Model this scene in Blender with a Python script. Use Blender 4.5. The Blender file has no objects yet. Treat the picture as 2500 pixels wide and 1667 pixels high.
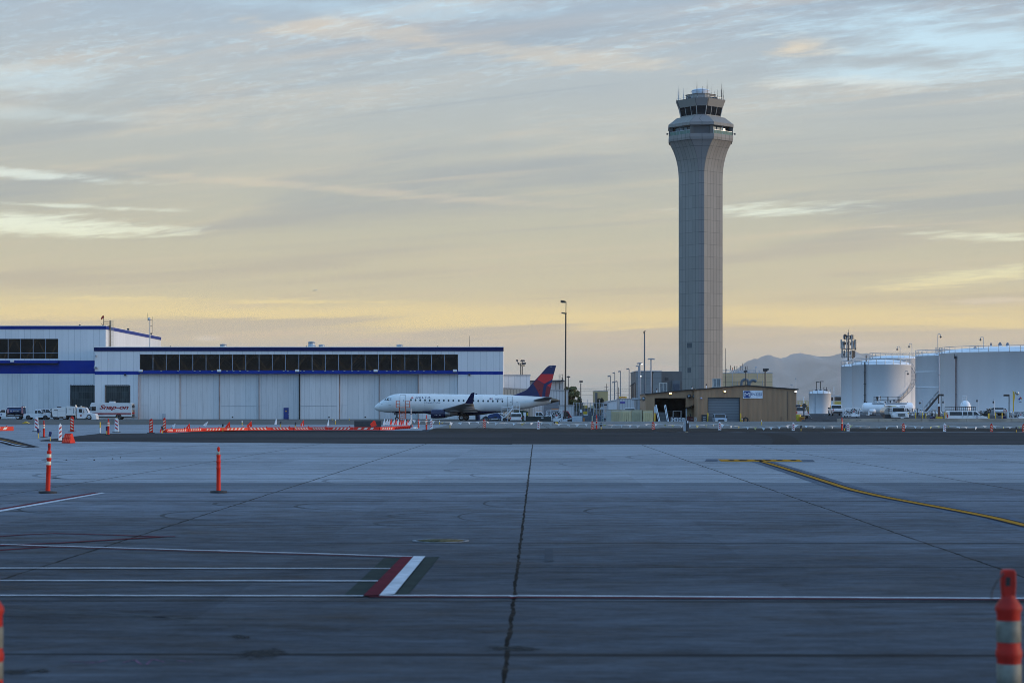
import bpy, math, random
from math import cos, sin
PI = math.pi
TAU = 2 * math.pi
from mathutils import Vector, Matrix
R = math.radians
random.seed(7)
scene = bpy.context.scene
C = scene.collection
# ---------------------------------------------------------------- camera
LENS = 70.0
F = LENS / 36.0 * 2500.0      # focal length in photo pixels
H = 2.05                      # eye height over the apron
HY = 997.0                    # row of the horizon
CX = 1250.0
cam_d = bpy.data.cameras.new("camera")
cam = bpy.data.objects.new("camera", cam_d)
C.objects.link(cam)
cam.location = (0, 0, H)
cam.rotation_euler = (R(90), 0, 0)
cam_d.lens = LENS
cam_d.sensor_width = 36.0
cam_d.sensor_fit = 'HORIZONTAL'
cam_d.shift_y = (HY - 833.5) / 2500.0
cam_d.clip_start = 0.3
cam_d.clip_end = 60000
cam_d.dof.use_dof = True
cam_d.dof.focus_distance = 170
cam_d.dof.aperture_fstop = 3.4
scene.camera = cam
# ---------------------------------------------------------------- light
SUN_EL, SUN_AZ = 5.0, 93.0          # azimuth clockwise from the view direction
sun_d = bpy.data.lights.new("sun", 'SUN')
sun_d.energy = 2.0
sun_d.angle = R(14)
sun_d.color = (1.0, 0.80, 0.60)
sun = bpy.data.objects.new("sun", sun_d)
C.objects.link(sun)
sd = Vector((sin(R(SUN_AZ)) * cos(R(SUN_EL)), cos(R(SUN_AZ)) * cos(R(SUN_EL)), sin(R(SUN_EL))))
sun.rotation_euler = (-sd).to_track_quat('-Z', 'Y').to_euler()
scene.view_settings.view_transform = 'Standard'
scene.view_settings.look = 'None'
scene.view_settings.exposure = 0.35
scene.view_settings.gamma = 1.0
scene.view_settings.use_curve_mapping = False
scene.render.engine = 'CYCLES'
scene.cycles.use_denoising = True
scene.cycles.filter_width = 0.9
scene.cycles.max_bounces = 6
scene.cycles.volume_bounces = 0
scene.cycles.transparent_max_bounces = 12
def lin(r, g, b):
 f = lambda c: (c / 255 / 12.92) if c / 255 <= 0.04045 else ((c / 255 + 0.055) / 1.055) ** 2.4
 return (f(r), f(g), f(b), 1.0)
class NT:
 """Small helper for wiring shader nodes."""
 def __init__(s, tree):
  s.t = tree
  s.n = tree.nodes
  s.l = tree.links
 def node(s, typ, **kw):
  n = s.n.new(typ)
  for k, v in kw.items():
   setattr(n, k, v)
  return n
 def put(s, sock, v):
  if isinstance(v, bpy.types.NodeSocket):
   s.l.new(v, sock)
  else:
   if sock.type == 'VECTOR' and isinstance(v, tuple):
    v = v[:3]
   sock.default_value = v
 def m(s, op, a, b=0.0, c=0.0, clamp=False):
  n = s.node('ShaderNodeMath', operation=op, use_clamp=clamp)
  for i, v in enumerate((a, b, c)):
   s.put(n.inputs[i], v)
  return n.outputs[0]
 def vec(s, x, y, z=0.0):
  n = s.node('ShaderNodeCombineXYZ')
  for i, v in enumerate((x, y, z)):
   s.put(n.inputs[i], v)
  return n.outputs[0]
 def noise(s, v, scale, detail=4.0, rough=0.55, dist=0.0, dim='3D'):
  n = s.node('ShaderNodeTexNoise', noise_dimensions=dim)
  s.put(n.inputs['Vector'], v)
  n.inputs['Scale'].default_value = scale
  n.inputs['Detail'].default_value = detail
  n.inputs['Roughness'].default_value = rough
  n.inputs['Distortion'].default_value = dist
  return n.outputs['Fac']
 def ramp(s, f, stops, interp='LINEAR'):
  n = s.node('ShaderNodeValToRGB')
  n.color_ramp.interpolation = interp
  e = n.color_ramp.elements
  while len(e) > 1:
   e.remove(e[-1])
  e[0].position, e[0].color = stops[0]
  for p, c in stops[1:]:
   x = e.new(p)
   x.color = c
  s.put(n.inputs[0], f)
  return n.outputs[0]
 def sm(s, v, a, b):
  n = s.node('ShaderNodeMapRange', interpolation_type='SMOOTHSTEP', clamp=True)
  s.put(n.inputs[0], v)
  n.inputs[1].default_value = a
  n.inputs[2].default_value = b
  return n.outputs[0]
 def mix(s, f, a, b, mode='MIX'):
  n = s.node('ShaderNodeMix', data_type='RGBA', blend_type=mode, clamp_factor=True)
  s.put(n.inputs[0], f)
  s.put(n.inputs[6], a)
  s.put(n.inputs[7], b)
  return n.outputs[2]
 def scale(s, col, k):
  n = s.node('ShaderNodeVectorMath', operation='SCALE')
  s.put(n.inputs[0], col)
  s.put(n.inputs[3], k)
  return n.outputs[0]
# ---------------------------------------------------------------- sky
world = bpy.data.worlds.new("World")
scene.world = world
world.use_nodes = True
world.node_tree.nodes.clear()
w = NT(world.node_tree)
tc = w.node('ShaderNodeTexCoord').outputs['Generated']
sp = w.node('ShaderNodeSeparateXYZ')
w.l.new(tc, sp.inputs[0])
dx, dy, dz = sp.outputs
el = w.m('DIVIDE', w.m('MAXIMUM', dz, 0.0), w.m('MAXIMUM', w.m('SQRT', w.m('ADD', w.m('MULTIPLY', dx, dx), w.m('MULTIPLY', dy, dy))), 0.02))
az = w.m('ARCTAN2', dx, dy)
# coordinates on a far cloud layer: perspective squeezes it into bands towards the horizon
inv = w.m('DIVIDE', 1.0, w.m('ADD', w.m('MAXIMUM', dz, 0.0), 0.055))
cu, cv = w.m('MULTIPLY', dx, inv), w.m('MULTIPLY', dy, inv)
tilt = w.m('ADD', cv, w.m('MULTIPLY', cu, 0.55))
n_big = w.noise(w.vec(w.m('MULTIPLY', cu, 0.55), w.m('MULTIPLY', tilt, 1.0), 3.1), 0.9, 7, 0.58, 0.6)
n_mid = w.noise(w.vec(w.m('MULTIPLY', cu, 0.8), w.m('MULTIPLY', tilt, 1.6), 9.7), 1.6, 8, 0.62, 0.4)
n_fine = w.noise(w.vec(w.m('MULTIPLY', cu, 2.2), w.m('MULTIPLY', tilt, 3.0), 1.7), 4.0, 6, 0.65, 0.3)
e01 = w.m('DIVIDE', el, 0.22)
E = lambda y: (HY - y) / F / 0.22
base = w.ramp(e01, [(0.0, lin(150, 158, 160)), (E(930), lin(176, 172, 156)), (E(880), lin(196, 182, 150)), (E(830), lin(214, 190, 144)),
     (E(770), lin(224, 200, 138)), (E(700), lin(203, 190, 150)), (E(560), lin(186, 182, 158)), (E(380), lin(175, 178, 170)),
     (E(180), lin(170, 180, 184)), (E(0), lin(158, 175, 190))])
gap = w.ramp(e01, [(0.0, lin(180, 178, 165)), (E(870), lin(226, 198, 150)), (E(800), lin(246, 214, 122)), (E(740), lin(240, 214, 138)),
 (E(660), lin(232, 226, 178)), (E(560), lin(232, 237, 212)), (E(430), lin(222, 233, 224)), (E(220), lin(196, 224, 236)),
 (E(0), lin(182, 216, 234))])
warm = w.ramp(e01, [(0.0, lin(196, 180, 165)), (E(860), lin(226, 188, 152)), (E(700), lin(208, 190, 154)), (E(500), lin(204, 192, 166)),
     (E(250), lin(206, 196, 178)), (E(0), lin(204, 190, 176))])
dark = w.ramp(e01, [(0.0, lin(140, 150, 158)), (E(850), lin(202, 180, 142)), (E(740), lin(196, 178, 140)), (E(500), lin(160, 164, 160)),
     (E(200), lin(152, 164, 174)), (E(0), lin(142, 160, 178))])
c1 = w.mix(w.m('MULTIPLY', w.sm(n_mid, 0.45, 0.78), 0.6), base, warm)
c1 = w.mix(w.m('MULTIPLY', w.sm(n_big, 0.55, 0.36), 0.8), c1, dark)
n_lay = w.noise(w.vec(w.m('MULTIPLY', cu, 0.30), w.m('MULTIPLY', tilt, 2.6), 12.3), 1.5, 6, 0.6, 0.5)
c1 = w.mix(w.m('MULTIPLY', w.sm(n_lay, 0.46, 0.30), 0.55), c1, dark)
c1 = w.mix(w.m('MULTIPLY', w.sm(n_lay, 0.54, 0.74), 0.4), c1, warm)
c1 = w.scale(c1, 0.95)
# fine ripples, strongest high up
n_rip = w.noise(w.vec(w.m('MULTIPLY', cu, 3.0), w.m('MULTIPLY', tilt, 3.6), 5.5), 7.0, 7, 0.7, 0.5)
rip = w.m('MULTIPLY', w.m('MULTIPLY', w.sm(n_rip, 0.46, 0.72), w.sm(n_mid, 0.36, 0.6)), w.sm(el, 0.115, 0.19))
c1 = w.mix(w.m('MULTIPLY', rip, 0.5), c1, gap)
def blob(px, py, rx, ry, k, skew=0.0, nz=0.9, src=None):
 """one opening in the cloud deck round a fixed direction; edges broken by the cloud noise"""
 a0, e0 = math.atan((px - CX) / F), (HY - py) / F
 ax = w.m('SUBTRACT', az, a0)
 ey = w.m('SUBTRACT', w.m('SUBTRACT', el, e0), w.m('MULTIPLY', ax, skew))
 d = w.m('SQRT', w.m('ADD', w.m('POWER', w.m('ABSOLUTE', w.m('DIVIDE', ax, rx / F)), 2.0), w.m('POWER', w.m('ABSOLUTE', w.m('DIVIDE', ey, ry / F)), 2.0)))
 v = w.m('MULTIPLY_ADD', 1.0, w.m('ADD', w.m('SUBTRACT', 1.0, d), w.m('MULTIPLY', w.m('SUBTRACT', src or n_mid, 0.5), nz * 3)), w.m('MULTIPLY', w.m('SUBTRACT', n_fine, 0.5), nz * 2.2))
 return w.m('MULTIPLY', w.sm(v, -0.1, 1.0), k)
mask = None
for b in [(60, 560, 420, 36, 0.8, -0.06), (20, 440, 300, 14, 0.65, -0.05), (150, 515, 330, 7, 0.6, -0.02), (90, 218, 300, 36, 0.32, 0.0),
 (2360, 130, 500, 88, 0.75, -0.10), (2080, 185, 420, 40, 0.6, -0.05), (1930, 518, 260, 22, 0.8, 0.0), (2480, 595, 240, 15, 0.75, -0.06),
 (2330, 690, 280, 22, 0.8, 0.10), (300, 735, 520, 10, 0.7, 0.0), (760, 738, 420, 7, 0.7, 0.0), (60, 300, 260, 20, 0.25, 0.0),
 (850, 20, 800, 30, 0.32, -0.03)]:
 o = blob(*b)
 mask = o if mask is None else w.m('MAXIMUM', mask, o)
# long bright band low over the horizon
warp = w.m('MULTIPLY', w.m('SUBTRACT', n_big, 0.5), 0.028)
e2 = w.m('ADD', w.m('ADD', el, warp), w.m('MULTIPLY', az, 0.012))
band = w.m('MULTIPLY', w.sm(e2, 0.0385, 0.0430), w.sm(e2, 0.0560, 0.0460))
mask = w.m('MAXIMUM', mask, w.m('MULTIPLY', band, 0.68))
c1 = w.mix(mask, c1, gap)
for b in [(1950, 125, 130, 34, 0.6, 0.0, 1.0), (505, 828, 40, 9, 0.9, 0.0, 0.5), (2080, 840, 160, 12, 0.45, -0.05), (1200, 120, 1000, 30, 0.28, -0.11, 1.3),
 (900, 470, 900, 14, 0.28, -0.07), (2420, 740, 120, 8, 0.5, 0.0), (2250, 860, 230, 10, 0.45, 0.05)]:
 c1 = w.mix(blob(*b), c1, lin(222, 203, 172))
# the rest of the dome: clear dusk sky with broken cloud (overhead and behind the camera)
nish = w.node('ShaderNodeTexSky', sky_type='NISHITA', sun_disc=False)
nish.sun_elevation = R(SUN_EL)
nish.sun_rotation = R(SUN_AZ)
nish.air_density = 1.0
nish.dust_density = 0.6
nish.ozone_density = 2.0
hi_cloud = w.mix(w.sm(n_big, 0.42, 0.62), lin(128, 180, 236), lin(158, 190, 224))
upper = w.mix(0.6, w.scale(nish.outputs[0], 0.1), hi_cloud)
UP_K = 1.5
upper = w.scale(upper, UP_K)
away = w.m('MAXIMUM', w.sm(el, 0.24, 0.55), w.sm(dy, 0.55, -0.25))
# warm glow towards the hidden sun, low on the right
c1 = w.mix(away, c1, upper)
glow = w.m('MULTIPLY', w.sm(w.m('ADD', w.m('MULTIPLY', dx, sd.x), w.m('MULTIPLY', dy, sd.y)), 0.55, 1.0), w.sm(el, 0.5, 0.0))
c1 = w.mix(w.m('MULTIPLY', glow, 0.8), c1, (1.0, 0.72, 0.42, 1))
bg = w.node('ShaderNodeBackground')
bg.inputs['Strength'].default_value = 0.1
w.l.new(w.scale(c1, 10.0), bg.inputs['Color'])
wo = w.node('ShaderNodeOutputWorld')
w.l.new(bg.outputs[0], wo.inputs['Surface'])
# ---------------------------------------------------------------- geometry helpers
def X(px, D):
 return (px - CX) * D / F
def Z(py, D):
 return H - (py - HY) * D / F
def G(px, py):
 D = F * H / (py - HY)
 return (X(px, D), D)
def DG(py):
 return F * H / (py - HY)
class MB:
 """collects shapes and links them as ONE mesh object"""
 def __init__(s):
  s.v, s.f, s.mi, s.sm, s.uv = [], [], [], [], []
  s.has_uv = False
 def add(s, vs, fs, mi=0, smooth=False, uvs=None):
  o = len(s.v)
  s.v += [tuple(p) for p in vs]
  for k, f in enumerate(fs):
   s.f.append([i + o for i in f])
   s.mi.append(mi)
   s.sm.append(smooth)
   u = uvs[k] if uvs else None
   s.uv.append(u)
   if u:
    s.has_uv = True
  return s
 def box(s, x0, x1, y0, y1, z0, z1, mi=0):
  vs = [(x0, y0, z0), (x1, y0, z0), (x1, y1, z0), (x0, y1, z0), (x0, y0, z1), (x1, y0, z1), (x1, y1, z1), (x0, y1, z1)]
  return s.add(vs, [(3, 2, 1, 0), (4, 5, 6, 7), (0, 1, 5, 4), (1, 2, 6, 5), (2, 3, 7, 6), (3, 0, 4, 7)], mi)
 def bar(s, p0, p1, wd, hd=None, mi=0, up=(0, 0, 1)):
  hd = wd if hd is None else hd
  p0, p1 = Vector(p0), Vector(p1)
  d = (p1 - p0).normalized()
  u = Vector(up)
  if abs(d.dot(u)) > 0.98:
   u = Vector((0, 1, 0))
  a = d.cross(u).normalized() * wd / 2
  b = a.cross(d).normalized() * hd / 2
  vs = [p + i * a + j * b for p in (p0, p1) for i, j in ((-1, -1), (1, -1), (1, 1), (-1, 1))]
  return s.add(vs, [(3, 2, 1, 0), (4, 5, 6, 7), (0, 1, 5, 4), (1, 2, 6, 5), (2, 3, 7, 6), (3, 0, 4, 7)], mi)
 def cyl(s, p0, p1, r0, r1=None, n=12, mi=0, caps=True, smooth=True):
  r1 = r0 if r1 is None else r1
  p0, p1 = Vector(p0), Vector(p1)
  d = (p1 - p0).normalized()
  a = d.orthogonal().normalized()
  b = d.cross(a)
  vs = []
  for p, r in ((p0, r0), (p1, r1)):
   for k in range(n):
    t = TAU * k / n
    vs.append(p + (a * cos(t) + b * sin(t)) * r)
  s.add(vs, [(k, (k + 1) % n, n + (k + 1) % n, n + k) for k in range(n)], mi, smooth)
  if caps:
   s.add(vs[:n], [tuple(reversed(range(n)))], mi)
   s.add(vs[n:], [tuple(range(n))], mi)
  return s
 def tube(s, path, r, n=6, mi=0):
  for a, b in zip(path[:-1], path[1:]):
   s.cyl(a, b, r, r, n, mi)
  return s
 def lathe(s, prof, n=24, mi=0, smooth=True, c=(0, 0), a0=0.0, a1=TAU, axis='z'):
  full = abs(a1 - a0 - TAU) < 1e-4
  m = n if full else n + 1
  vs = []
  for r, z in prof:
   for k in range(m):
    t = a0 + (a1 - a0) * k / n
    p = (c[0] + r * cos(t), c[1] + r * sin(t), z)
    if axis == 'y':
     p = (c[0] + r * cos(t), z, c[1] + r * sin(t))
    elif axis == 'x':
     p = (z, c[0] + r * cos(t), c[1] + r * sin(t))
    vs.append(p)
  fs = []
  for i in range(len(prof) - 1):
   for k in range(n):
    k2 = (k + 1) % m
    f = (i * m + k, i * m + k2, (i + 1) * m + k2, (i + 1) * m + k)
    fs.append(f if axis != 'y' else f[::-1])
  return s.add(vs, fs, mi, smooth)
 def prism(s, poly, a, b, axis='y', mi=0):
  n = len(poly)
  mk = {'y': lambda p, t: (p[0], t, p[1]), 'x': lambda p, t: (t, p[0], p[1]), 'z': lambda p, t: (p[0], p[1], t)}[axis]
  vs = [mk(p, a) for p in poly] + [mk(p, b) for p in poly]
  fs = [tuple(range(n)), tuple(reversed(range(n, 2 * n)))] + [(k, n + k, n + (k + 1) % n, (k + 1) % n) for k in range(n)]
  return s.add(vs, fs, mi)
 def poly(s, pts, mi=0):
  return s.add(pts, [tuple(range(len(pts)))], mi)
 def build(s, name, mat, parent=None, loc=None, rz=0.0, bevel=0.0):
  me = bpy.data.meshes.new(name)
  me.from_pydata(s.v, [], s.f)
  mats = mat if isinstance(mat, (list, tuple)) else [mat]
  for mm in mats:
   me.materials.append(mm)
  me.polygons.foreach_set('material_index', s.mi)
  me.polygons.foreach_set('use_smooth', s.sm)
  if s.has_uv:
   ul = me.uv_layers.new(name='UVMap')
   for p, u in zip(me.polygons, s.uv):
    if u:
     for li, q in zip(p.loop_indices, u):
      ul.data[li].uv = q
  me.update()
  o = bpy.data.objects.new(name, me)
  C.objects.link(o)
  if parent:
   o.parent = parent
  if loc:
   o.location = loc
  if rz:
   o.rotation_euler = (0, 0, rz)
  if bevel:
   bv = o.modifiers.new('bevel', 'BEVEL')
   bv.width = bevel
   bv.segments = 2
   bv.limit_method = 'ANGLE'
   bv.angle_limit = R(35)
  return o
def tag(o, label=None, cat=None, group=None, kind=None):
 if label:
  o['label'] = label
 if cat:
  o['category'] = cat
 if group:
  o['group'] = group
 if kind:
  o['kind'] = kind
 return o
def thing(name, label, cat, loc=(0, 0, 0), rz=0.0, group=None):
 o = bpy.data.objects.new(name, None)
 o.empty_display_size = 0.3
 C.objects.link(o)
 o.location = loc
 o.rotation_euler = (0, 0, rz)
 return tag(o, label, cat, group)
def dup(root, loc, rz=None, label=None, group=None, scale=None):
 def cp(o, par):
  c = o.copy()
  C.objects.link(c)
  if par:
   c.parent = par
  for ch in list(o.children):
   cp(ch, c)
  return c
 r = cp(root, None)
 r.location = loc
 if rz is not None:
  r.rotation_euler = (0, 0, rz)
 if scale:
  r.scale = scale
 return tag(r, label, None, group)
def struct(name, mb, mat, **k):
 o = mb.build(name, mat, **k)
 o['kind'] = 'structure'
 return o
def text(name, s, mat, parent, x0, x1, z0, z1, y, shear=0.0, bold=0.0, ext=0.004, fit=None, mirror=False, space=1.0):
 """letters as a mesh, fitted into x0..x1, z0..z1 on the plane y (read from -y)"""
 cu_ = bpy.data.curves.new(name, 'FONT')
 cu_.body = s
 cu_.shear = shear
 cu_.offset = bold
 cu_.extrude = 0.02
 cu_.space_character = space
 cu_.resolution_u = 3
 to = bpy.data.objects.new(name, cu_)
 C.objects.link(to)
 bpy.context.view_layer.update()
 me = bpy.data.meshes.new_from_object(to.evaluated_get(bpy.context.evaluated_depsgraph_get()))
 bpy.data.objects.remove(to)
 bpy.data.curves.remove(cu_)
 xs = [v.co.x for v in me.vertices]
 ys = [v.co.y for v in me.vertices]
 ax, bx_, ay, by_ = min(xs), max(xs), min(ys), max(ys)
 for v in me.vertices:
  u = (v.co.x - ax) / (bx_ - ax)
  t = (v.co.y - ay) / max(by_ - ay, 1e-6)
  if mirror:
   u = 1 - u
  xx, zz = x0 + u * (x1 - x0), z0 + t * (z1 - z0)
  yy = y - (ext if v.co.z > 0 else 0)
  if fit:
   yy = fit(xx, zz) - (ext if v.co.z > 0 else -0.002)
  v.co = (xx, yy, zz)
 me.materials.clear()
 me.materials.append(mat)
 o = bpy.data.objects.new(name, me)
 C.objects.link(o)
 if parent:
  o.parent = parent
 return o
# ---------------------------------------------------------------- materials
MATS = {}
MARK = {}
def M(name, rgb, rough=0.55, metal=0.0, var=0.12, scale=1.2, stretch=(1, 1, 1), bump=0.0, spec=0.5, emis=0.0, dirt=0.0):
 m = bpy.data.materials.new(name)
 m.use_nodes = True
 t = NT(m.node_tree)
 b = t.n['Principled BSDF']
 co = t.node('ShaderNodeTexCoord').outputs['Object']
 mp = t.node('ShaderNodeMapping')
 t.l.new(co, mp.inputs[0])
 mp.inputs['Scale'].default_value = stretch
 v = mp.outputs[0]
 n = t.noise(v, scale, 6, 0.6)
 lo = tuple(c * (1 - var) for c in rgb) + (1,)
 hi = tuple(min(1, c * (1 + var)) for c in rgb) + (1,)
 col = t.mix(t.sm(n, 0.3, 0.7), lo, hi)
 if dirt:
  n2 = t.noise(v, scale * 0.37, 8, 0.7)
  col = t.mix(t.m('MULTIPLY', t.sm(n2, 0.52, 0.75), dirt), col, tuple(c * 0.35 for c in rgb) + (1,))
 t.l.new(col, b.inputs['Base Color'])
 t.put(b.inputs['Roughness'], t.m('ADD', rough - 0.08, t.m('MULTIPLY', n, 0.16), clamp=True))
 b.inputs['Metallic'].default_value = metal
 b.inputs['Specular IOR Level'].default_value = spec
 if bump:
  bn = t.node('ShaderNodeBump')
  bn.inputs['Strength'].default_value = bump
  bn.inputs['Distance'].default_value = 0.02
  t.l.new(n, bn.inputs['Height'])
  t.l.new(bn.outputs[0], b.inputs['Normal'])
 if emis:
  b.inputs['Emission Color'].default_value = tuple(rgb) + (1,)
  b.inputs['Emission Strength'].default_value = emis
 MATS[name] = m
 return m
def PANEL(name, rgb, line, pu, pv, wu, wv, src='Object', rough=0.5, var=0.08, streak=0.0, axis='x', seam=0.8, warp=0.0):
 """sheet or panel wall: thin joints every pu / pv metres, slight tone change from panel to panel, rain streaks"""
 m = bpy.data.materials.new(name)
 m.use_nodes = True
 t = NT(m.node_tree)
 b = t.n['Principled BSDF']
 co = t.node('ShaderNodeTexCoord').outputs[src]
 s = t.node('ShaderNodeSeparateXYZ')
 t.l.new(co, s.inputs[0])
 if src == 'UV':
  u, v = s.outputs[0], s.outputs[1]
 else:
  u = s.outputs[0] if axis == 'x' else s.outputs[1]
  v = s.outputs[2]
 if axis == 'xy':
  u = t.m('ADD', s.outputs[0], s.outputs[1])
 col = (rgb[0], rgb[1], rgb[2], 1)
 uu = t.m('DIVIDE', u, pu)
 vv = t.m('DIVIDE', v, pv) if pv else None
 wn = t.node('ShaderNodeTexWhiteNoise', noise_dimensions='2D')
 t.l.new(t.vec(t.m('FLOOR', uu), t.m('FLOOR', vv) if vv else 0.0), wn.inputs['Vector'])
 n = t.noise(t.vec(u, v), 0.35, 7, 0.65)
 k = t.m('ADD', 1 - var * 1.1, t.m('ADD', t.m('MULTIPLY', wn.outputs[0], var), t.m('MULTIPLY', n, var * 1.2)))
 c = t.scale(col, k)
 if streak:
  ns = t.noise(t.vec(t.m('MULTIPLY', u, 3.0), t.m('MULTIPLY', v, 0.16)), 1.0, 5, 0.7)
  c = t.mix(t.m('MULTIPLY', t.sm(ns, 0.5, 0.78), streak), c, tuple(x * 0.45 for x in rgb) + (1,))
 ln = t.m('LESS_THAN', t.m('FRACT', uu), wu / pu)
 if vv:
  ln = t.m('MAXIMUM', ln, t.m('LESS_THAN', t.m('FRACT', vv), wv / pv))
 c = t.mix(t.m('MULTIPLY', ln, seam), c, tuple(line) + (1,))
 t.l.new(c, b.inputs['Base Color'])
 b.inputs['Roughness'].default_value = rough
 MATS[name] = m
 return m
def GLASS(name, rgb, rough=0.06, see=0.0, tint=(0.5, 0.5, 0.5)):
 m = bpy.data.materials.new(name)
 m.use_nodes = True
 t = NT(m.node_tree)
 b = t.n['Principled BSDF']
 co = t.node('ShaderNodeTexCoord').outputs['Object']
 n = t.noise(co, 0.8, 3)
 c = t.mix(n, tuple(x * 0.7 for x in rgb) + (1,), tuple(x * 1.3 for x in rgb) + (1,))
 t.l.new(c, b.inputs['Base Color'])
 b.inputs['Roughness'].default_value = rough
 if see:
  tr = t.node('ShaderNodeBsdfTransparent')
  tr.inputs[0].default_value = tuple(tint) + (1,)
  mx = t.node('ShaderNodeMixShader')
  mx.inputs[0].default_value = see
  t.l.new(b.outputs[0], mx.inputs[1])
  t.l.new(tr.outputs[0], mx.inputs[2])
  t.l.new(mx.outputs[0], t.n['Material Output'].inputs['Surface'])
 MATS[name] = m
 return m
WHITE = M('white_paint', (0.72, 0.73, 0.74), 0.4, var=0.06)
CREAM = M('cream_plastic', (0.62, 0.56, 0.36), 0.5, var=0.1, dirt=0.2)
STEEL = M('galvanised_steel', (0.42, 0.44, 0.46), 0.45, 0.6, var=0.15)
PIPE = M('grey_pipe_paint', (0.40, 0.43, 0.47), 0.5)
DARK = M('dark_metal', (0.035, 0.035, 0.04), 0.5, var=0.25)
BROWNPOLE = M('bronze_pole_paint', (0.035, 0.028, 0.024), 0.5, var=0.2)
BLACK = M('black_rubber', (0.018, 0.018, 0.02), 0.75, var=0.3)
ORANGE = M('safety_orange_plastic', (0.60, 0.020, 0.006), 0.55, var=0.12, dirt=0.25, spec=0.3)
ORANGE2 = M('orange_fabric', (0.95, 0.04, 0.012), 0.7, var=0.1)
STAIR_ORANGE = M('orange_stand_paint', (0.62, 0.10, 0.03), 0.5)
RED = M('sign_red', (0.42, 0.018, 0.022), 0.45, var=0.1)
BANDW = M('reflective_white_band', (0.66, 0.63, 0.5), 0.4, var=0.12, dirt=0.25)
FLAGW = M('white_fabric', (0.72, 0.74, 0.76), 0.75, var=0.08)
YELLOW = M('yellow_paint', (0.62, 0.40, 0.02), 0.5, var=0.12, dirt=0.25)
BLUE = M('royal_blue_paint', (0.012, 0.03, 0.30), 0.45, var=0.08)
NAVY = M('navy_blue_paint', (0.008, 0.014, 0.085), 0.35, var=0.1)
BINBLUE = M('blue_cart_paint', (0.012, 0.05, 0.17), 0.5, var=0.15)
GREEN = M('dark_green_paint', (0.008, 0.055, 0.022), 0.5, var=0.2, dirt=0.3)
TAIL = M('red_lens', (0.45, 0.01, 0.01), 0.2)
LAMPGLASS = M('clear_lens', (0.75, 0.75, 0.72), 0.12)
CHROME = M('bright_metal', (0.6, 0.6, 0.6), 0.25, 0.9)
CARGLASS = GLASS('vehicle_glass', (0.010, 0.013, 0.016))
TOWERGLASS = GLASS('cab_glass', (0.006, 0.008, 0.012), 0.05)
LIT = M('lit_lamp_warm', (1.0, 0.72, 0.25), 0.3, emis=4.0)
LITW = M('lit_lamp_white', (1.0, 0.95, 0.85), 0.3, emis=1.6)
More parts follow.
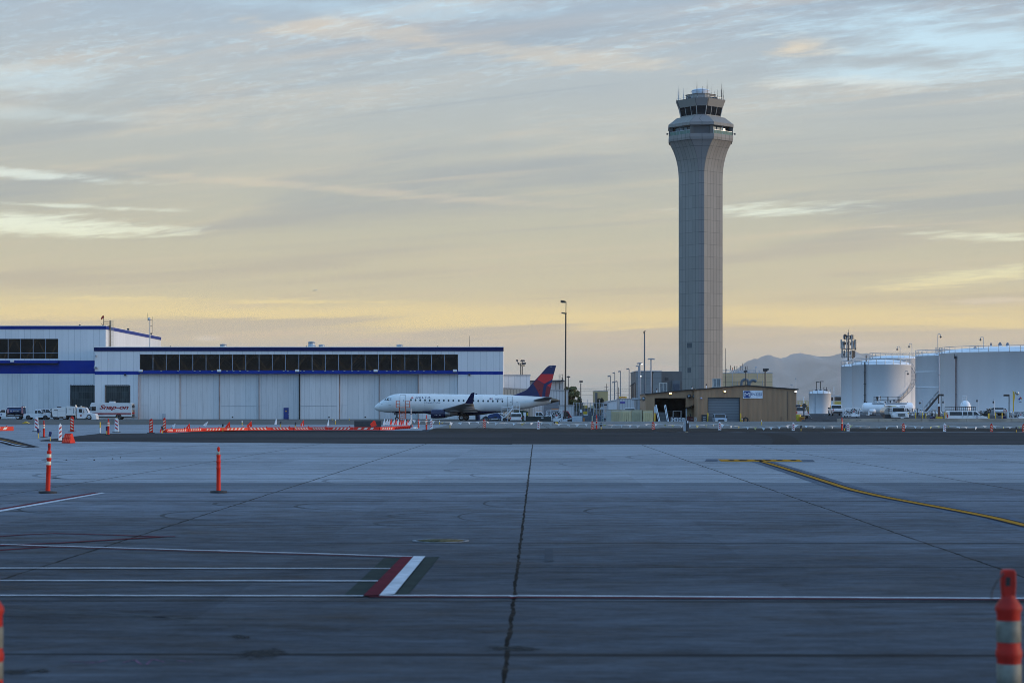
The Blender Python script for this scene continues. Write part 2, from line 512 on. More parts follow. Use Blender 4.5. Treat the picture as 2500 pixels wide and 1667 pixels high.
# ---------------------------------------------------------------- ground
def sst(a, b, x):
 t = max(0.0, min(1.0, (x - a) / (b - a)))
 return t * t * (3 - 2 * t)
def gh(x, D):
 """height of the ground: flat apron, a shallow dip behind the taxiway, the tank yard rising at right"""
 px = CX + x * F / max(D, 1)
 dip = -0.45 * sst(318, 324, D) * sst(1225, 1240, px) * (1 - sst(1948, 1962, px)) * (1 - sst(430, 480, D))
 rise = (0.8 * sst(304, 345, D) * sst(1955, 1975, px)) * (1 - sst(700, 900, D))
 low = -0.32 * sst(303, 305, D) * (1 - sst(312, 326, D)) * sst(2060, 2080, px)
 return dip + rise + low
def concrete(name, rgb, dark, jx, jy, ox, oy, far=0.0, rough=0.8, joint=1.0, streaks=0.5, wjx=0.05, wjy=0.06, big=0.5, spec=0.04):
 m = bpy.data.materials.new(name)
 m.use_nodes = True
 t = NT(m.node_tree)
 b = t.n['Principled BSDF']
 co = t.node('ShaderNodeTexCoord').outputs['Object']
 s = t.node('ShaderNodeSeparateXYZ')
 t.l.new(co, s.inputs[0])
 x, y = s.outputs[0], s.outputs[1]
 n1 = t.noise(t.vec(t.m('MULTIPLY', x, 0.32), t.m('MULTIPLY', y, 0.9)), 1.0, 8, 0.65)
 n2 = t.noise(t.vec(t.m('MULTIPLY', x, 0.05), t.m('MULTIPLY', y, 0.10), 4.0), 1.0, 5, 0.6, 0.8)
 n3 = t.noise(co, 9.0, 5, 0.7)
 n4 = t.noise(t.vec(t.m('MULTIPLY', x, 0.9), t.m('MULTIPLY', y, 2.6), 8.0), 1.0, 6, 0.7)
 k = t.m('ADD', t.m('MULTIPLY', t.m('SUBTRACT', n1, 0.5), 1.1 * streaks), t.m('MULTIPLY', t.m('SUBTRACT', n2, 0.5), 1.5 * big))
 k = t.m('ADD', k, t.m('MULTIPLY', t.m('SUBTRACT', n4, 0.5), 1.3 * streaks))
 k = t.m('ADD', k, t.m('MULTIPLY', t.m('SUBTRACT', n3, 0.5), 0.8))
 # slab to slab tone
 ux = t.m('DIVIDE', t.m('ADD', x, ox), jx)
 uy = t.m('DIVIDE', t.m('ADD', y, oy), jy)
 wn = t.node('ShaderNodeTexWhiteNoise', noise_dimensions='2D')
 t.l.new(t.vec(t.m('FLOOR', ux), t.m('FLOOR', uy)), wn.inputs['Vector'])
 k = t.m('ADD', k, t.m('MULTIPLY', t.m('SUBTRACT', wn.outputs[0], 0.5), 0.22))
 n5 = t.noise(t.vec(t.m('MULTIPLY', x, 1.5), t.m('MULTIPLY', y, 4.5), 5.0), 1.0, 8, 0.72, 0.6)
 k = t.m('ADD', k, t.m('MULTIPLY', t.m('SUBTRACT', n5, 0.5), 1.8 * streaks))
 k = t.m('MAXIMUM', t.m('ADD', 1.0, k), 0.25)
 if far:                                   # near shade and grazing sheen painted in: tone lightens with distance
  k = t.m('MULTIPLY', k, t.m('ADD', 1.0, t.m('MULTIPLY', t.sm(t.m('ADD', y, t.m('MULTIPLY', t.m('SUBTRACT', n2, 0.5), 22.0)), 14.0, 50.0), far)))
 c = t.scale(rgb + (1,), k)
 # joints with tar sealant that wanders and varies in width
 wob = t.m('MULTIPLY', t.m('SUBTRACT', t.noise(co, 0.9, 5, 0.7), 0.5), 0.09)
 fx = t.m('ABSOLUTE', t.m('SUBTRACT', t.m('FRACT', t.m('ADD', ux, t.m('DIVIDE', wob, jx))), 0.5))
 wv = t.m('MULTIPLY', t.sm(t.noise(co, 1.6, 5, 0.75), 0.35, 0.75), wjx)
 lx = t.m('LESS_THAN', fx, t.m('DIVIDE', t.m('ADD', wv, wjx * 0.55), jx))
 fy = t.m('ABSOLUTE', t.m('SUBTRACT', t.m('FRACT', uy), 0.5))
 wy = t.m('MULTIPLY', t.sm(n2, 0.35, 0.65), wjy)
 ly = t.m('LESS_THAN', fy, t.m('DIVIDE', t.m('ADD', wy, 0.035), jy))
 c = t.mix(t.m('MULTIPLY', ly, 0.75 * joint), c, dark + (1,))
 # worn stain beside the joints
 stain = t.m('MULTIPLY', t.sm(fy, 0.10, 0.0), t.sm(n2, 0.45, 0.7))
 c = t.mix(t.m('MULTIPLY', stain, 0.45 * joint), c, tuple(q * 0.5 for q in rgb) + (1,))
 c = t.mix(t.m('MULTIPLY', lx, joint), c, dark + (1,))
 # oil spots
 no = t.noise(t.vec(t.m('MULTIPLY', x, 0.6), y, 2.0), 0.75, 6, 0.6)
 c = t.mix(t.m('MULTIPLY', t.sm(no, 0.68, 0.80), 0.75), c, tuple(q * 0.3 for q in rgb) + (1,))
 t.l.new(c, b.inputs['Base Color'])
 t.put(b.inputs['Roughness'], t.m('ADD', rough, t.m('MULTIPLY', t.m('SUBTRACT', t.m('ADD', n1, n5), 1.0), 0.7), clamp=True))
 b.inputs['Specular IOR Level'].default_value = spec
 bn = t.node('ShaderNodeBump')
 bn.inputs['Strength'].default_value = 0.25
 bn.inputs['Distance'].default_value = 0.01
 t.l.new(t.noise(co, 30.0, 4, 0.7), bn.inputs['Height'])
 t.l.new(bn.outputs[0], b.inputs['Normal'])
 return m
YAW = 0.01255      # the slab grid is turned a little against the view
GRID_RZ = -math.atan(YAW)
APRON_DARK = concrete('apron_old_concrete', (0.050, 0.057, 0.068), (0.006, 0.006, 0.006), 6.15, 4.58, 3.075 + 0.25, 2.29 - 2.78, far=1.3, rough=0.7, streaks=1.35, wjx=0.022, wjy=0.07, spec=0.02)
APRON_LIGHT = concrete('apron_new_concrete', (0.235, 0.255, 0.28), (0.035, 0.035, 0.035), 6.15, 4.58, 3.075 + 0.25, 2.29 - 2.78, rough=0.8, wjx=0.03, wjy=0.06, streaks=0.7, big=0.4, spec=0.04)
APRON_MID = concrete('apron_mid_concrete', (0.115, 0.135, 0.160), (0.02, 0.02, 0.02), 6.15, 4.58, 3.075 + 0.25, 2.29 - 2.78, rough=0.75, wjx=0.03, wjy=0.08, streaks=0.8, spec=0.04)
TAXI = concrete('taxiway_concrete', (0.17, 0.17, 0.165), (0.03, 0.03, 0.03), 7.6, 15.0, 0, 0, rough=0.85, wjx=0.04, wjy=0.12, streaks=0.4, big=0.7)
HANGAR_APRON = concrete('hangar_apron_concrete', (0.115, 0.112, 0.105), (0.02, 0.02, 0.02), 7.6, 12.0, 0, 0, rough=0.85, wjx=0.02, wjy=0.1, streaks=0.4, big=0.6)
ASPHALT = concrete('asphalt', (0.036, 0.037, 0.041), (0.012, 0.012, 0.013), 60.0, 9.0, 0, 0, rough=0.9, streaks=0.8, wjx=0.02, wjy=0.25, big=1.1)
YARD = concrete('yard_asphalt', (0.055, 0.056, 0.060), (0.02, 0.02, 0.02), 40.0, 22.0, 0, 0, rough=0.85, streaks=0.5, wjx=0.02, wjy=0.05)
GRAVEL = M('gravel', (0.020, 0.019, 0.018), 0.95, var=0.7, scale=2.5, bump=0.9, spec=0.1)
g = MB()
xs = [-19500, -4000, -1500, -600] + [-260 + 5.0 * k for k in range(105)] + [600, 1500, 4000, 19500]
ys = [-600, -60, 0, 60, 120, 200, 260, 290] + [300 + 1.5 * k for k in range(35)] + [356 + 6.0 * k for k in range(24)] + [520, 600, 700, 800, 900, 1200, 2000, 4000, 8000, 15000, 24000]
nv = len(xs)
vs = [(x, y, gh(x, y)) for y in ys for x in xs]
fs = [(j * nv + i, j * nv + i + 1, (j + 1) * nv + i + 1, (j + 1) * nv + i) for j in range(len(ys) - 1) for i in range(nv - 1)]
g.add(vs, fs, 0, True)
struct('ground', g, YARD)
def sheet(name, pts, mat, z, rz=0.0):
 """flat pavement sheet; pts are (x, y) on the ground"""
 mb = MB()
 if rz:
  c_, s_ = cos(-rz), sin(-rz)
  pts = [(x * c_ - y * s_, x * s_ + y * c_) for x, y in pts]
 mb.poly([(x, y, z) for x, y in pts])
 o = struct(name, mb, mat)
 o.rotation_euler = (0, 0, rz)
 return o
sheet('new_apron', [(-230, 46), (230, 46), (230, 176), (-230, 176)], APRON_LIGHT, 0.004, GRID_RZ)
sheet('old_apron', [(-230, -80), (230, -80), (230, 50.6), (-230, 50.6)], APRON_DARK, 0.008, GRID_RZ)
sheet('joint_band_apron', [(-230, 50.6), (230, 50.6), (230, 54.9), (-230, 54.9)], APRON_MID, 0.006, GRID_RZ)
sheet('left_taxiway', [(-230, 165), (-1, 176), (-1, 250), (-230, 250)], APRON_LIGHT, 0.008, 0.0)
sheet('hangar_apron', [(-230, 250), (-8, 250), (-8, 387.9), (-230, 387.9)], HANGAR_APRON, 0.012, 0.0)
sheet('taxiway', [(-8, 195), (230, 195), (230, 301.5), (60, 301.5), (45, 316), (-8, 316)], TAXI, 0.012, 0.0)
asp = [G(*p) for p in [(-900, 1094), (95, 1075), (240, 1058.5), (430, 1057), (480, 1053), (520, 1051.5), (1000, 1051.5), (1260, 1052.5), (1300, 1054.5), (3200, 1056.5), (3200, 1088), (2500, 1087), (2000, 1086), (1250, 1085), (800, 1082), (560, 1080.5), (300, 1078.5), (180, 1077.5), (100, 1077)]]
sheet('asphalt_lane', asp[1:], ASPHALT, 0.008)
# pale concrete edge strip in front of the low barricades
sheet('concrete_edge_strip', [G(*p) for p in [(940, 1051.8), (1242, 1051.8), (1240, 1049.2), (940, 1049.2)]], APRON_LIGHT, 0.012)
sheet('asphalt_edge_line', [G(*p) for p in [(1250, 1085.2), (3000, 1088.2), (3000, 1087.6), (1250, 1084.8)]], M('pale_edge_paint', (0.5, 0.5, 0.48), 0.6, dirt=0.4, var=0.2), 0.014)
# rough gravel shoulder between the asphalt and the taxiway
gb = MB()
rows = [(172.5, 0.016), (176, 0.05), (184, 0.10), (194, 0.12), (199, 0.05), (201, 0.016)]
gx = [X(1060, 190) + 1.0 * k for k in range(100)] + [60 + X(1060, 190) + 140]
gv = []
for (D, z) in rows:
 for x in gx:
  gv.append((x, D + random.uniform(-0.7, 0.7), z + (random.uniform(-0.03, 0.05) if z > 0.02 else 0)))
n_ = len(gx)
gb.add(gv, [(j * n_ + i, j * n_ + i + 1, (j + 1) * n_ + i + 1, (j + 1) * n_ + i) for j in range(len(rows) - 1) for i in range(n_ - 1)], 0, False)
tag(struct('gravel_shoulder', gb, GRAVEL), kind='structure')
# ---------------------------------------------------------------- painted markings
PW = M('marking_white', (0.45, 0.47, 0.50), 0.85, var=0.18, scale=4, dirt=0.35, spec=0.04)
PR = M('marking_red', (0.095, 0.010, 0.020), 0.85, var=0.2, scale=3, dirt=0.3, spec=0.04)
PB = M('marking_dark_border', (0.024, 0.034, 0.032), 0.85, var=0.2, scale=3, spec=0.04)
PBK = M('marking_black_border', (0.014, 0.016, 0.022), 0.85, var=0.2, scale=2, spec=0.04)
PBS = M('faded_black_border', (0.085, 0.105, 0.135), 0.85, var=0.2, scale=2, spec=0.04)
PY = M('marking_yellow', (0.36, 0.17, 0.016), 0.85, var=0.2, scale=4, dirt=0.3, spec=0.04)
ZM = 0.014
def mark(pts, mat, name='painted_marking', z=ZM):
 mb = MB()
 mb.poly([G(*p) + (z,) for p in pts])
 return struct(name, mb, mat)
def ribbon(pts, w0, mat, name='painted_line', z=ZM, off=0.0, w1=None):
 """stripe of constant real width along ground points given as photo pixels"""
 P = [Vector(G(*p)) for p in pts]
 mb = MB()
 vs = []
 for i, p in enumerate(P):
  a = P[max(0, i - 1)]
  b = P[min(len(P) - 1, i + 1)]
  d = (b - a).normalized()
  nrm = Vector((-d.y, d.x))
  for sgn in (-1, 1):
   q = p + nrm * (off + sgn * w0 / 2)
   vs.append((q.x, q.y, z))
 mb.add(vs, [(2 * i, 2 * i + 2, 2 * i + 3, 2 * i + 1) for i in range(len(P) - 1)])
 return struct(name, mb, mat)
def joggle(a, b, n=14, j=0.25):
 return [(a[0] + (b[0] - a[0]) * k / n, a[1] + (b[1] - a[1]) * k / n + (random.uniform(-j, j) if 0 < k < n else 0)) for k in range(n + 1)]
mark([(-300, 1294), (228, 1203.2), (248, 1203.2), (0, 1246), (-300, 1302)], PR, 'red_line_marking')
mark([(-300, 1302), (0, 1246), (248, 1203.2), (258, 1204), (0, 1250.2), (-300, 1309)], PW, 'white_line_marking')
ribbon([(-120, 1316), (0, 1310.2), (70, 1306), (130, 1303.3), (250, 1306.5), (403, 1311.6)], 0.11, PR, 'red_outline')
ribbon([(428, 1311.5), (403, 1311.6), (300, 1318), (140, 1327.6), (0, 1333), (-120, 1339)], 0.13, PR, 'red_outline', z=ZM + 0.004)
ribbon([(115, 1336.8), (40, 1341.5), (0, 1344.5), (-120, 1353)], 0.13, PR, 'red_outline')
ribbon(joggle((-250, 1324), (1006, 1361.2), 24), 0.09, PW, 'white_line_marking', z=ZM + 0.008)
ribbon([(p[0], p[1] + 2.6) for p in joggle((-250, 1324), (985, 1360.6), 24)], 0.07, PR, 'red_line_marking', z=ZM + 0.006)
ribbon(joggle((-300, 1389), (957, 1391), 24), 0.10, PW, 'white_line_marking', z=ZM + 0.008)
ribbon(joggle((-300, 1420), (924, 1421.3), 24), 0.10, PW, 'white_line_marking', z=ZM + 0.008)
ribbon(joggle((-300, 1456.6), (888, 1458), 24), 0.085, PW, 'white_line_marking', z=ZM + 0.008)
ribbon(joggle((927, 1457), (1248, 1457.8), 10) + [(1253, 1459.6), (1258, 1458.2)] + joggle((1262, 1457.8), (2900, 1466.4), 24), 0.10, PW, 'white_line_marking', z=ZM + 0.008)
ribbon([(p[0], p[1] + 3.4) for p in joggle((900, 1456.2), (1248, 1457.8), 10) + [(1253, 1460), (1258, 1458.2)] + joggle((1262, 1457.8), (2900, 1466.4), 24)], 0.085, PR, 'red_line_marking', z=ZM + 0.006)
mark([(937, 1364), (981, 1362.7), (886.4, 1459), (839.5, 1455)], PB, 'dark_border_marking', z=ZM - 0.002)
mark([(1038.6, 1361.4), (1073.4, 1360.2), (998.7, 1451), (962.9, 1454.7)], PB, 'dark_border_marking', z=ZM - 0.002)
mark([(981, 1362.7), (1009.8, 1362), (926.4, 1457.5), (886.4, 1459)], PR, 'red_block_marking', z=ZM + 0.012)
mark([(1009.8, 1361.2), (1038.6, 1361.2), (962.9, 1455), (926.4, 1457.5)], PW, 'white_block_marking', z=ZM + 0.012)
yl = [(1852, 1124.5), (1860.6, 1126.8), (1918.6, 1145), (1974, 1162.7), (2029, 1180.5), (2057, 1189.6), (2085, 1197.6), (2129, 1207.6), (2167, 1215.8), (2250, 1231.3), (2333, 1246.7), (2420, 1263.9), (2500, 1283.2), (2700, 1331)]
def smooth(pts, n=6):
 out = []
 for i in range(len(pts) - 1):
  p0, p1, p2, p3 = pts[max(0, i - 1)], pts[i], pts[i + 1], pts[min(len(pts) - 1, i + 2)]
  for k in range(n):
   t = k / n
   out.append(tuple(0.5 * ((2 * b) + (c - a) * t + (2 * a - 5 * b + 4 * c - d) * t * t + (3 * b - a - 3 * c + d) * t ** 3) for a, b, c, d in zip(p0, p1, p2, p3)))
 return out + [pts[-1]]
ribbon(smooth(yl), 0.85, PBS, 'faded_border', z=ZM - 0.004)
ribbon(smooth(yl), 0.34, PBK, 'black_border', z=ZM)
ribbon(smooth(yl), 0.17, PY, 'yellow_guide_line', z=ZM + 0.004)
mark([(1725, 1121), (1752, 1121), (1752, 1126.6), (1720, 1126.6)], PBS, 'faded_border', z=ZM)
mark([(1956, 1122.5), (1985, 1123), (1990, 1127.5), (1960, 1127.5)], PBS, 'faded_border', z=ZM)
mark([(1752, 1121.6), (1952, 1122.6), (1960, 1127.6), (1760, 1126.8)], PY, 'yellow_stop_bar', z=ZM + 0.004)
for a, b in [(1776, 1790), (1800, 1822), (1840, 1858), (1862, 1878), (1892, 1908), (1926, 1941)]:
 t0 = random.uniform(0, 1.2)
 mark([(a, 1122.2 + t0), (b, 1122.6 + t0), (b + 6, 1124.8 + t0), (a + 8, 1124.6 + t0)], PBK, 'black_letter_marking', z=ZM + 0.008)
for dy_, mt, wd in [(0, PBK, 0.9), (2.2, PY, 0.35), (4.0, PBK, 0.5), (5.8, PW, 0.25), (8, PBK, 0.35)]:
 ribbon(smooth([(-260, 1052 + dy_), (-60, 1063 + dy_), (0, 1071 + dy_), (30, 1079 + dy_), (58, 1087 + dy_ * 0.4), (76, 1091.5 + dy_ * 0.1)]), wd, mt, 'curved_guide_line', z=ZM + dy_ * 0.0005)
mark([(1330, 1341), (1349, 1340.5), (1351, 1372), (1329, 1373)], M('patch_sealant', (0.05, 0.058, 0.07), 0.85, spec=0.04), 'sealant_patch', z=ZM)
for p, q in [((40, 1030.6), (420, 1030.0)), ((170, 1033.4), (620, 1032.6))]:
 ribbon([p, q], 0.35, PY, 'faded_yellow_line', z=0.017)
TYRE = M('tyre_smear', (0.17, 0.185, 0.205), 0.85, var=0.3, scale=3, spec=0.04)
TYRE2 = M('tyre_smear_dark', (0.062, 0.068, 0.074), 0.85, var=0.3, scale=3, spec=0.04)
rr = random.Random(5)
for k in range(16):                       # turning tugs leave long hairpin tyre marks
 cx, cy = rr.uniform(-150, 2300), rr.uniform(1108, 1178)
 rx, ry = rr.uniform(90, 260), rr.uniform(3, 11)
 a0, a1 = rr.uniform(1.4, 2.4), rr.uniform(3.9, 5.0)
 ribbon([(cx + rx * cos(t), cy - ry * sin(t)) for t in [a0 + (a1 - a0) * i / 24 for i in range(25)]], rr.uniform(0.10, 0.24), TYRE, 'tyre_mark', z=0.0062)
for k in range(10):
 cx, cy = rr.uniform(0, 1600), rr.uniform(1222, 1280)
 rx, ry = rr.uniform(80, 190), rr.uniform(5, 14)
 a0, a1 = rr.uniform(1.0, 2.4), rr.uniform(3.9, 5.0)
 ribbon([(cx + rx * cos(t), cy - ry * sin(t)) for t in [a0 + (a1 - a0) * i / 24 for i in range(25)]], rr.uniform(0.05, 0.1), TYRE2, 'tyre_mark', z=0.0102)
for pts in [[(-50, 1488), (150, 1498), (400, 1508), (650, 1512)], [(120, 1492), (330, 1502), (480, 1518)]]:
 ribbon(smooth(pts), 0.07, TYRE2, 'tyre_mark', z=0.0102)
ASPH_MARK = M('skid_rubber', (0.02, 0.02, 0.022), 0.85, var=0.3, spec=0.04)
ribbon(smooth([(1868, 1059), (1900, 1063), (1915, 1072), (1920, 1084)]), 1.6, ASPH_MARK, 'skid_mark', z=0.0102)
# soaked-in oil and rubber stains with ragged soft edges
stn_m = bpy.data.materials.new('oil_stain')
stn_m.use_nodes = True
t = NT(stn_m.node_tree)
co = t.node('ShaderNodeTexCoord').outputs['Object']
ln_ = t.node('ShaderNodeVectorMath', operation='LENGTH')
t.l.new(co, ln_.inputs[0])
al = t.sm(t.m('ADD', t.m('SUBTRACT', 1.0, ln_.outputs['Value']), t.m('MULTIPLY', t.m('SUBTRACT', t.noise(co, 2.6, 7, 0.7), 0.5), 2.2)), 0.15, 0.9)
t.put(t.n['Principled BSDF'].inputs['Alpha'], t.m('MULTIPLY', al, 0.85))
t.n['Principled BSDF'].inputs['Base Color'].default_value = (0.008, 0.011, 0.013, 1)
t.n['Principled BSDF'].inputs['Roughness'].default_value = 0.8
t.n['Principled BSDF'].inputs['Specular IOR Level'].default_value = 0.15
rr = random.Random(8)
for q, (px, py, rx, ry) in enumerate([(640, 1597, 0.30, 0.55), (585, 1557, 0.13, 0.3), (40, 1643, 0.22, 0.3), (100, 1640, 0.10, 0.2), (1250, 1585, 0.35, 0.3)]):
 c0 = MB().poly([(-1.3, -1.3, 0), (1.3, -1.3, 0), (1.3, 1.3, 0), (-1.3, 1.3, 0)])
 o_ = struct('oil_stain', c0, stn_m)
 gx0, gy0 = G(px, py)
 o_.location = (gx0, gy0, 0.0096)
 o_.scale = (rx, ry, 1)
 o_.rotation_euler = (0, 0, rr.uniform(-0.3, 0.3))
PK = M('faded_pink_survey_paint', (0.11, 0.06, 0.10), 0.9, var=0.5, scale=12, spec=0.1)
for a, b in [((170, 1616), (230, 1618)), ((205, 1622), (262, 1614)), ((300, 1620), (330, 1612)), ((330, 1612), (345, 1624)), ((358, 1624), (372, 1611)), ((372, 1611), (400, 1618)), ((430, 1615), (470, 1617))]:
 ribbon(joggle(a, b, 5, 1.0), 0.022, PK, 'survey_scribble', z=0.0102)
# manhole in the apron
mx, my = G(1076, 1321.6)
mh = thing('manhole_cover', 'round metal manhole cover with pale ring set in the dark apron', 'manhole cover', (mx, my, 0.008))
ring = MB().lathe([(0.44, 0.004), (0.44, 0.010), (0.40, 0.012), (0.38, 0.010)], 40)
ring.build('ring', M('pale_iron_ring', (0.16, 0.18, 0.20), 0.9, var=0.4, scale=6, spec=0.15), mh)
lid = MB().lathe([(0.355, 0.008), (0.355, 0.012), (0.001, 0.012)], 32)
lid.build('lid', M('worn_yellow_lid', (0.07, 0.065, 0.035), 0.95, var=0.9, scale=12, spec=0.1), mh)
# ---------------------------------------------------------------- mountains and air
mb = MB()
DM = 20000.0
crest = [(1560, 999), (1668, 999), (1730, 940), (1790, 903), (1812, 887), (1840, 878), (1862, 871), (1880, 872), (1905, 874), (1925, 868), (1945, 862), (1955, 860), (1968, 865), (1985, 870),
 (2010, 869), (2040, 866), (2055, 862), (2075, 857), (2095, 859), (2130, 866), (2200, 880), (2300, 900), (2450, 915), (2600, 905), (2800, 930), (3000, 985)]
def crest_y(px):
 for (a, ya), (b, yb) in zip(crest[:-1], crest[1:]):
  if a <= px <= b:
   return ya + (yb - ya) * (px - a) / (b - a)
 return 990
from mathutils import noise as mn
cols, rws = 180, 26
vs = []
for j in range(rws):
 t = j / (rws - 1)
 for i in range(cols):
  px = 1560 + (3000 - 1560) * i / (cols - 1)
  zt = Z(crest_y(px), DM) + 24 * mn.fractal(Vector((px * 0.028, 0, 3)), 0.8, 2.2, 5)
  x0 = X(px, DM)
  prof = (1 - abs(t - 0.6) / 0.6) if t < 0.6 else (1 - (t - 0.6) / 0.4)
  D = DM + (t - 0.6) * 6000
  rdg = abs(mn.fractal(Vector((x0 * 0.0010, D * 0.0006, 1.5)), 0.9, 2.1, 5))
  z = zt * (prof ** 0.9) - rdg * 260 * (prof * (1 - prof)) * 4.0
  vs.append((x0, D, max(z, -5) if prof > 0.01 else -10))
mb.add(vs, [(j * cols + i, j * cols + i + 1, (j + 1) * cols + i + 1, (j + 1) * cols + i) for j in range(rws - 1) for i in range(cols - 1)], 0, True)
rock = M('bare_mountain_rock', (0.16, 0.14, 0.13), 0.9, var=0.5, scale=0.002, dirt=0.3)
t = NT(rock.node_tree)                    # pale late snow in a few high gullies
co = t.node('ShaderNodeTexCoord').outputs['Object']
s3 = t.node('ShaderNodeSeparateXYZ')
t.l.new(co, s3.inputs[0])
sn = t.m('MULTIPLY', t.sm(t.noise(co, 0.0022, 5, 0.6), 0.60, 0.68), t.m('MULTIPLY', t.sm(s3.outputs[2], 320, 480), 0.6))
bs_ = t.n['Principled BSDF'].inputs['Base Color']
t.l.new(t.mix(sn, bs_.links[0].from_socket, (0.75, 0.70, 0.68, 1)), bs_)
struct('mountains', mb, rock)
hz = MB().box(-19000, 19000, -700, 23500, -12, 680)
hm = bpy.data.materials.new('haze_air')
hm.use_nodes = True
hm.node_tree.nodes.clear()
t = NT(hm.node_tree)
pv = t.node('ShaderNodeVolumePrincipled')
pv.inputs['Color'].default_value = (0.97, 0.92, 0.86, 1)
pv.inputs['Density'].default_value = 0.000038
pv.inputs['Anisotropy'].default_value = 0.1
t.l.new(pv.outputs[0], t.node('ShaderNodeOutputMaterial').inputs['Volume'])
tag(hz.build('haze', hm), kind='stuff')
# ---------------------------------------------------------------- building materials
HWALL = PANEL('hangar_white_cladding', (0.68, 0.68, 0.685), (0.34, 0.36, 0.38), 1.22, 0, 0.05, 0, rough=0.5, var=0.07, streak=0.2, axis='xy')
HDOOR = PANEL('hangar_door_cladding', (0.65, 0.65, 0.65), (0.36, 0.37, 0.39), 1.02, 0, 0.045, 0, rough=0.55, var=0.09, streak=0.5, axis='x')
HDOOR2 = PANEL('stained_door_cladding', (0.56, 0.57, 0.58), (0.30, 0.33, 0.36), 1.02, 0, 0.045, 0, rough=0.6, var=0.10, streak=0.6, axis='x')
HGLASS = GLASS('hangar_glass', (0.012, 0.014, 0.017), 0.05, see=0.82, tint=(0.85, 0.76, 0.62))
MULL = M('mullion_paint', (0.24, 0.30, 0.37), 0.6)
TRUSS = M('tan_truss_steel', (0.32, 0.24, 0.16), 0.6)
INSIDE = M('hangar_interior_wall', (0.30, 0.23, 0.16), 0.8, var=0.3, scale=0.2)
ROOFM = M('roof_membrane', (0.35, 0.36, 0.37), 0.8)
CURTAIN = PANEL('dark_curtain', (0.030, 0.040, 0.042), (0.09, 0.11, 0.11), 0.35, 1.3, 0.05, 0.06, rough=0.8, var=0.9, streak=0.6, seam=0.6)
FASCIA = M('navy_fascia', (0.002, 0.009, 0.085), 0.5, var=0.06, scale=0.3, spec=0.2)
BANDB = M('blue_band', (0.003, 0.028, 0.25), 0.55, var=0.08, scale=0.3, spec=0.2)
# ================================================================ main hangar
D0 = 378.0
S = D0 / F
hx = lambda px: (px - 231) * S
hz_ = lambda py: Z(py, D0)
hang = thing('main_hangar', 'long white aircraft hangar with a strip of dark windows above eight sliding doors', 'hangar', (X(231, D0), D0, 0))
WW, DP = hx(1228), 62.0
wl = MB()
def seg(a, b, y0, y1, mbx=wl):
 mbx.box(hx(a), hx(b), 0.0, 0.3, max(hz_(y1), 0) if y1 > 1020 else hz_(y1), hz_(y0))
seg(231, 1228, 849, 865)
seg(231, 341, 865, 914)
seg(1118, 1228, 865, 914)
seg(231, 258, 914, 1030)
seg(258, 316, 914, 943)
seg(258, 316, 996, 1030)
seg(316, 341, 914, 1030)
seg(1118, 1228, 914, 1030)
seg(341, 1118, 905, 914)
wl.box(0, 0.3, 0.3, DP, 0, hz_(849))
wl.box(WW - 0.3, WW, 0.3, DP, 0, hz_(849))
wl.box(0.3, WW - 0.3, DP - 0.3, DP, 0, hz_(849))
wl.build('wall', HWALL, hang)
MB().box(0.31, WW - 0.31, 0.31, DP - 0.31, hz_(853), hz_(851)).build('roof', ROOFM, hang)
fs_ = MB().box(-0.12, WW + 0.12, -0.14, 0.0, hz_(857), hz_(848))
fs_.box(-0.12, -0.003, 0.0, DP, hz_(857), hz_(848)).box(WW + 0.003, WW + 0.12, 0.0, 0.5, hz_(857), hz_(848))
fs_.build('fascia', FASCIA, hang)
MB().box(-0.14, WW + 0.14, -0.2, 0.3, hz_(848) + 0.003, hz_(846.6)).build('roof_edge', WHITE, hang)
MB().box(0, hx(341), -0.06, -0.002, hz_(914), hz_(906)).build('blue_stripe', BANDB, hang)
MB().box(hx(1118), WW, -0.06, -0.002, hz_(914), hz_(906.5)).build('blue_stripe', BANDB, hang)
MB().box(hx(341), hx(1118), -0.95, -0.002, hz_(912.5), hz_(904)).build('door_canopy', BANDB, hang)
npane = 24
pw = (1118 - 341) / npane
pane0 = MB().box(0.05, pw * S - 0.05, 0.12, 0.15, hz_(905) + 0.004, hz_(865) - 0.004).build('window', HGLASS, hang, (hx(341), 0, 0))
MB().box(-0.05, 0.05, 0.02, 0.22, hz_(905) + 0.003, hz_(865) - 0.003).build('mullion', MULL, pane0)
MB().box(0.05, pw * S - 0.05, 0.04, 0.20, hz_(905) + 0.003, hz_(904)).build('sill', MULL, pane0)
for k in range(1, npane):
 c_ = pane0.copy()
 C.objects.link(c_)
 c_.parent = hang
 c_.location = (hx(341 + k * pw), 0, 0)
 for ch in pane0.children:
  d_ = ch.copy()
  C.objects.link(d_)
  d_.parent = c_
tr = MB()
zt_, zb_ = hz_(863), hz_(906)
for k in range(13):
 x_ = hx(341 + pw * (2 * k + 0.6))
 if k < 12:
  x2 = hx(341 + pw * (2 * k + 1.6))
  tr.bar((x_, 1.3, zt_), (x2, 1.3, zb_), 0.22, 0.22)
  tr.bar((x2, 1.3, zb_), (x2 + pw * S, 1.3, zt_), 0.22, 0.22)
  if k % 3 == 0:
   tr.bar((x2 + 0.3, 2.2, zb_), (x2 + 0.3, 2.2, zt_), 0.3, 0.2)
tr.box(hx(345), hx(1114), 1.2, 1.4, zb_ - 0.3, zb_)
tr.build('roof_truss', TRUSS, hang)
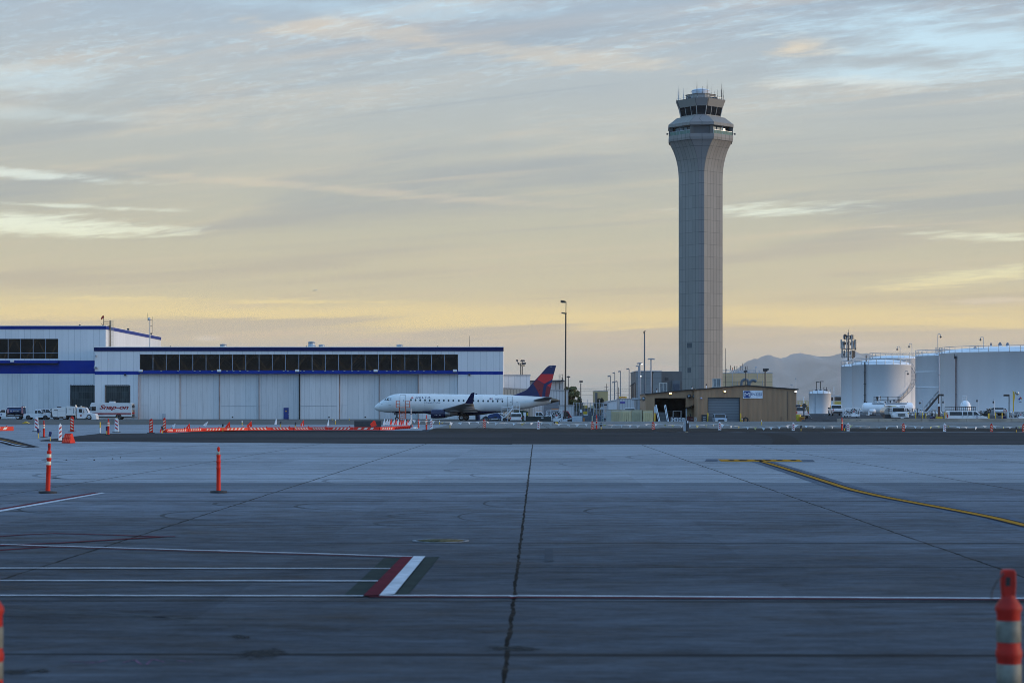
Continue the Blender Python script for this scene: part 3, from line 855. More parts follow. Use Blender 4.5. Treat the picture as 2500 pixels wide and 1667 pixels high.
for k in range(7):                     # deeper trusses seen through the glass
 tb = MB()
 y_ = 9 + 7.5 * k
 tb.bar((hx(345), y_, zb_ + 0.6), (hx(1114), y_, zb_ + 0.6), 0.25)
 for q in range(10):
  x_ = hx(345 + q * 77)
  tb.bar((x_, y_, zt_), (x_ + 38 * S, y_, zb_ + 0.6), 0.16)
  tb.bar((x_ + 38 * S, y_, zb_ + 0.6), (x_ + 77 * S, y_, zt_), 0.16)
 if k < 3:
  tb.build('roof_truss', TRUSS, hang)
MB().box(0.31, WW - 0.31, DP - 0.6, DP - 0.31, 0.1, hz_(854)).build('back_lining', INSIDE, hang)
edges = [341, 438.5, 535, 632, 731, 828, 925, 1021, 1118]
doors = []
for k in range(8):
 y_ = 0.35 if k in (0, 3, 4, 7) else 0.8
 if k in (1, 2):
  y_ = 0.6
 db = MB().box(hx(edges[k]) + (0.06 if k else 0), hx(edges[k + 1]) - 0.06, y_ - 0.12, y_ + 0.12, 0.03, hz_(912.3))
 if k in (2, 4):
  db.box(hx(edges[k]) + 0.2, hx(edges[k + 1]) - 0.5, y_ - 0.16, y_ - 0.12, hz_(991), hz_(990.2), 1)
 else:
  db.box(hx(edges[k]) + 0.1, hx(edges[k]) + 1.6, y_ - 0.16, y_ - 0.12, hz_(990), hz_(989.2), 1)
 dr = db.build('hangar_door', [HDOOR2 if k in (3, 6) else HDOOR, PIPE], hang)
 doors.append((dr, y_))
 gb_ = MB().box(hx(edges[k]) - 0.04, hx(edges[k]) + 0.05, y_ - 0.3, y_ + 0.3, 0.03, hz_(912.3))
 gb_.build('door_edge', M('rusty_pink_steel_%d' % k, (0.26, 0.19, 0.17), 0.7, var=0.35, scale=0.7, dirt=0.4), dr)
MB().box(hx(731) - 0.12, hx(731) + 0.12, -0.02, 0.2, 0.02, hz_(912.3)).build('door_guide', BLACK, hang)
d4, y4 = doors[3]
pd = MB().box(hx(692), hx(704.5), y4 - 0.2, y4 - 0.125, 0.05, hz_(995)).build('side_door', M('blue_door_paint', (0.012, 0.035, 0.20), 0.5), d4)
MB().box(hx(696.5), hx(700), y4 - 0.215, y4 - 0.201, hz_(1005), hz_(1002)).build('door_sign', YELLOW, d4)
MB().box(hx(703), hx(704), y4 - 0.24, y4 - 0.201, hz_(1012), hz_(1010)).build('door_handle', STEEL, d4)
pv_ = MB().box(hx(395.5), hx(404.5), doors[0][1] - 0.2, doors[0][1] - 0.122, 0.05, hz_(1009.5)).build('access_panel', PIPE, doors[0][0])
for k, px in ((2, 567), (4, 803), (5, 891)):
 MB().cyl((hx(px), doors[k][1] - 0.12, hz_(1018)), (hx(px), doors[k][1] - 0.2, hz_(1018)), 0.14, n=12).build('round_vent', BLACK, doors[k][0])
for px in (346, 537, 727, 918, 1111):
 lb = MB().box(hx(px - 4.7), hx(px + 4.7), -1.35, -0.953, hz_(907.5), hz_(902))
 lo_ = lb.build('floodlight', WHITE, hang)
 MB().box(hx(px - 4.2), hx(px + 4.2), -1.33, -0.96, hz_(907.9), hz_(907.5) - 0.002).build('lens', STEEL, lo_)
brk = None
for px in (396, 437, 477, 490, 520, 556, 572, 588, 606, 633, 694, 704, 735, 744, 766, 795, 814, 842, 861, 876, 905, 945, 973, 1003, 1013, 1035, 1064):
 if brk is None:
  brk = MB().box(-0.16, 0.16, -1.02, -0.952, hz_(907), hz_(904.6)).build('bracket', MULL, hang, (hx(px), 0, 0))
 else:
  c_ = brk.copy()
  C.objects.link(c_)
  c_.parent = hang
  c_.location = (hx(px), 0, 0)
MB().box(hx(259), hx(315), 0.14, 0.2, hz_(996), hz_(943) - 0.004).build('curtained_opening', CURTAIN, hang)
fr_ = MB()
for (a, b, c_, d_) in ((256, 318, 941.5, 943), (256, 258, 941, 996), (316, 318, 941, 996), (258, 316, 968, 968.6)):
 fr_.box(hx(a), hx(b), -0.05, -0.002, hz_(d_), hz_(c_))
for q in range(12):
 fr_.box(hx(259 + q * 5), hx(259.6 + q * 5), -0.05, -0.003, hz_(943), hz_(939.6))
fr_.box(hx(256), hx(316), -0.05, -0.002, hz_(940), hz_(939.4)).box(hx(256), hx(256.6), -0.052, -0.003, hz_(996), hz_(939.4))
fr_.build('opening_frame', DARK, hang)
MB().cyl((hx(338.5), -0.12, 0.05), (hx(338.5), -0.12, hz_(914)), 0.1, n=8).build('downpipe', M('faded_pink_pipe', (0.42, 0.33, 0.32), 0.6), hang)
for px, py in ((306, 915), (1146, 915)):
 MB().box(hx(px - 2.4), hx(px + 2.4), -0.4, -0.062, hz_(py + 2), hz_(py - 2.5)).build('wall_lamp', DARK, hang)
for px, py in ((234.6, 869), (232, 897.5), (236, 898)):
 MB().box(hx(px - 1.6), hx(px + 1.6), -0.5, -0.062, hz_(py + 2.2), hz_(py - 2.2)).cyl((hx(px + 1), -0.7, hz_(py - 3)), (hx(px + 1), -0.2, hz_(py + 1)), 0.12, n=8).build('camera_bracket', STEEL, hang)
for px, wpx, hpx, dpt in ((545, 9, 7, 6), (761, 9.5, 13, 5), (785.5, 8.5, 5.5, 5), (976, 9, 5.5, 6)):
 dd = D0 + dpt
 zb0, zb1 = hz_(852), Z(847 - hpx, dd)
 r_ = wpx * dd / F
 cx_ = X(px, dd) - X(231, D0)
 v_ = MB().lathe([(r_, zb0), (r_, zb0 + 0.55 * (zb1 - zb0)), (r_ * 0.88, zb0 + 0.6 * (zb1 - zb0)), (r_ * 0.9, zb1 - 0.12), (r_ * 0.98, zb1 - 0.1), (r_ * 0.8, zb1), (0.01, zb1 + 0.05)], 20, c=(cx_, dpt))
 v_.build('roof_vent', STEEL, hang)
for px in (414, 747, 1068):
 MB().cyl((hx(px), 1.0, hz_(851)), (hx(px), 1.0, hz_(844)), 0.11, n=8).build('vent_pipe', DARK, hang)
# mast on the hangar roof
mast = thing('antenna_mast', 'thin grey antenna mast with side arms standing on the white hangar roof', 'antenna', (X(366, 384), 384, hz_(851)))
zz = lambda py: Z(py, 384) - hz_(851)
sx_ = 384 / F
MB().cyl((0, 0, 0), (0, 0, zz(778)), 0.11, 0.08, 8).build('pole', STEEL, mast)
MB().bar((-5.5 * sx_, 0, zz(782)), (6 * sx_, 0, zz(781.5)), 0.07).build('side_arm', DARK, mast)
for py in (796, 812):
 MB().bar((0, 0, zz(py)), (6 * sx_, 0, zz(py)), 0.07).build('side_arm', DARK, mast)
MB().cyl((-5.3 * sx_, 0, zz(783)), (-5.3 * sx_, 0, zz(764)), 0.03, n=6).build('whip_aerial', DARK, mast)
MB().cyl((5.8 * sx_, 0, zz(814)), (5.8 * sx_, 0, zz(773)), 0.025, n=6).build('whip_aerial', DARK, mast)
MB().lathe([(0.1, -0.2), (0.26, -0.15), (0.3, 0.1), (0.2, 0.28), (0.02, 0.33)], 12, c=(0, 0)).build('beacon', STEEL, mast, (-0.15, 0, zz(779.5)))
ra = thing('rod_aerial', 'thin rod aerial standing on the right end of the white hangar roof', 'antenna', (X(1146, 384), 384, hz_(851)))
MB().cyl((0, 0, 0), (0, 0, Z(820, 384) - hz_(851)), 0.045, 0.03, 6).build('rod', DARK, ra)
MB().cyl((0, 0, 0), (0, 0, 0.5), 0.09, 0.07, 8).build('socket', DARK, ra)
# ================================================================ left hangar
D1 = 388.0
S1 = D1 / F
XR = X(258, D1) - 0.0
lh = thing('tall_hangar', 'tall white hangar at the left edge with blue bands and a blue roof edge', 'hangar', (XR, D1, 0))
lx = lambda px: (px - 258) * S1
lz = lambda py: Z(py, D1)
XL = lx(-420)
q = MB()
for a, b, y0, y1 in ((-420, 258, 803.5, 827), (142, 258, 827, 880), (-420, -60, 827, 880), (143, 172, 912, 1030), (172, 231, 912, 941), (231, 258, 912, 1030)):
 q.box(lx(a), lx(b), 0, 0.3, max(0, lz(y1)), lz(y0))
q.box(lx(-420), lx(142), 0, 0.3, lz(880), lz(875.5))
DP1 = 61.0
q.box(-0.3, 0, 0.3, DP1, 0, lz(796.5)).box(XL, XL + 0.3, 0.3, DP1, 0, lz(797)).box(XL + 0.3, -0.3, DP1 - 0.3, DP1, 0, lz(797))
q.build('wall', HWALL, lh)
MB().box(XL + 0.31, -0.31, 0.31, DP1 - 0.31, lz(803), lz(800)).build('roof', ROOFM, lh)
MB().box(XL, 0.06, -0.12, -0.003, lz(803.5), lz(796)).box(0.004, 0.07, 0.001, DP1, lz(804), lz(796)).build('fascia', M('blue_fascia', (0.003, 0.024, 0.20), 0.5, var=0.06, spec=0.2), lh)
MB().box(XL, 0.09, -0.2, DP1, lz(796) + 0.004, lz(795)).build('roof_edge', WHITE, lh)
MB().box(lx(-420), lx(143), -0.8, -0.002, lz(886.5), lz(880.5)).build('canopy', BANDB, lh)
MB().box(lx(143), lx(258), -0.05, -0.002, lz(912), lz(880.5)).build('blue_band', BANDB, lh)
for k in range(7):
 a = 142 - 30.6 * (k + 1)
 wn_ = MB().box(lx(a) + 0.05, lx(a + 30.6) - 0.05, 0.12, 0.15, lz(875.5) + 0.004, lz(827) - 0.004).build('window', HGLASS, lh)
 MB().box(lx(a) - 0.045, lx(a) + 0.045, 0.03, 0.2, lz(875), lz(827) - 0.003).box(lx(a) + 0.046, lx(a + 30.6) - 0.046, 0.06, 0.2, lz(862), lz(861.2)).build('mullion', MULL, wn_)
lt = MB()
for k in range(9):
 a = lx(142 - 56 * k)
 lt.bar((a, 1.5, lz(826)), (a - 28 * S1, 1.5, lz(879)), 0.22)
 lt.bar((a - 28 * S1, 1.5, lz(879)), (a - 56 * S1, 1.5, lz(826)), 0.22)
lt.build('roof_truss', TRUSS, lh)
MB().box(XL + 0.31, -0.31, 25, 25.3, 0.1, lz(804)).build('inner_partition', INSIDE, lh)
ed = [143, 49, -46, -141, -236, -331, -420]
for k in range(6):
 y_ = 0.45 if k % 2 == 0 else 0.85
 dr = MB().box(lx(ed[k + 1]) + 0.04, lx(ed[k]) - 0.02, y_ - 0.12, y_ + 0.12, 0.03, lz(912)).build('hangar_door', HDOOR, lh)
 MB().box(lx(ed[k + 1]) + 0.04, lx(ed[k]) - 0.02, y_ - 0.12, y_ + 0.12, lz(912) + 0.003, lz(890.5)).build('blue_panel', BANDB, dr)
MB().box(lx(-420), lx(143), 0.3, 0.34, lz(890.5), lz(886.7)).build('door_track', DARK, lh)
MB().box(lx(173), lx(230), 0.12, 0.2, 0.02, lz(941) - 0.003).build('curtained_opening', CURTAIN, lh)
f2 = MB().box(lx(171), lx(229.5), -0.06, -0.002, lz(941), lz(940.2)).box(lx(171), lx(171.8), -0.06, -0.003, 0.02, lz(938))
for k in range(12):
 f2.box(lx(174 + 4.7 * k), lx(174.5 + 4.7 * k), -0.06, -0.004, lz(940.2), lz(938))
f2.build('opening_frame', DARK, lh)
MB().box(lx(29), lx(37), -1.3, -0.803, lz(884), lz(878)).build('floodlight', WHITE, lh)
for px in (192,):
 MB().cyl((lx(px), 1, lz(797)), (lx(px), 1, lz(793.5)), 0.1, n=8).cyl((lx(px), 1, lz(793.5)), (lx(px), 1, lz(791.6)), 0.14, 0.2, n=8).build('roof_vent', DARK, lh)
u_ = MB()
u_.tube([(lx(247.5) + 0.28 * cos(t_), 1, lz(792) + 0.3 + 0.28 * sin(t_)) for t_ in [PI * (1 + k / 8) for k in range(9)]], 0.04)
u_.cyl((lx(247.5), 1, lz(797)), (lx(247.5), 1, lz(792)), 0.05, n=6).build('roof_hook', DARK, lh)
for k, Dp in ((0, 24), (1, 50)):
 MB().box(-0.5, -0.1, Dp, Dp + 0.5, lz(795), lz(795) + 0.45).build('roof_lug', DARK, lh)
# caged ladder with a small platform on the right wall of the tall hangar
lad = thing('caged_ladder', 'brown caged ladder and railed landing on the right wall of the tall hangar', 'ladder', (XR + 0.02, 391.0, 0))
sl = 391.0 / F
lxx = lambda px: X(px, 391.0) - XR - 0.02
lzz = lambda py: Z(py, 391.0)
RUST = M('brown_ladder_steel', (0.10, 0.075, 0.05), 0.6, var=0.3)
RUST2 = M('pale_cage_steel', (0.42, 0.38, 0.30), 0.6, var=0.2)
MB().box(lxx(267.3), lxx(270), -0.06, 0.06, lzz(852), lzz(782.5)).build('stringer', RUST, lad)
cg = MB()
for px in (271.2, 273.2, 275.2, 277.5):
 cg.box(lxx(px - 0.22), lxx(px + 0.22), -0.35, -0.3, lzz(852), lzz(782.5))
for k in range(9):
 cg.box(lxx(270.2), lxx(277.9), -0.38, -0.35, lzz(785 + 7.3 * k), lzz(784.4 + 7.3 * k))
cg.build('cage', RUST2, lad)
pf = MB().box(lxx(254.4), lxx(267), -0.6, 0.3, lzz(797), lzz(795))
for py in (782.6, 786.5, 790.6):
 pf.box(lxx(254.5), lxx(267), -0.6, -0.54, lzz(py + 0.45), lzz(py - 0.35))
pf.box(lxx(253.9), lxx(255), -0.6, -0.5, lzz(797), lzz(776))
pf.build('landing', RUST, lad)
ws = thing('windsock', 'red windsock hanging limp from a short pole on the tall hangar roof', 'windsock', (X(253.6, 391.6), 391.6, lz(800)))
MB().cyl((0, 0, 0), (0, 0, Z(772, 391.6) - lz(800)), 0.05, n=6).build('pole', RUST2, ws)
sk = MB()
pts = [(-0.02, Z(772.5, 391.6) - lz(800), 0.26), (-0.20, Z(773.5, 391.6) - lz(800), 0.24), (-0.36, Z(776, 391.6) - lz(800), 0.17), (-0.5, Z(780, 391.6) - lz(800), 0.12)]
for (a, za, ra_), (b, zb, rb_) in zip(pts[:-1], pts[1:]):
 sk.cyl((a, 0, za), (b, 0, zb), ra_, rb_, 10, caps=False)
sk.build('sock', M('windsock_cloth', (0.30, 0.02, 0.015), 0.8), ws)
# ================================================================ low sheds behind the aircraft
RIB = PANEL('ribbed_white_metal', (0.50, 0.53, 0.55), (0.22, 0.24, 0.27), 0.55, 0, 0.13, 0, var=0.05, axis='xy', seam=0.6)
RIBD = PANEL('ribbed_beige_metal', (0.36, 0.36, 0.33), (0.16, 0.16, 0.16), 0.62, 0, 0.16, 0, var=0.05, axis='xy', seam=0.7)
def shed(name, label, cat, D, px0, px1, pyl, pyr, depth, mat, base=0.0, roofm=None, trim=None):
 r = thing(name, label, cat, (X(px0, D), D, base))
 wd = X(px1, D) - X(px0, D)
 zl, zr = Z(pyl, D) - base, Z(pyr, D) - base
 MB().prism([(0, 0), (wd, 0), (wd, zr), (0, zl)], 0, depth).build('wall', mat, r)
 MB().prism([(-0.12, zl + 0.002), (wd + 0.12, zr + 0.002), (wd + 0.12, zr + 0.2), (-0.12, zl + 0.2)], -0.12, depth + 0.1).build('roof', trim or roofm or ROOFM, r)
 return r, (lambda px: X(px, D) - X(px0, D)), (lambda py: Z(py, D) - base)
a1, ax_, az_ = shed('white_annex', 'plain white annex with a flat roof beside the long hangar', 'building', 402, 1226, 1294, 917, 917, 30, HWALL)
a2, bx2, bz2 = shed('ribbed_shed', 'low ribbed metal shed with a wide roll door behind the aircraft tail', 'building', 392, 1228.5, 1387, 948.5, 954.5, 25, RIB)
MB().box(bx2(1228.7), bx2(1300), -0.1, -0.003, 0.0, bz2(950)).build('beige_cladding', RIBD, a2)
MB().box(bx2(1327), bx2(1365), -0.08, -0.003, 0.0, bz2(978)).build('roll_door', PANEL('grey_roll_door', (0.17, 0.20, 0.24), (0.08, 0.09, 0.1), 50, 0.3, 0.01, 0.05, var=0.05), a2)
MB().box(bx2(1364.8), bx2(1366.4), -0.12, -0.004, 0.0, bz2(976)).build('door_post', DARK, a2)
a3, cx3, cz3 = shed('rooftop_shed', 'flat canopy roofed white block rising behind the ribbed shed', 'building', 425, 1272, 1376, 931.5, 929.5, 20, HWALL)
cn = MB().box(cx3(1270), cx3(1378), -1.4, -0.13, cz3(931), cz3(929))
for px in (1271, 1280, 1291, 1303, 1357, 1366, 1377):
 cn.box(cx3(px - 0.5), cx3(px + 0.5), -1.35, -1.2, 0.0, cz3(930))
cn.build('canopy', DARK, a3)
rl = thing('roof_ladder', 'grey caged roof ladder rising beside the dark lamp post', 'ladder', (X(1372, 424), 423.2, 0))
g_ = MB()
s_ = 423 / F
for px in (1364.5, 1373.5):
 g_.box((px - 0.4 - 1372) * s_, (px + 0.4 - 1372) * s_, -0.05, 0.05, Z(956, 423), Z(913, 423))
for k in range(14):
 g_.box((1364.5 - 1372) * s_, (1369 - 1372) * s_, -0.04, 0.04, Z(952 - 2.6 * k, 423), Z(951.5 - 2.6 * k, 423))
g_.box((1364.5 - 1372) * s_, (1374 - 1372) * s_, -0.06, 0.04, Z(914.6, 423), Z(913.6, 423))
g_.build('rails', DARK, rl)
MB().tube([((1371 + 3 * sin(k) - 1372) * s_, 0, Z(922 + 2 * k, 423)) for k in range(6)], 0.12).build('hose', DARK, rl)
a4, ex4, ez4 = shed('white_container', 'white shipping container with a dotted top edge behind the dark lamp post', 'container', 372, 1366.5, 1402, 991, 991, 6, RIB, base=-0.45)
# ================================================================ twin floodlight masts behind the hangar
fl = thing('floodlight_mast', 'pair of thin poles carrying a cluster of dark floodlights above the white annex', 'light mast', (X(1273.5, 406), 406, 0))
sf = 406 / F
fz = lambda py: Z(py, 406)
fx = lambda px: (px - 1273.5) * sf
MB().cyl((fx(1271.4), 0, 0), (fx(1271.4), 0, fz(886)), 0.1, n=8).build('pole', DARK, fl)
MB().cyl((fx(1275), 0.2, 0), (fx(1275), 0.2, fz(884)), 0.1, n=8).build('pole', DARK, fl)
for (px, py, wd, hh, tl) in ((1262.5, 880, 6, 4, 0.5), (1276, 880.5, 12, 4, 0), (1266, 887, 6, 3.5, 0.5), (1279.5, 887.2, 11, 4, -0.1)):
 h_ = MB()
 h_.prism([(-wd / 2 * sf, -hh * 0.2 * sf), (-wd * 0.3 * sf, -hh / 2 * sf), (wd * 0.35 * sf, -hh / 2 * sf), (wd / 2 * sf, 0), (wd * 0.3 * sf, hh / 2 * sf), (-wd * 0.3 * sf, hh / 2 * sf)], -0.4, 0.3)
 h_.bar((0, 0, -hh * 0.5 * sf), ((1273 - px) * 0.6 * sf, 0, -hh * 1.2 * sf), 0.07)
 o_ = h_.build('floodlight', DARK, fl, (fx(px), 0, fz(py)))
 o_.rotation_euler = (0, tl, 0)
MB().box(-0.35, 0.35, -0.3, 0.2, -0.2, 0.25).build('lamp_housing', M('tan_lens', (0.5, 0.36, 0.22), 0.4), fl, (fx(1277), 0, fz(892)))  # lens is plain tan, no emission
MB().bar((fx(1266), 0, fz(888)), (fx(1271.5), 0, fz(893)), 0.08).bar((fx(1271.4), 0.1, fz(886.5)), (fx(1279), 0.1, fz(886.5)), 0.08).build('cross_arm', DARK, fl)
# ================================================================ control tower
DT = 607.0
sT = DT / F
CONC = PANEL('tower_precast_panels', (0.265, 0.248, 0.222), (0.06, 0.06, 0.062), 1.0, 1.0, 0.065, 0.020, src='UV', rough=0.8, var=0.12, streak=0.22)
CONC2 = PANEL('tower_chamfer_panels', (0.235, 0.215, 0.205), (0.06, 0.06, 0.065), 1.0, 1.0, 0.05, 0.035, src='UV', rough=0.75, var=0.07, streak=0.10)
TX = X(1710.5, DT)
tw = thing('control_tower', 'very tall grey airport control tower with flared top and dark glass cab', 'control tower', (TX, DT, 0))
A0 = R(-3.5)
tz = lambda py: Z(py, DT)
def octa(a, c):
 """square of face length a whose corners are cut to width c, one corner towards the camera"""
 hs = (a + math.sqrt(2) * c) / 2
 ha = a / 2
 sq = [(hs, -ha), (hs, ha), (ha, hs), (-ha, hs), (-hs, ha), (-hs, -ha), (-ha, -hs), (ha, -hs)]
 t_ = R(-45) + A0
 return [(x * cos(t_) - y * sin(t_), x * sin(t_) + y * cos(t_)) for x, y in sq]
def stack(name, prof, mats, vper=3.68, np_=6, nc=2, cap_t=False, cap_b=False, par=None):
 mb = MB()
 for (z0, a0_, c0), (z1, a1_, c1_) in zip(prof[:-1], prof[1:]):
  p, q_ = octa(a0_, c0), octa(a1_, c1_)
  for k in range(8):
   k2 = (k + 1) % 8
   nn = np_ if k % 2 == 0 else nc
   mb.add([(p[k][0], p[k][1], z0), (p[k2][0], p[k2][1], z0), (q_[k2][0], q_[k2][1], z1), (q_[k][0], q_[k][1], z1)], [(0, 1, 2, 3)],
 0 if k % 2 == 0 else 1, False, [[(0, z0 / vper), (nn, z0 / vper), (nn, z1 / vper), (0, z1 / vper)]])
 if cap_t:
  mb.poly([(x, y, prof[-1][0]) for x, y in octa(*prof[-1][1:])])
 if cap_b:
  mb.poly([(x, y, prof[0][0]) for x, y in reversed(octa(*prof[0][1:]))])
 return mb.build(name, mats, par or tw)
def cw(t_):
 return 1.62 + (6.6 - 1.62) * t_ ** 2.3
flare = [(tz(440) + (tz(350) - tz(440)) * k / 18, 8.25 + 0.25 * k / 18, cw(k / 18)) for k in range(19)]
stack('shaft', [(0, 8.25, 1.62)] + flare, [CONC, CONC2])
stack('gallery_parapet', [(tz(350), 8.55, 7.0), (tz(344), 8.6, 7.25), (tz(336), 8.6, 7.25)], [CONC, CONC2], vper=40, np_=5, cap_t=True)
# gallery: recessed room with glazed balconies on the flat faces and solid corners
stack('gallery_core', [(tz(336) - 0.3, 6.6, 6.2), (tz(315), 6.6, 6.2)], [GLASS('gallery_glass', (0.02, 0.03, 0.04), 0.1), CONC2], np_=4)
GW = M('gallery_white_panel', (0.6, 0.62, 0.6), 0.5)
RAILG = M('balcony_green_glass', (0.14, 0.21, 0.17), 0.7, spec=0.2)
oc = octa(8.3, 7.0)
for k in range(8):
 p, q_ = Vector(oc[k]), Vector(oc[(k + 1) % 8])
 d_ = (q_ - p).normalized()
 nrm = Vector((d_.y, -d_.x))
 if k % 2 == 1:
  m_ = MB()
  pi_, qi = p - nrm * 0.55, q_ - nrm * 0.55
  m_.prism([(pi_.x, pi_.y), (qi.x, qi.y), (qi.x - nrm.x * 0.3, qi.y - nrm.y * 0.3), (pi_.x - nrm.x * 0.3, pi_.y - nrm.y * 0.3)], tz(336) + 0.01, tz(315.5), 'z')
  m_.build('corner_panel', CONC2, tw)
  for e, s_ in ((p, 1), (q_, -1)):
   c0 = e + d_ * s_ * 0.55 - nrm * 0.25
   pm = MB().bar((c0.x, c0.y, tz(336)), (c0.x, c0.y, tz(315.5)), 1.0, 0.5)
   pm.build('pier', CONC, tw)
 else:
  rm = MB()
  rm.bar((p.x, p.y, tz(335.9) + 0.55), (q_.x, q_.y, tz(335.9) + 0.55), 0.06, 1.0)
  rm.build('balcony_glass', RAILG, tw)
  rl_ = MB().bar((p.x, p.y, tz(335.9) + 1.12), (q_.x, q_.y, tz(335.9) + 1.12), 0.08, 0.08)
  for i in range(7):
   c0 = p + (q_ - p) * (i / 6)
   rl_.bar((c0.x, c0.y, tz(336)), (c0.x, c0.y, tz(335.9) + 1.12), 0.07)
  c0 = p + (q_ - p) * 0.5
  rl_.bar((c0.x, c0.y, tz(336)), (c0.x, c0.y, tz(315.5)), 0.14)
  rl_.build('balcony_rail', STEEL, tw)
  lp = MB()
  for i in range(4):
   a_, b_ = (0.14 + 0.2 * i, 0.30 + 0.2 * i)
   c0, c1_ = p + (q_ - p) * a_ - nrm * 1.25, p + (q_ - p) * b_ - nrm * 1.25
   if i < 3:
    lp.bar((c0.x, c0.y, tz(326)), (c1_.x, c1_.y, tz(326)), 0.05, 2.0)
  lp.build('gallery_window', GLASS('gallery_bright_glass_%d' % k, (0.20, 0.28, 0.31), 0.5), tw)
stack('eave', [(tz(316.5), 8.5, 7.0), (tz(315.5), 8.8, 7.2), (tz(308.5), 8.8, 7.2)], [CONC, CONC2], vper=30, np_=6, cap_b=True)
stack('sloped_roof', [(tz(308.5), 8.7, 7.15), (tz(291), 7.3, 4.1)], [CONC, CONC2], vper=60, np_=6, cap_t=True)
stack('cab_sill', [(tz(291.5), 6.75, 2.6), (tz(286), 6.75, 2.6)], [CONC, CONC2], vper=40, np_=1, nc=1)
stack('cab_window', [(tz(286), 6.6, 2.55), (tz(265), 7.05, 3.05)], [TOWERGLASS, TOWERGLASS])
TRIM = M('cab_mullion_grey', (0.38, 0.37, 0.35), 0.5)
o0, o1 = octa(6.66, 2.6), octa(7.12, 3.1)
for k in range(8):
 p0, q0, p1, q1 = [Vector((v_[0], v_[1], z_)) for v_, z_ in ((o0[k], tz(286)), (o0[(k + 1) % 8], tz(286)), (o1[k], tz(265)), (o1[(k + 1) % 8], tz(265)))]
 n_m = 3 if k % 2 == 0 else 1
 for i in range(n_m):
  f_ = i / n_m
  MB().bar(p0.lerp(q0, f_), p1.lerp(q1, f_), 0.16 if i == 0 else 0.11).build('cab_mullion', TRIM, tw)
stack('cab_fascia', [(tz(266), 7.15, 3.15), (tz(249.5), 7.65, 3.95), (tz(248), 7.75, 4.0)], [CONC, CONC2], vper=60, np_=1, nc=1, cap_t=True, cap_b=True)
for k in (5, 7):
 c_ = octa(8.2, 4.3)[k]
rail = MB()
oc = octa(7.55, 3.9)
for k in range(8):
 p, q_ = oc[k], oc[(k + 1) % 8]
 rail.bar((p[0], p[1], tz(248) + 0.5), (q_[0], q_[1], tz(248) + 0.5), 0.05)
 for i in range(5):
  x_, y_ = p[0] + (q_[0] - p[0]) * i / 5, p[1] + (q_[1] - p[1]) * i / 5
  rail.bar((x_, y_, tz(248) - 0.1), (x_, y_, tz(248) + 0.52), 0.06)
rail.build('roof_rail', STEEL, tw)
stack('penthouse', [(tz(249), 4.6, 2.2), (tz(234), 4.6, 2.2), (tz(233.3), 4.85, 2.35)], [CONC, CONC2], vper=40, np_=2, nc=1, cap_t=True)
MB().lathe([(2.45, tz(234)), (2.5, tz(232)), (2.75, tz(227)), (2.82, tz(223.5)), (2.6, tz(221)), (1.9, tz(219.2)), (0.9, tz(218.3)), (0.02, tz(218))], 32).build('radar_dome', M('radome_white', (0.62, 0.66, 0.72), 0.35), tw)
MB().lathe([(2.56, tz(221.4)), (2.75, tz(222.4)), (2.84, tz(223.6)), (2.80, tz(224.6))], 32).build('dome_seam', PIPE, tw)
aer = [(-7.0, -1.5, 212), (-6.6, 0, 205), (-6.5, 2, 216), (-5.4, -2, 219), (-4.4, -3, 227), (-3.5, -3.5, 228), (-1.5, -4, 203), (-1.4, -3.5, 210), (0.2, -4, 216), (1.6, -3.8, 202), (1.7, -3.2, 210),
 (2.9, -3, 215), (3.9, -2.6, 226), (5.0, -2, 222), (5.5, -1.5, 238), (6.2, -0.5, 208), (6.5, 0.5, 204), (6.7, 1.5, 212), (-2.9, -3.6, 232), (6.9, -0.2, 220)]
for x_, y_, py in aer:
 an = MB().cyl((x_, y_, tz(249)), (x_, y_, tz(py + 14) if py < 235 else tz(py)), 0.085, n=6)
 if py < 235:
  an.cyl((x_, y_, tz(py + 14)), (x_, y_, tz(py)), 0.045, 0.03, 6)
 an.build('aerial', DARK if x_ > -2 else PIPE, tw)
for x_, y_ in ((-3.6, -3.0), (4.0, -2.4), (4.3, -1.8), (-4.2, -2.2)):
 MB().box(x_ - 0.45, x_ + 0.45, y_ - 0.4, y_ + 0.4, tz(248.6), tz(241)).cyl((x_, y_ - 0.6, tz(243)), (x_, y_ - 0.3, tz(243)), 0.5, n=12).build('roof_equipment', DARK, tw)
for sgn in (-1, 1):
 MB().bar((sgn * 9.3, -1.2, tz(329)), (sgn * 10.4, -1.2, tz(329)), 0.12).box(sgn * 10.3 - 0.2, sgn * 10.3 + 0.2, -1.4, -1.0, tz(331), tz(327)).build('camera_arm', DARK, tw)
# openings low on the left face
ocs = octa(8.25, 1.62)
def on_face(k, f0, f1, y0, y1, mat, name, out=0.04, dep=0.25):
 p, q_ = Vector(ocs[k]), Vector(ocs[(k + 1) % 8])
 d_ = (q_ - p).normalized()
 nr = Vector((d_.y, -d_.x))
 a_, b_ = p + (q_ - p) * f0, p + (q_ - p) * f1
 m_ = MB().prism([(a_.x + nr.x * out, a_.y + nr.y * out), (b_.x + nr.x * out, b_.y + nr.y * out), (b_.x - nr.x * dep, b_.y - nr.y * dep), (a_.x - nr.x * dep, a_.y - nr.y * dep)], tz(y1), tz(y0), 'z')
 return m_.build(name, mat, tw)
LOUV = PANEL('dark_louvre', (0.07, 0.085, 0.10), (0.03, 0.035, 0.04), 30, 0.4, 0.01, 0.12, var=0.1)
left_k = min(range(0, 8, 2), key=lambda k: (Vector(ocs[k]) + Vector(ocs[(k + 1) % 8])).x + (Vector(ocs[k]) + Vector(ocs[(k + 1) % 8])).y)
on_face(left_k, 0.42, 0.66, 838, 850, LOUV, 'louvre')
on_face(left_k, 0.44, 0.62, 898, 910, LOUV, 'louvre')
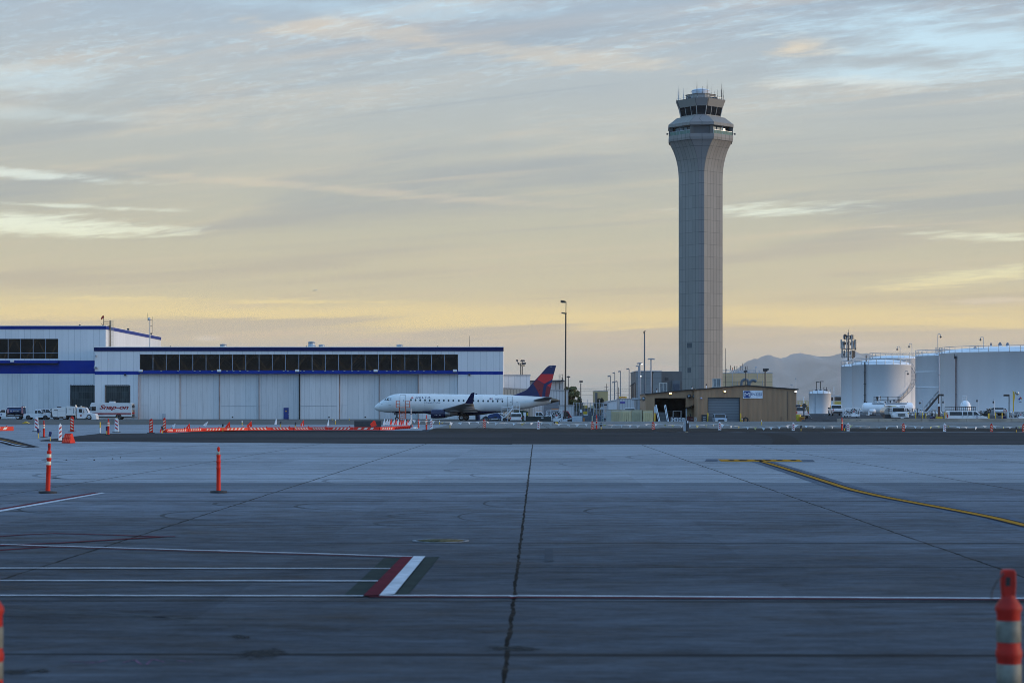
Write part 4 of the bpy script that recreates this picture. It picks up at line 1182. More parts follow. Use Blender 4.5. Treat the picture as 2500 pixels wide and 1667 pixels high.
# ================================================================ tower base buildings
GREYP = PANEL('grey_stack_panels', (0.20, 0.22, 0.23), (0.10, 0.11, 0.12), 9.0, 1.75, 0.02, 0.09, rough=0.6, var=0.08, axis='x')
CREAMP = PANEL('cream_precast_panels', (0.66, 0.49, 0.29), (0.26, 0.20, 0.13), 4.6, 1.75, 0.06, 0.10, rough=0.7, var=0.05, axis='x')
gbld = thing('grey_base_building', 'grey panelled block left of the control tower foot', 'building', (X(1553, 560), 560, 0))
xg = lambda px: X(px, 560) - X(1553, 560)
zg = lambda py: Z(py, 560)
MB().box(0, xg(1615), 0, 26, 0, zg(906.5)).build('wall', GREYP, gbld)
MB().box(xg(1615) + 0.003, xg(1668), 3.0, 26, 0, zg(906)).build('side_wing', M('dark_grey_wall', (0.115, 0.118, 0.12), 0.7, var=0.1), gbld)
MB().box(-0.1, xg(1615.5), -0.1, 26.1, zg(906.5) + 0.002, zg(905)).build('parapet', PIPE, gbld)
MB().box(xg(1625), xg(1634), 2.9, 2.997, zg(928), zg(921)).build('louvre', DARK, gbld)
MB().box(xg(1643), xg(1662), 2.0, 2.99, 0, zg(929)).build('link_block', M('blue_grey_wall', (0.10, 0.125, 0.15), 0.6), gbld)
MB().box(xg(1645), xg(1660), 1.9, 1.997, 0, zg(937)).build('door', M('slate_blue_door', (0.03, 0.05, 0.085), 0.5), gbld)
cb = thing('cream_base_building', 'cream panelled block right of the control tower foot, aerials on its roof', 'building', (X(1757, 640), 640, 0))
xc = lambda px: X(px, 640) - X(1757, 640)
zc = lambda py: Z(py, 640)
MB().box(0, xc(1886), 0, 24, 0, zc(911)).build('wall', CREAMP, cb)
MB().box(-0.1, xc(1886.6), -0.1, 24.1, zc(911) + 0.002, zc(909.8)).build('parapet', PIPE, cb)
rk = MB()
rk.box(xc(1764), xc(1846), 2, 2.4, zc(905), zc(903))
for px in (1774, 1786, 1792, 1798, 1804, 1812, 1822, 1830, 1842):
 rk.bar((xc(px), 2.2, zc(911)), (xc(px + 1), 2.2, zc(904)), 0.2)
rk.box(xc(1800), xc(1834), 1.8, 2.6, zc(908.5), zc(906.5))
rk.build('antenna_rack', PIPE, cb)
for px, py, r_ in ((1814, 896, 3.0), (1847.5, 896.5, 3.2), (1856.5, 905.6, 3.0)):
 d_ = MB().lathe([(0.02, -0.16), (r_ * 0.6 * sT, -0.1), (r_ * sT, 0.14), (r_ * sT * 0.92, 0.16), (0.02, -0.08)], 16)
 o_ = d_.build('dish', PIPE, cb, (xc(px), 2.2, zc(py)))
 o_.rotation_euler = (R(22), R(-10), 0)
 MB().bar((xc(px), 2.2, zc(py)), (xc(px - 1), 2.2, zc(910.5)), 0.16).build('dish_leg', PIPE, cb)
for px, py in ((1785, 891), (1795, 893), (1801, 893), (1809, 892), (1814, 886), (1822, 894), (1826, 893), (1776, 900), (1790, 897)):
 MB().cyl((xc(px), 2.2, zc(904)), (xc(px), 2.2, zc(py)), 0.10, n=6).build('aerial', DARK if px != 1790 else STAIR_ORANGE, cb)
for k, (px, y0, y1) in enumerate(((1788.5, 911, 944), (1801, 930, 944), (1862, 929, 944), (1849.5, 911, 925))):
 MB().cyl((xc(px), -0.15, zc(y1)), (xc(px), -0.15, zc(y0)), 0.10, n=6).build('conduit', PIPE, cb)
DUCT = M('blue_grey_duct', (0.10, 0.14, 0.18), 0.45, var=0.2)
for px in (1816.5, 1836.5):
 pts = [(xc(px) - 0.0 + 1.1 * cos(a_) * 1.0, -3.0, zc(941 if px < 1830 else 943) + 3.2 * sT * 2 + 1.1 * sin(a_)) for a_ in [PI - k * PI / 10 for k in range(9 if px > 1830 else 11)]]
 dt = MB()
 dt.tube([(pts[0][0], -3.0, zc(950))] + pts + ([(pts[-1][0], -3.0, zc(950))] if px < 1830 else []), 0.48, 10)
 dt.build('gooseneck_duct', DUCT, cb)
va = thing('whip_mast', 'tall thin whip mast just right of the control tower shaft', 'antenna', (X(1771.6, 620), 620, 0))
MB().cyl((0, 0, 0), (0, 0, Z(850, 620)), 0.12, 0.07, 6).build('rod', DARK, va)
MB().box(-0.35, 0.35, -0.35, 0.35, 0, 0.5).build('footing', PIPE, va)
# ================================================================ brown gabled cargo shed
DMZ = 326.0
SM = DMZ / F
BROWN = M('brown_ribbed_metal', (0.42, 0.25, 0.14), 0.55, var=0.10, scale=0.8, stretch=(1.6, 1, 0.12), dirt=0.18)
TRIMB = M('dark_brown_trim', (0.022, 0.018, 0.017), 0.5)
BASEZ = -0.45
mz = thing('cargo_shed', 'brown ribbed metal cargo shed with low gable, white sign and grey roll door', 'building', (X(1703, DMZ), DMZ, BASEZ))
mx_ = lambda px: (px - 1703) * SM
mzz = lambda py: Z(py, DMZ) - BASEZ
RIDGE = 1822.5
def roofz(px):
 return 941.8 + abs(px - RIDGE) * (9.8 / 120.0)
def ribwall(mb, pa, pb, ybot, y0, pitch=3.05, top=None):
 """front sheet with real trapezoid ribs between photo columns pa..pb"""
 px = pa
 top = top or roofz
 while px < pb - 0.05:
  e = min(px + pitch, pb)
  w_ = e - px
  st = [(px, 0), (px + w_ * 0.62, 0), (px + w_ * 0.70, -0.055), (px + w_ * 0.92, -0.055), (e, 0)]
  for (a, ya), (b, yb) in zip(st[:-1], st[1:]):
   mb.add([(mx_(a), y0 + ya, ybot), (mx_(b), y0 + yb, ybot), (mx_(b), y0 + yb, mzz(top(b))), (mx_(a), y0 + ya, mzz(top(a)))], [(0, 1, 2, 3)])
  px = e
MW = mx_(1944.5)
fw = MB()
ribwall(fw, 1703, 1729, 0, 0)
ribwall(fw, 1805, 1944.5, 0, 0)
ribwall(fw, 1729, 1805, mzz(971), 0)
fw.box(0, 0.15, 0.06, 30, 0, mzz(951.4)).box(MW - 0.15, MW, 0.06, 30, 0, mzz(951.6))
fw.build('wall', BROWN, mz)
rf = MB().prism([(-0.25, mzz(951.6)), (mx_(RIDGE), mzz(941.6)), (MW + 0.3, mzz(951.8)), (MW + 0.3, mzz(949.2)), (mx_(RIDGE), mzz(939.4)), (-0.25, mzz(949.4))], -0.35, 30.2)
rf.build('roof', TRIMB, mz)
MB().box(mx_(1729), mx_(1805), 0.25, 0.32, 0, mzz(971)).build('roll_door', PANEL('slate_roll_door', (0.16, 0.18, 0.20), (0.06, 0.07, 0.08), 60, 0.26, 0.01, 0.06, var=0.06, streak=0.15), mz)
MB().box(mx_(1728), mx_(1729), -0.07, 0.3, 0, mzz(970)).box(mx_(1805), mx_(1806), -0.07, 0.3, 0, mzz(970)).box(mx_(1728), mx_(1806), -0.075, 0.3, mzz(971) + 0.001, mzz(970)).build('door_frame', TRIMB, mz)
sg = MB().box(mx_(1813.5), mx_(1861.5), -0.16, -0.08, mzz(972.3), mzz(953)).build('sign', M('sign_board_white', (0.66, 0.72, 0.80), 0.5), mz)
SIGNBLUE = M('sign_blue', (0.010, 0.045, 0.19), 0.45)
x0_, x1_, z0_, z1_, r_ = mx_(1815), mx_(1832), mzz(971.2), mzz(954.2), 0.2
rpts = []
for cx_, cz_, a_ in ((x1_ - r_, z1_ - r_, 0), (x0_ + r_, z1_ - r_, 90), (x0_ + r_, z0_ + r_, 180), (x1_ - r_, z0_ + r_, 270)):
 rpts += [(cx_ + r_ * cos(R(a_ + 18 * k)), cz_ + r_ * sin(R(a_ + 18 * k))) for k in range(6)]
MB().prism(rpts, -0.168, -0.162).build('emblem', SIGNBLUE, sg)
text('lettering', 'M', M('sign_white', (0.75, 0.77, 0.8), 0.5), sg, mx_(1817.4), mx_(1829.6), mzz(968.6), mzz(957.6), -0.169)
text('lettering', 'ENZIES', SIGNBLUE, sg, mx_(1833), mx_(1860), mzz(965.0), mzz(959.2), -0.162, bold=0.012)
text('lettering', 'AVIATION', SIGNBLUE, sg, mx_(1845), mx_(1860), mzz(968.4), mzz(966.5), -0.162)
for px, py, mt in ((1769, 955.3, LIT), (1941.5, 955.8, LITW)):
 o_ = MB().box(mx_(px - 2.4), mx_(px + 2.4), -0.5, -0.08, mzz(py + 2.6), mzz(py - 1.6)).build('wall_lamp', TRIMB, mz)
 MB().box(mx_(px - 2.6), mx_(px + 2.6), -0.54, -0.502, mzz(py + 1.3), mzz(py - 1.4)).build('lit_lens', mt, o_)
MB().cyl((mx_(1711.8), -0.25, mzz(972)), (mx_(1711.8), -0.25, mzz(969.5)), 0.16, 0.1, 10).box(mx_(1709), mx_(1714.5), -0.3, -0.06, mzz(973.4), mzz(972)).build('dome_camera', M('blue_white_camera', (0.4, 0.45, 0.62), 0.4), mz)
for px in (1923, 1906.5):
 MB().box(mx_(px - 0.4), mx_(px + 0.4), -0.14, -0.06, 0.6 if px > 1910 else 0.3, mzz(956) if px > 1910 else mzz(1017)).build('conduit', DARK, mz)
# lean-to set back on the left, with an open bay
LB = 7.0
lt_ = lambda px: 950.3 + (1703 - px) * (12.6 / 127.0)
sL = (DMZ + LB) / F
lx_ = lambda px: X(px, DMZ + LB) - X(1703, DMZ)
lzz_ = lambda py: Z(py, DMZ + LB) - BASEZ
lw = MB()
def lseg(a, b, bot, n=None):
 px = a
 while px < b - 0.05:
  e = min(px + 3.1, b)
  for (p, q_, ya, yb) in ((px, px + (e - px) * 0.66, 0, 0), (px + (e - px) * 0.66, e, -0.05, -0.05)):
   lw.add([(lx_(p), LB + ya, bot), (lx_(q_), LB + yb, bot), (lx_(q_), LB + yb, lzz_(lt_(q_))), (lx_(p), LB + ya, lzz_(lt_(p)))], [(0, 1, 2, 3)])
  px = e
lseg(1576, 1598, 0)
lseg(1598, 1674, lzz_(971.5))
lseg(1674, 1696, lzz_(993))
lw.box(lx_(1576), lx_(1576) + 0.12, LB + 0.02, LB + 14, 0, lzz_(963)).build('lean_to_wall', BROWN, mz)
MB().prism([(lx_(1574.5), lzz_(963.4)), (lx_(1697), lzz_(950.9)), (lx_(1697), lzz_(948.6)), (lx_(1574.5), lzz_(961))], LB - 0.4, LB + 14).build('lean_to_roof', TRIMB, mz)
DKIN = M('dark_bay_interior', (0.03, 0.026, 0.022), 0.8, var=0.4)
MB().box(lx_(1576) + 0.13, lx_(1696), LB + 12, LB + 12.2, 0, lzz_(962)).box(lx_(1598), lx_(1598) + 0.1, LB + 0.1, LB + 11.9, 0, lzz_(966)).build('bay_lining', DKIN, mz)
MB().box(lx_(1677), lx_(1699), LB + 2.6, LB + 2.7, 0, lzz_(988)).build('porch_wall', M('cream_porch_wall', (0.42, 0.34, 0.20), 0.7), mz)
MB().prism([(lx_(1673.5), lzz_(997.5)), (lx_(1699.5), lzz_(986.8)), (lx_(1699.5), lzz_(985.6)), (lx_(1673.5), lzz_(996.2))], LB - 0.9, LB + 2.6).build('awning', TRIMB, mz)
MB().box(lx_(1673.4), lx_(1676), LB - 0.7, LB - 0.5, 0, lzz_(996.6)).build('bay_post', PIPE, mz)
MB().box(lx_(1698.4), lx_(1700.2), LB - 0.6, LB - 0.45, 0, lzz_(987)).build('bay_post', TRIMB, mz)
o_ = MB().box(lx_(1698.6), lx_(1700.6), LB - 0.9, LB - 0.65, lzz_(990.8), lzz_(987.6)).build('porch_lamp', LITW, mz)
o_ = MB().box(lx_(1633.2), lx_(1639.2), LB - 0.5, LB - 0.06, lzz_(962), lzz_(957.8)).build('wall_lamp', TRIMB, mz)
MB().box(lx_(1633), lx_(1639.6), LB - 0.55, LB - 0.502, lzz_(961.2), lzz_(958.2)).build('lit_lens', LIT, o_)
for px, py, rr_, yy in ((1682, 967.5, 4.8, LB - 0.3), (1695.6, 967.3, 5.4, LB - 0.5), (1572.2, 973.4, 5.4, LB + 0.5)):
 fm = MB().lathe([(rr_ * sL, yy - 0.1), (rr_ * sL, yy + 0.45), (rr_ * 0.8 * sL, yy + 0.5)], 20, axis='y', c=(lx_(px), lzz_(py)))
 fo = fm.build('round_mirror', DARK, mz)
 MB().lathe([(0.01, yy - 0.42), (rr_ * 0.35 * sL, yy - 0.36), (rr_ * 0.62 * sL, yy - 0.2), (rr_ * 0.8 * sL, yy - 0.06)], 20, axis='y', c=(lx_(px), lzz_(py))).build('bowl', M('mirror_bowl_%d' % int(px), (0.34, 0.38, 0.42), 0.3, 0.5), fo)
MB().box(lx_(1574), lx_(1600), LB + 0.1, LB + 0.2, 0, 0.05).build('threshold', PIPE, mz)
def bollard(px, D, ytop, base, label, grp='yellow bollards', w=1.6):
 o = thing('bollard', label, 'bollard', (X(px, D), D, base), group=grp)
 h_ = Z(ytop, D) - base
 r_ = w * D / F
 MB().lathe([(r_, 0), (r_, h_ - r_ * 0.6), (r_ * 0.7, h_ - r_ * 0.15), (0.005, h_)], 12).build('post', YELLOW, o)
 MB().lathe([(r_ * 1.25, 0.0), (r_ * 1.2, 0.05), (r_, 0.07)], 12).build('collar', PIPE, o)
 return o
for px, yt, lb in ((1728, 1007.8, 'yellow bollard at the left jamb of the grey roll door'), (1808, 1008.4, 'yellow bollard at the right jamb of the grey roll door'),
 (1598.5, 1008, 'yellow bollard beside the boarding steps at the open bay')):
 bollard(px, DMZ - 1.2, yt, BASEZ, lb)
def rooftop_unit(px0, px1, py0, py1, D, label):
 s_ = D / F
 o = thing('louvre_unit', label, 'air handler', (X(px0, D), D, Z(py1 + 3, D)), group='rooftop louvre units')
 wd, ht = (px1 - px0) * s_, (py1 - py0) * s_
 b_ = 3 * s_
 fr = MB().box(0, wd, 0, 0.8, b_ - 0.1, b_).box(0, wd, 0, 0.8, b_ + ht, b_ + ht + 0.1).box(0, 0.14, 0, 0.8, b_ + 0.001, b_ + ht - 0.001).box(wd - 0.14, wd, 0, 0.8, b_ + 0.001, b_ + ht - 0.001).box(wd / 2 - 0.05, wd / 2 + 0.05, 0.02, 0.8, b_ + 0.001, b_ + ht - 0.001)
 fr.build('frame', M('pale_unit_frame_%d' % px0, (0.50, 0.50, 0.47), 0.5), o)
 sl_ = MB()
 for k in range(8):
  x_ = 0.16 + (wd - 0.3) * k / 8
  sl_.box(x_, x_ + (wd - 0.3) / 16, 0.1, 0.3, b_ + 0.02, b_ + ht - 0.02)
 sl_.build('slats', STEEL, o)
 MB().box(0.14, wd - 0.14, 0.5, 0.6, b_ + 0.01, b_ + ht - 0.01).build('core', DARK, o)
 MB().box(-0.1, wd + 0.05, 0.1, 0.9, b_ - 0.45, b_ - 0.103).build('plinth', STEEL, o)
rooftop_unit(1609.5, 1629, 935.5, 956.5, DMZ + LB + 6, 'louvred white framed unit on the lean to roof, left of the tower')
rooftop_unit(1740, 1759.5, 925, 943, DMZ + 14, 'louvred grey framed unit on the main shed roof before the tower')
for px, y0, y1, lb in ((1689.5, 943, 951, 'small pale vent stack on the lean to roof below the tower'), (1724.5, 937, 948, 'small dark topped vent stack at the left of the gable roof'), (1603.5, 948, 959, 'short vent stack beside the left louvred roof unit')):
 D_ = DMZ + LB + 5
 v_ = thing('vent_stack', lb, 'vent', (X(px, D_), D_, Z(y1 + 2, D_)), group='vent stacks on the brown shed')
 hh = (y1 + 2 - y0) * D_ / F
 MB().cyl((0, 0, 0), (0, 0, hh * 0.7), 0.10, n=8).build('pipe', FLAGW, v_)
 MB().cyl((0, 0, hh * 0.7), (0, 0, hh), 0.14, 0.1, 8).build('cowl', DARK, v_)
fp = thing('tall_flood_pole', 'dark pole with a cluster of small floodlights behind the brown shed ridge', 'light pole', (X(1868, 352), 352, -0.3))
MB().cyl((0, 0, 0), (0, 0, Z(906, 352) + 0.3), 0.11, n=8).build('pole', DARK, fp)
MB().box(-0.35, 0.4, -0.15, 0.15, Z(907, 352) + 0.3, Z(903, 352) + 0.3).build('crossbar', DARK, fp)
for a_ in (-0.28, 0.1, 0.42):
 MB().box(a_ - 0.15, a_ + 0.17, -0.4, -0.05, Z(903.6, 352) + 0.3, Z(899.5, 352) + 0.3).build('floodlight', DARK, fp)
fp2 = thing('short_flood_pole', 'short dark pole with a hooded lamp just behind the brown shed ridge', 'light pole', (X(1821, 350), 350, -0.3))
MB().cyl((0, 0, 0), (0, 0, Z(909, 350) + 0.3), 0.09, n=8).build('pole', DARK, fp2)
MB().prism([(-0.35, 0.1), (0.4, 0.25), (0.1, 0.55), (-0.4, 0.4)], -0.2, 0.2).build('lamp_head', DARK, fp2, (0, 0, Z(911, 350) + 0.3))
# ================================================================ fuel tanks
TANKW = M('tank_white', (0.86, 0.86, 0.87), 0.42, var=0.05, scale=0.15, stretch=(1, 1, 0.15), dirt=0.07)
YB = 0.8
def tank(name, label, px, D, rpx, y_eave, y_dome, rail=0.0, nrail=26, base=YB, rings=(), pole=False, seam=None):
 o = thing(name, label, 'fuel tank', (X(px, D), D, base))
 r_ = rpx * D / F
 ze = Z(y_eave, D - r_) - base
 zd = Z(y_dome, D) - base
 prof = [(r_, 0), (r_, ze - 0.12), (r_ + 0.07, ze - 0.10), (r_ + 0.07, ze)]
 MB().lathe(prof, 96).build('shell', TANKW, o)
 n_ = 8
 dome = [(r_ + 0.06, ze + 0.002)] + [(r_ * cos(PI / 2 * k / n_), ze + 0.05 + (zd - ze) * sin(PI / 2 * k / n_)) for k in range(n_)] + [(0.01, zd + 0.05)]
 MB().lathe(dome, 64).build('roof', TANKW, o)
 for zr in rings:
  z_ = Z(zr, D - r_) - base
  MB().lathe([(r_ + 0.002, z_ - 0.06), (r_ + 0.06, z_ - 0.05), (r_ + 0.06, z_ + 0.05), (r_ + 0.002, z_ + 0.06)], 96).build('wind_girder', TANKW, o)
 if rail:
  rb = MB()
  for zz_ in (rail, rail * 0.5):
   rb.tube([((r_ + 0.02) * cos(TAU * k / 64), (r_ + 0.02) * sin(TAU * k / 64), ze + zz_) for k in range(65)], 0.055 if zz_ == rail else 0.04, 5)
  for k in range(nrail):
   a_ = TAU * (k + 0.3) / nrail
   rb.cyl(((r_ + 0.02) * cos(a_), (r_ + 0.02) * sin(a_), ze - 0.15), ((r_ + 0.02) * cos(a_), (r_ + 0.02) * sin(a_), ze + rail), 0.06, n=5)
  rb.build('guard_rail', STEEL, o)
 return o, r_, ze, zd
def lamp_goose(px, D, y_base, y_top, side, label, base=None, base_py=True):
 """gooseneck lamp"""
 zb = Z(y_base, D) if base is None else base
 o = thing('gooseneck_lamp', label, 'lamp', (X(px, D), D, zb), group='gooseneck lamps at the fuel tanks')
 h_ = Z(y_top, D) - zb
 r_ = 3.6 * D / F
 pts = [(0, 0, 0), (0, 0, h_ - r_)] + [(side * (r_ - r_ * cos(a_)), 0, h_ - r_ + r_ * sin(a_)) for a_ in [PI * k / 8 for k in range(1, 9)]] + [(side * 2 * r_, 0, h_ - r_ * 1.6)]
 MB().tube(pts, 0.055, 6).build('pole', PIPE, o)
 MB().lathe([(0.05, 0.1), (0.11, 0.0), (0.24, -0.18), (0.22, -0.24), (0.06, -0.25), (0.05, -0.42), (0.005, -0.44)], 10).build('lamp_shade', DARK, o, (side * 2 * r_, 0, h_ - r_ * 1.6))
 return o
# big tank at right
tE, rE, zE, zEd = tank('big_fuel_tank', 'very large white fuel tank with railed rim at the right edge', 2497, 425, 200, 857.2, 846, rail=1.25, nrail=50)
ZE0 = YB + zE
for px, yb in ((2388, 852), (2493, 845), (2462, 846), (2480, 846)):
 pass
def mush(px, D, yt, yb, w, par, name='roof_vent'):
 """mushroom vent as part of the tank"""
 s_ = D / F
 bx_, by_, bz_ = par.location
 x_, y_ = X(px, D) - bx_, D - by_
 z0, z1 = Z(yb, D) - bz_, Z(yt, D) - bz_
 r_ = w * s_ / 2
 m_ = MB().lathe([(r_ * 0.9, z0 - 0.3), (r_ * 0.9, z0 + (z1 - z0) * 0.45)], 14, c=(x_, y_))
 o = m_.build(name, TANKW, par)
 MB().lathe([(r_ * 0.7, z0 + (z1 - z0) * 0.45), (r_, z0 + (z1 - z0) * 0.5), (r_ * 0.95, z0 + (z1 - z0) * 0.7), (r_ * 0.4, z1), (0.01, z1 + 0.03)], 14, c=(x_, y_)).build('cowl', M('vent_cowl_%d' % int(px), (0.16, 0.17, 0.2), 0.5, var=0.3), o)
mush(2441.5, 418, 835.5, 850, 9, tE)
mush(2460, 418, 836.5, 850, 9, tE)
mush(2419.5, 418, 836.5, 849, 4.5, tE)
mush(2381, 416, 846.5, 852, 9, tE)
sE = (425 - rE) / F
MB().cyl((X(2342.4, 414) - X(2497, 425), -math.sqrt(max(0, (rE + 0.25) ** 2 - (X(2342.4, 414) - X(2497, 425)) ** 2)), 0.3), (X(2342.4, 414) - X(2497, 425), -math.sqrt(max(0, (rE + 0.25) ** 2 - (X(2342.4, 414) - X(2497, 425)) ** 2)), zE - 1.2), 0.11, n=8).build('foam_pipe', M('dark_red_pipe', (0.09, 0.022, 0.03), 0.5), tE)
xp = X(2342.4, 414) - X(2497, 425)
yp = -math.sqrt((rE + 0.25) ** 2 - xp ** 2)
MB().box(xp - 0.35, xp + 0.1, yp - 0.15, yp + 0.25, zE - 1.3, zE - 0.75).cyl((xp - 0.25, yp, zE - 0.8), (xp - 0.25, yp, zE - 0.3), 0.07, n=6).build('foam_box', DARK, tE)
for zz_ in (4.2, 9.0):
 MB().lathe([(0.12, zz_ - 0.05), (0.2, zz_ - 0.04), (0.2, zz_ + 0.04), (0.12, zz_ + 0.05)], 10, c=(xp, yp)).build('pipe_flange', DARK, tE)
# hazard diamond on the tank side
DIA = 2492
xd = X(DIA, 408) - X(2497, 425)
yd = -math.sqrt(rE ** 2 - xd ** 2) - 0.03
zd_ = Z(974, 408) - YB
hd = 5.6 * 408 / F
dia = thing('hazard_diamond', 'small four colour hazard diamond placard fixed to the big tank', 'sign', (X(2497, 425) + xd, 425 + yd, YB + zd_))
for (cx_, cz_), mt, nm in (((0, .5), RED, 'red_quarter'), ((-.5, 0), BLUE, 'blue_quarter'), ((.5, 0), YELLOW, 'yellow_quarter'), ((0, -.5), FLAGW, 'white_quarter')):
 MB().prism([(cx_ * hd, (cz_ + .49) * hd), ((cx_ + .49) * hd, cz_ * hd), (cx_ * hd, (cz_ - .49) * hd), ((cx_ - .49) * hd, cz_ * hd)], -0.03, 0.0).build(nm, mt, dia)
MB().box(-0.28, 0.28, -0.02, 0.0, -hd * 1.42, -hd * 1.25).build('caption_strip', DARK, dia)
tD, rD, zD, zDd = tank('ringed_fuel_tank', 'white fuel tank with two faint rings, left of the biggest tank', 2302, 440, 66, 867.5, 862, rail=1.25, nrail=26, rings=(907, 945.5))
tC, rC, zC, zCd = tank('rear_fuel_tank', 'white fuel tank mostly hidden behind the domed tank, railed rim showing', 2184, 470, 60, 874, 868, rail=1.3, nrail=26)
tB, rB, zB, zBd = tank('domed_fuel_tank', 'white domed fuel tank with a spiral stair on its right side', 2151.5, 405, 71, 889.5, 878.5, rail=1.1, nrail=22)
tA, rA, zA, zAd = tank('narrow_fuel_tank', 'white fuel tank below the phone mast, half hidden by the domed tank', 2108, 445, 54, 893.5, 887.5, rail=1.15, nrail=20)
tS, rS, zS, zSd = tank('small_fuel_tank', 'small white fuel tank standing alone at the end of the parking lot', 2002, 480, 26.7, 960, 952.5, rail=0.95, nrail=12)
for px, yt, yb in ((2139, 876, 884), (2147, 875, 884), (2129.5, 879, 884), (2068, 880, 886)):
 mush(px, 455 if px < 2100 else 462, yt, yb, 6, tC if px > 2100 else tA)
for px in (1991.5, 2001.5, 2010, 2016):
 big = px < 2005
 o_ = MB()
 x_ = X(px, 480) - X(2002, 480)
 yt_ = Z(931.5 if px > 1995 else 933, 480) - YB if big else Z(945, 480) - YB
 o_.cyl((x_, -1, zSd - 0.6), (x_, -1, yt_), 0.1, n=8)
 if big:
  o_.box(x_ - 0.1, x_ + 0.75, -1.15, -0.85, yt_ - 0.05, yt_ + 0.12)
 o_.box(x_ - 0.25, x_ + 0.25, -1.2, -0.8, zSd - 0.3, zSd + 0.1)
 o_.build('vent_pipe', DARK, tS)
for px in (1988.5, 1991.2):
 a_ = X(px, 480 - rS) - X(2002, 480)
 MB().cyl((a_, -math.sqrt(rS ** 2 - a_ ** 2) - 0.05, 0), (a_, -math.sqrt(rS ** 2 - a_ ** 2) - 0.05, zS), 0.045, n=6).build('downpipe', PIPE, tS)
tl = MB()
for px in (2034, 2037.5):
 tl.cyl((X(px, 480) - X(2002, 480), -0.4, 0), (X(px, 480) - X(2002, 480), -0.4, Z(944, 480) - YB), 0.05, n=6)
for k in range(16):
 z_ = 0.3 + k * 0.36
 tl.bar((X(2034, 480) - X(2002, 480), -0.4, z_), (X(2037.5, 480) - X(2002, 480), -0.4, z_), 0.04)
for z_ in (2.0, 4.0):
 tl.bar((rS - 0.02, 0.0, z_), (X(2036, 480) - X(2002, 480), -0.4, z_), 0.05)
tl.build('ladder', FLAGW, tS)
# pipe, spiral stair and brackets on the domed tank
a_ = X(2112.3, 400) - X(2151.5, 405)
yb_ = -math.sqrt((rB + 0.3) ** 2 - a_ ** 2)
pp = MB().cyl((a_, yb_, 0.2), (a_, yb_, zB + 0.5), 0.13, n=8)
for zz_ in (1.5, 3.9, 6.2, 8.5):
 pp.box(a_ - 0.22, a_ + 0.22, yb_ - 0.08, yb_ + 0.28, zz_ - 0.05, zz_ + 0.05)
pp.build('standpipe', DARK, tB)
st = MB()
NS = 46
ang0, ang1 = R(-70), R(22)
for k in range(NS):
 f_ = k / (NS - 1)
 t_ = ang0 + (ang1 - ang0) * f_
 z_ = 2.6 + (zB - 2.7) * f_
 r0, r1 = rB + 0.05, rB + 0.95
 st.bar((r0 * cos(t_), r0 * sin(t_), z_), (r1 * cos(t_), r1 * sin(t_), z_), 0.24, 0.05)
rp = [((rB + 0.97) * cos(ang0 + (ang1 - ang0) * k / 30), (rB + 0.97) * sin(ang0 + (ang1 - ang0) * k / 30), 2.6 + (zB - 2.7) * k / 30) for k in range(31)]
st.tube(rp, 0.04, 5).tube([(x, y, z + 1.0) for x, y, z in rp], 0.028, 5)
for x, y, z in rp[::3]:
 st.cyl((x, y, z), (x, y, z + 1.0), 0.025, n=5)
st.build('spiral_stair', M('stair_grey', (0.15, 0.17, 0.20), 0.6), tB)
for x_, z_ in ((-1.2, zB + 0.35), (3.1, zB + 0.4)):
 MB().lathe([(0.2, z_ - 0.2), (0.2, z_ + 0.05), (0.01, z_ + 0.12)], 10, c=(x_, -3.0)).build('hatch', DARK, tB)
a_ = X(2071.5, 438) - X(2108, 445)
MB().cyl((X(2113.5, 402) - X(2151.5, 405), -rB * 0.6, zB), (X(2113.5, 402) - X(2151.5, 405), -rB * 0.6, zB + 1.9), 0.11, n=8).build('vent_pipe', DARK, tB)
# stairs and pipe at the ringed tank
sr = thing('access_stair', 'dark steel stair climbing to a landing against the ringed tank', 'stairs', (X(2258, 396), 396, YB - 0.1))
s_ = 396 / F
zq = lambda py: Z(py, 396) - YB + 0.1
xq = lambda px: (px - 2258) * s_
sm_ = MB()
for yy in (-0.45, 0.45):
 sm_.bar((xq(2256), yy, zq(1008)), (xq(2291), yy, zq(966)), 0.07, 0.26)
sm_.build('stringer', DARK, sr)
tm_ = MB()
for k in range(15):
 f_ = k / 14
 tm_.box(xq(2258 + 32 * f_) - 0.12, xq(2258 + 32 * f_) + 0.14, -0.42, 0.42, zq(1005 - 38.5 * f_), zq(1005 - 38.5 * f_) + 0.05)
tm_.build('treads', PIPE, sr)
rm_ = MB()
for yy in (-0.47, 0.47):
 rm_.bar((xq(2256), yy, zq(996)), (xq(2293), yy, zq(952.5)), 0.05)
 for k in range(6):
  f_ = k / 5
  rm_.bar((xq(2257 + 34 * f_), yy, zq(1007 - 41 * f_)), (xq(2257 + 34 * f_), yy, zq(995 - 41 * f_)), 0.045)
rm_.build('handrail', DARK, sr)
MB().box(xq(2290), xq(2303), -0.5, 0.6, zq(966.5), zq(964.5)).build('landing', DARK, sr)
MB().box(xq(2291), xq(2292.4), -0.4, -0.3, 0, zq(966)).box(xq(2300), xq(2301), 0.4, 0.5, 0, zq(966)).build('support', DARK, sr)
sp_ = thing('standpipe', 'tall grey standpipe rising beside the landing to the rim of the ringed tank', 'pipe', (X(2293.2, 394), 394, YB - 0.1))
MB().cyl((0, 0, 0), (0, 0, Z(850, 394) - YB), 0.13, n=8).build('pipe', PIPE, sp_)
MB().lathe([(0.2, 4.0), (0.2, 4.1)], 10).lathe([(0.2, 8.0), (0.2, 8.1)], 10).build('flange', DARK, sp_)
tc_ = MB()
for a in (-0.6, 0.5):
 for b in (-0.4, 0.5):
  tc_.bar((a, b, Z(864, 394) - YB), (a, b, Z(847, 394) - YB), 0.07)
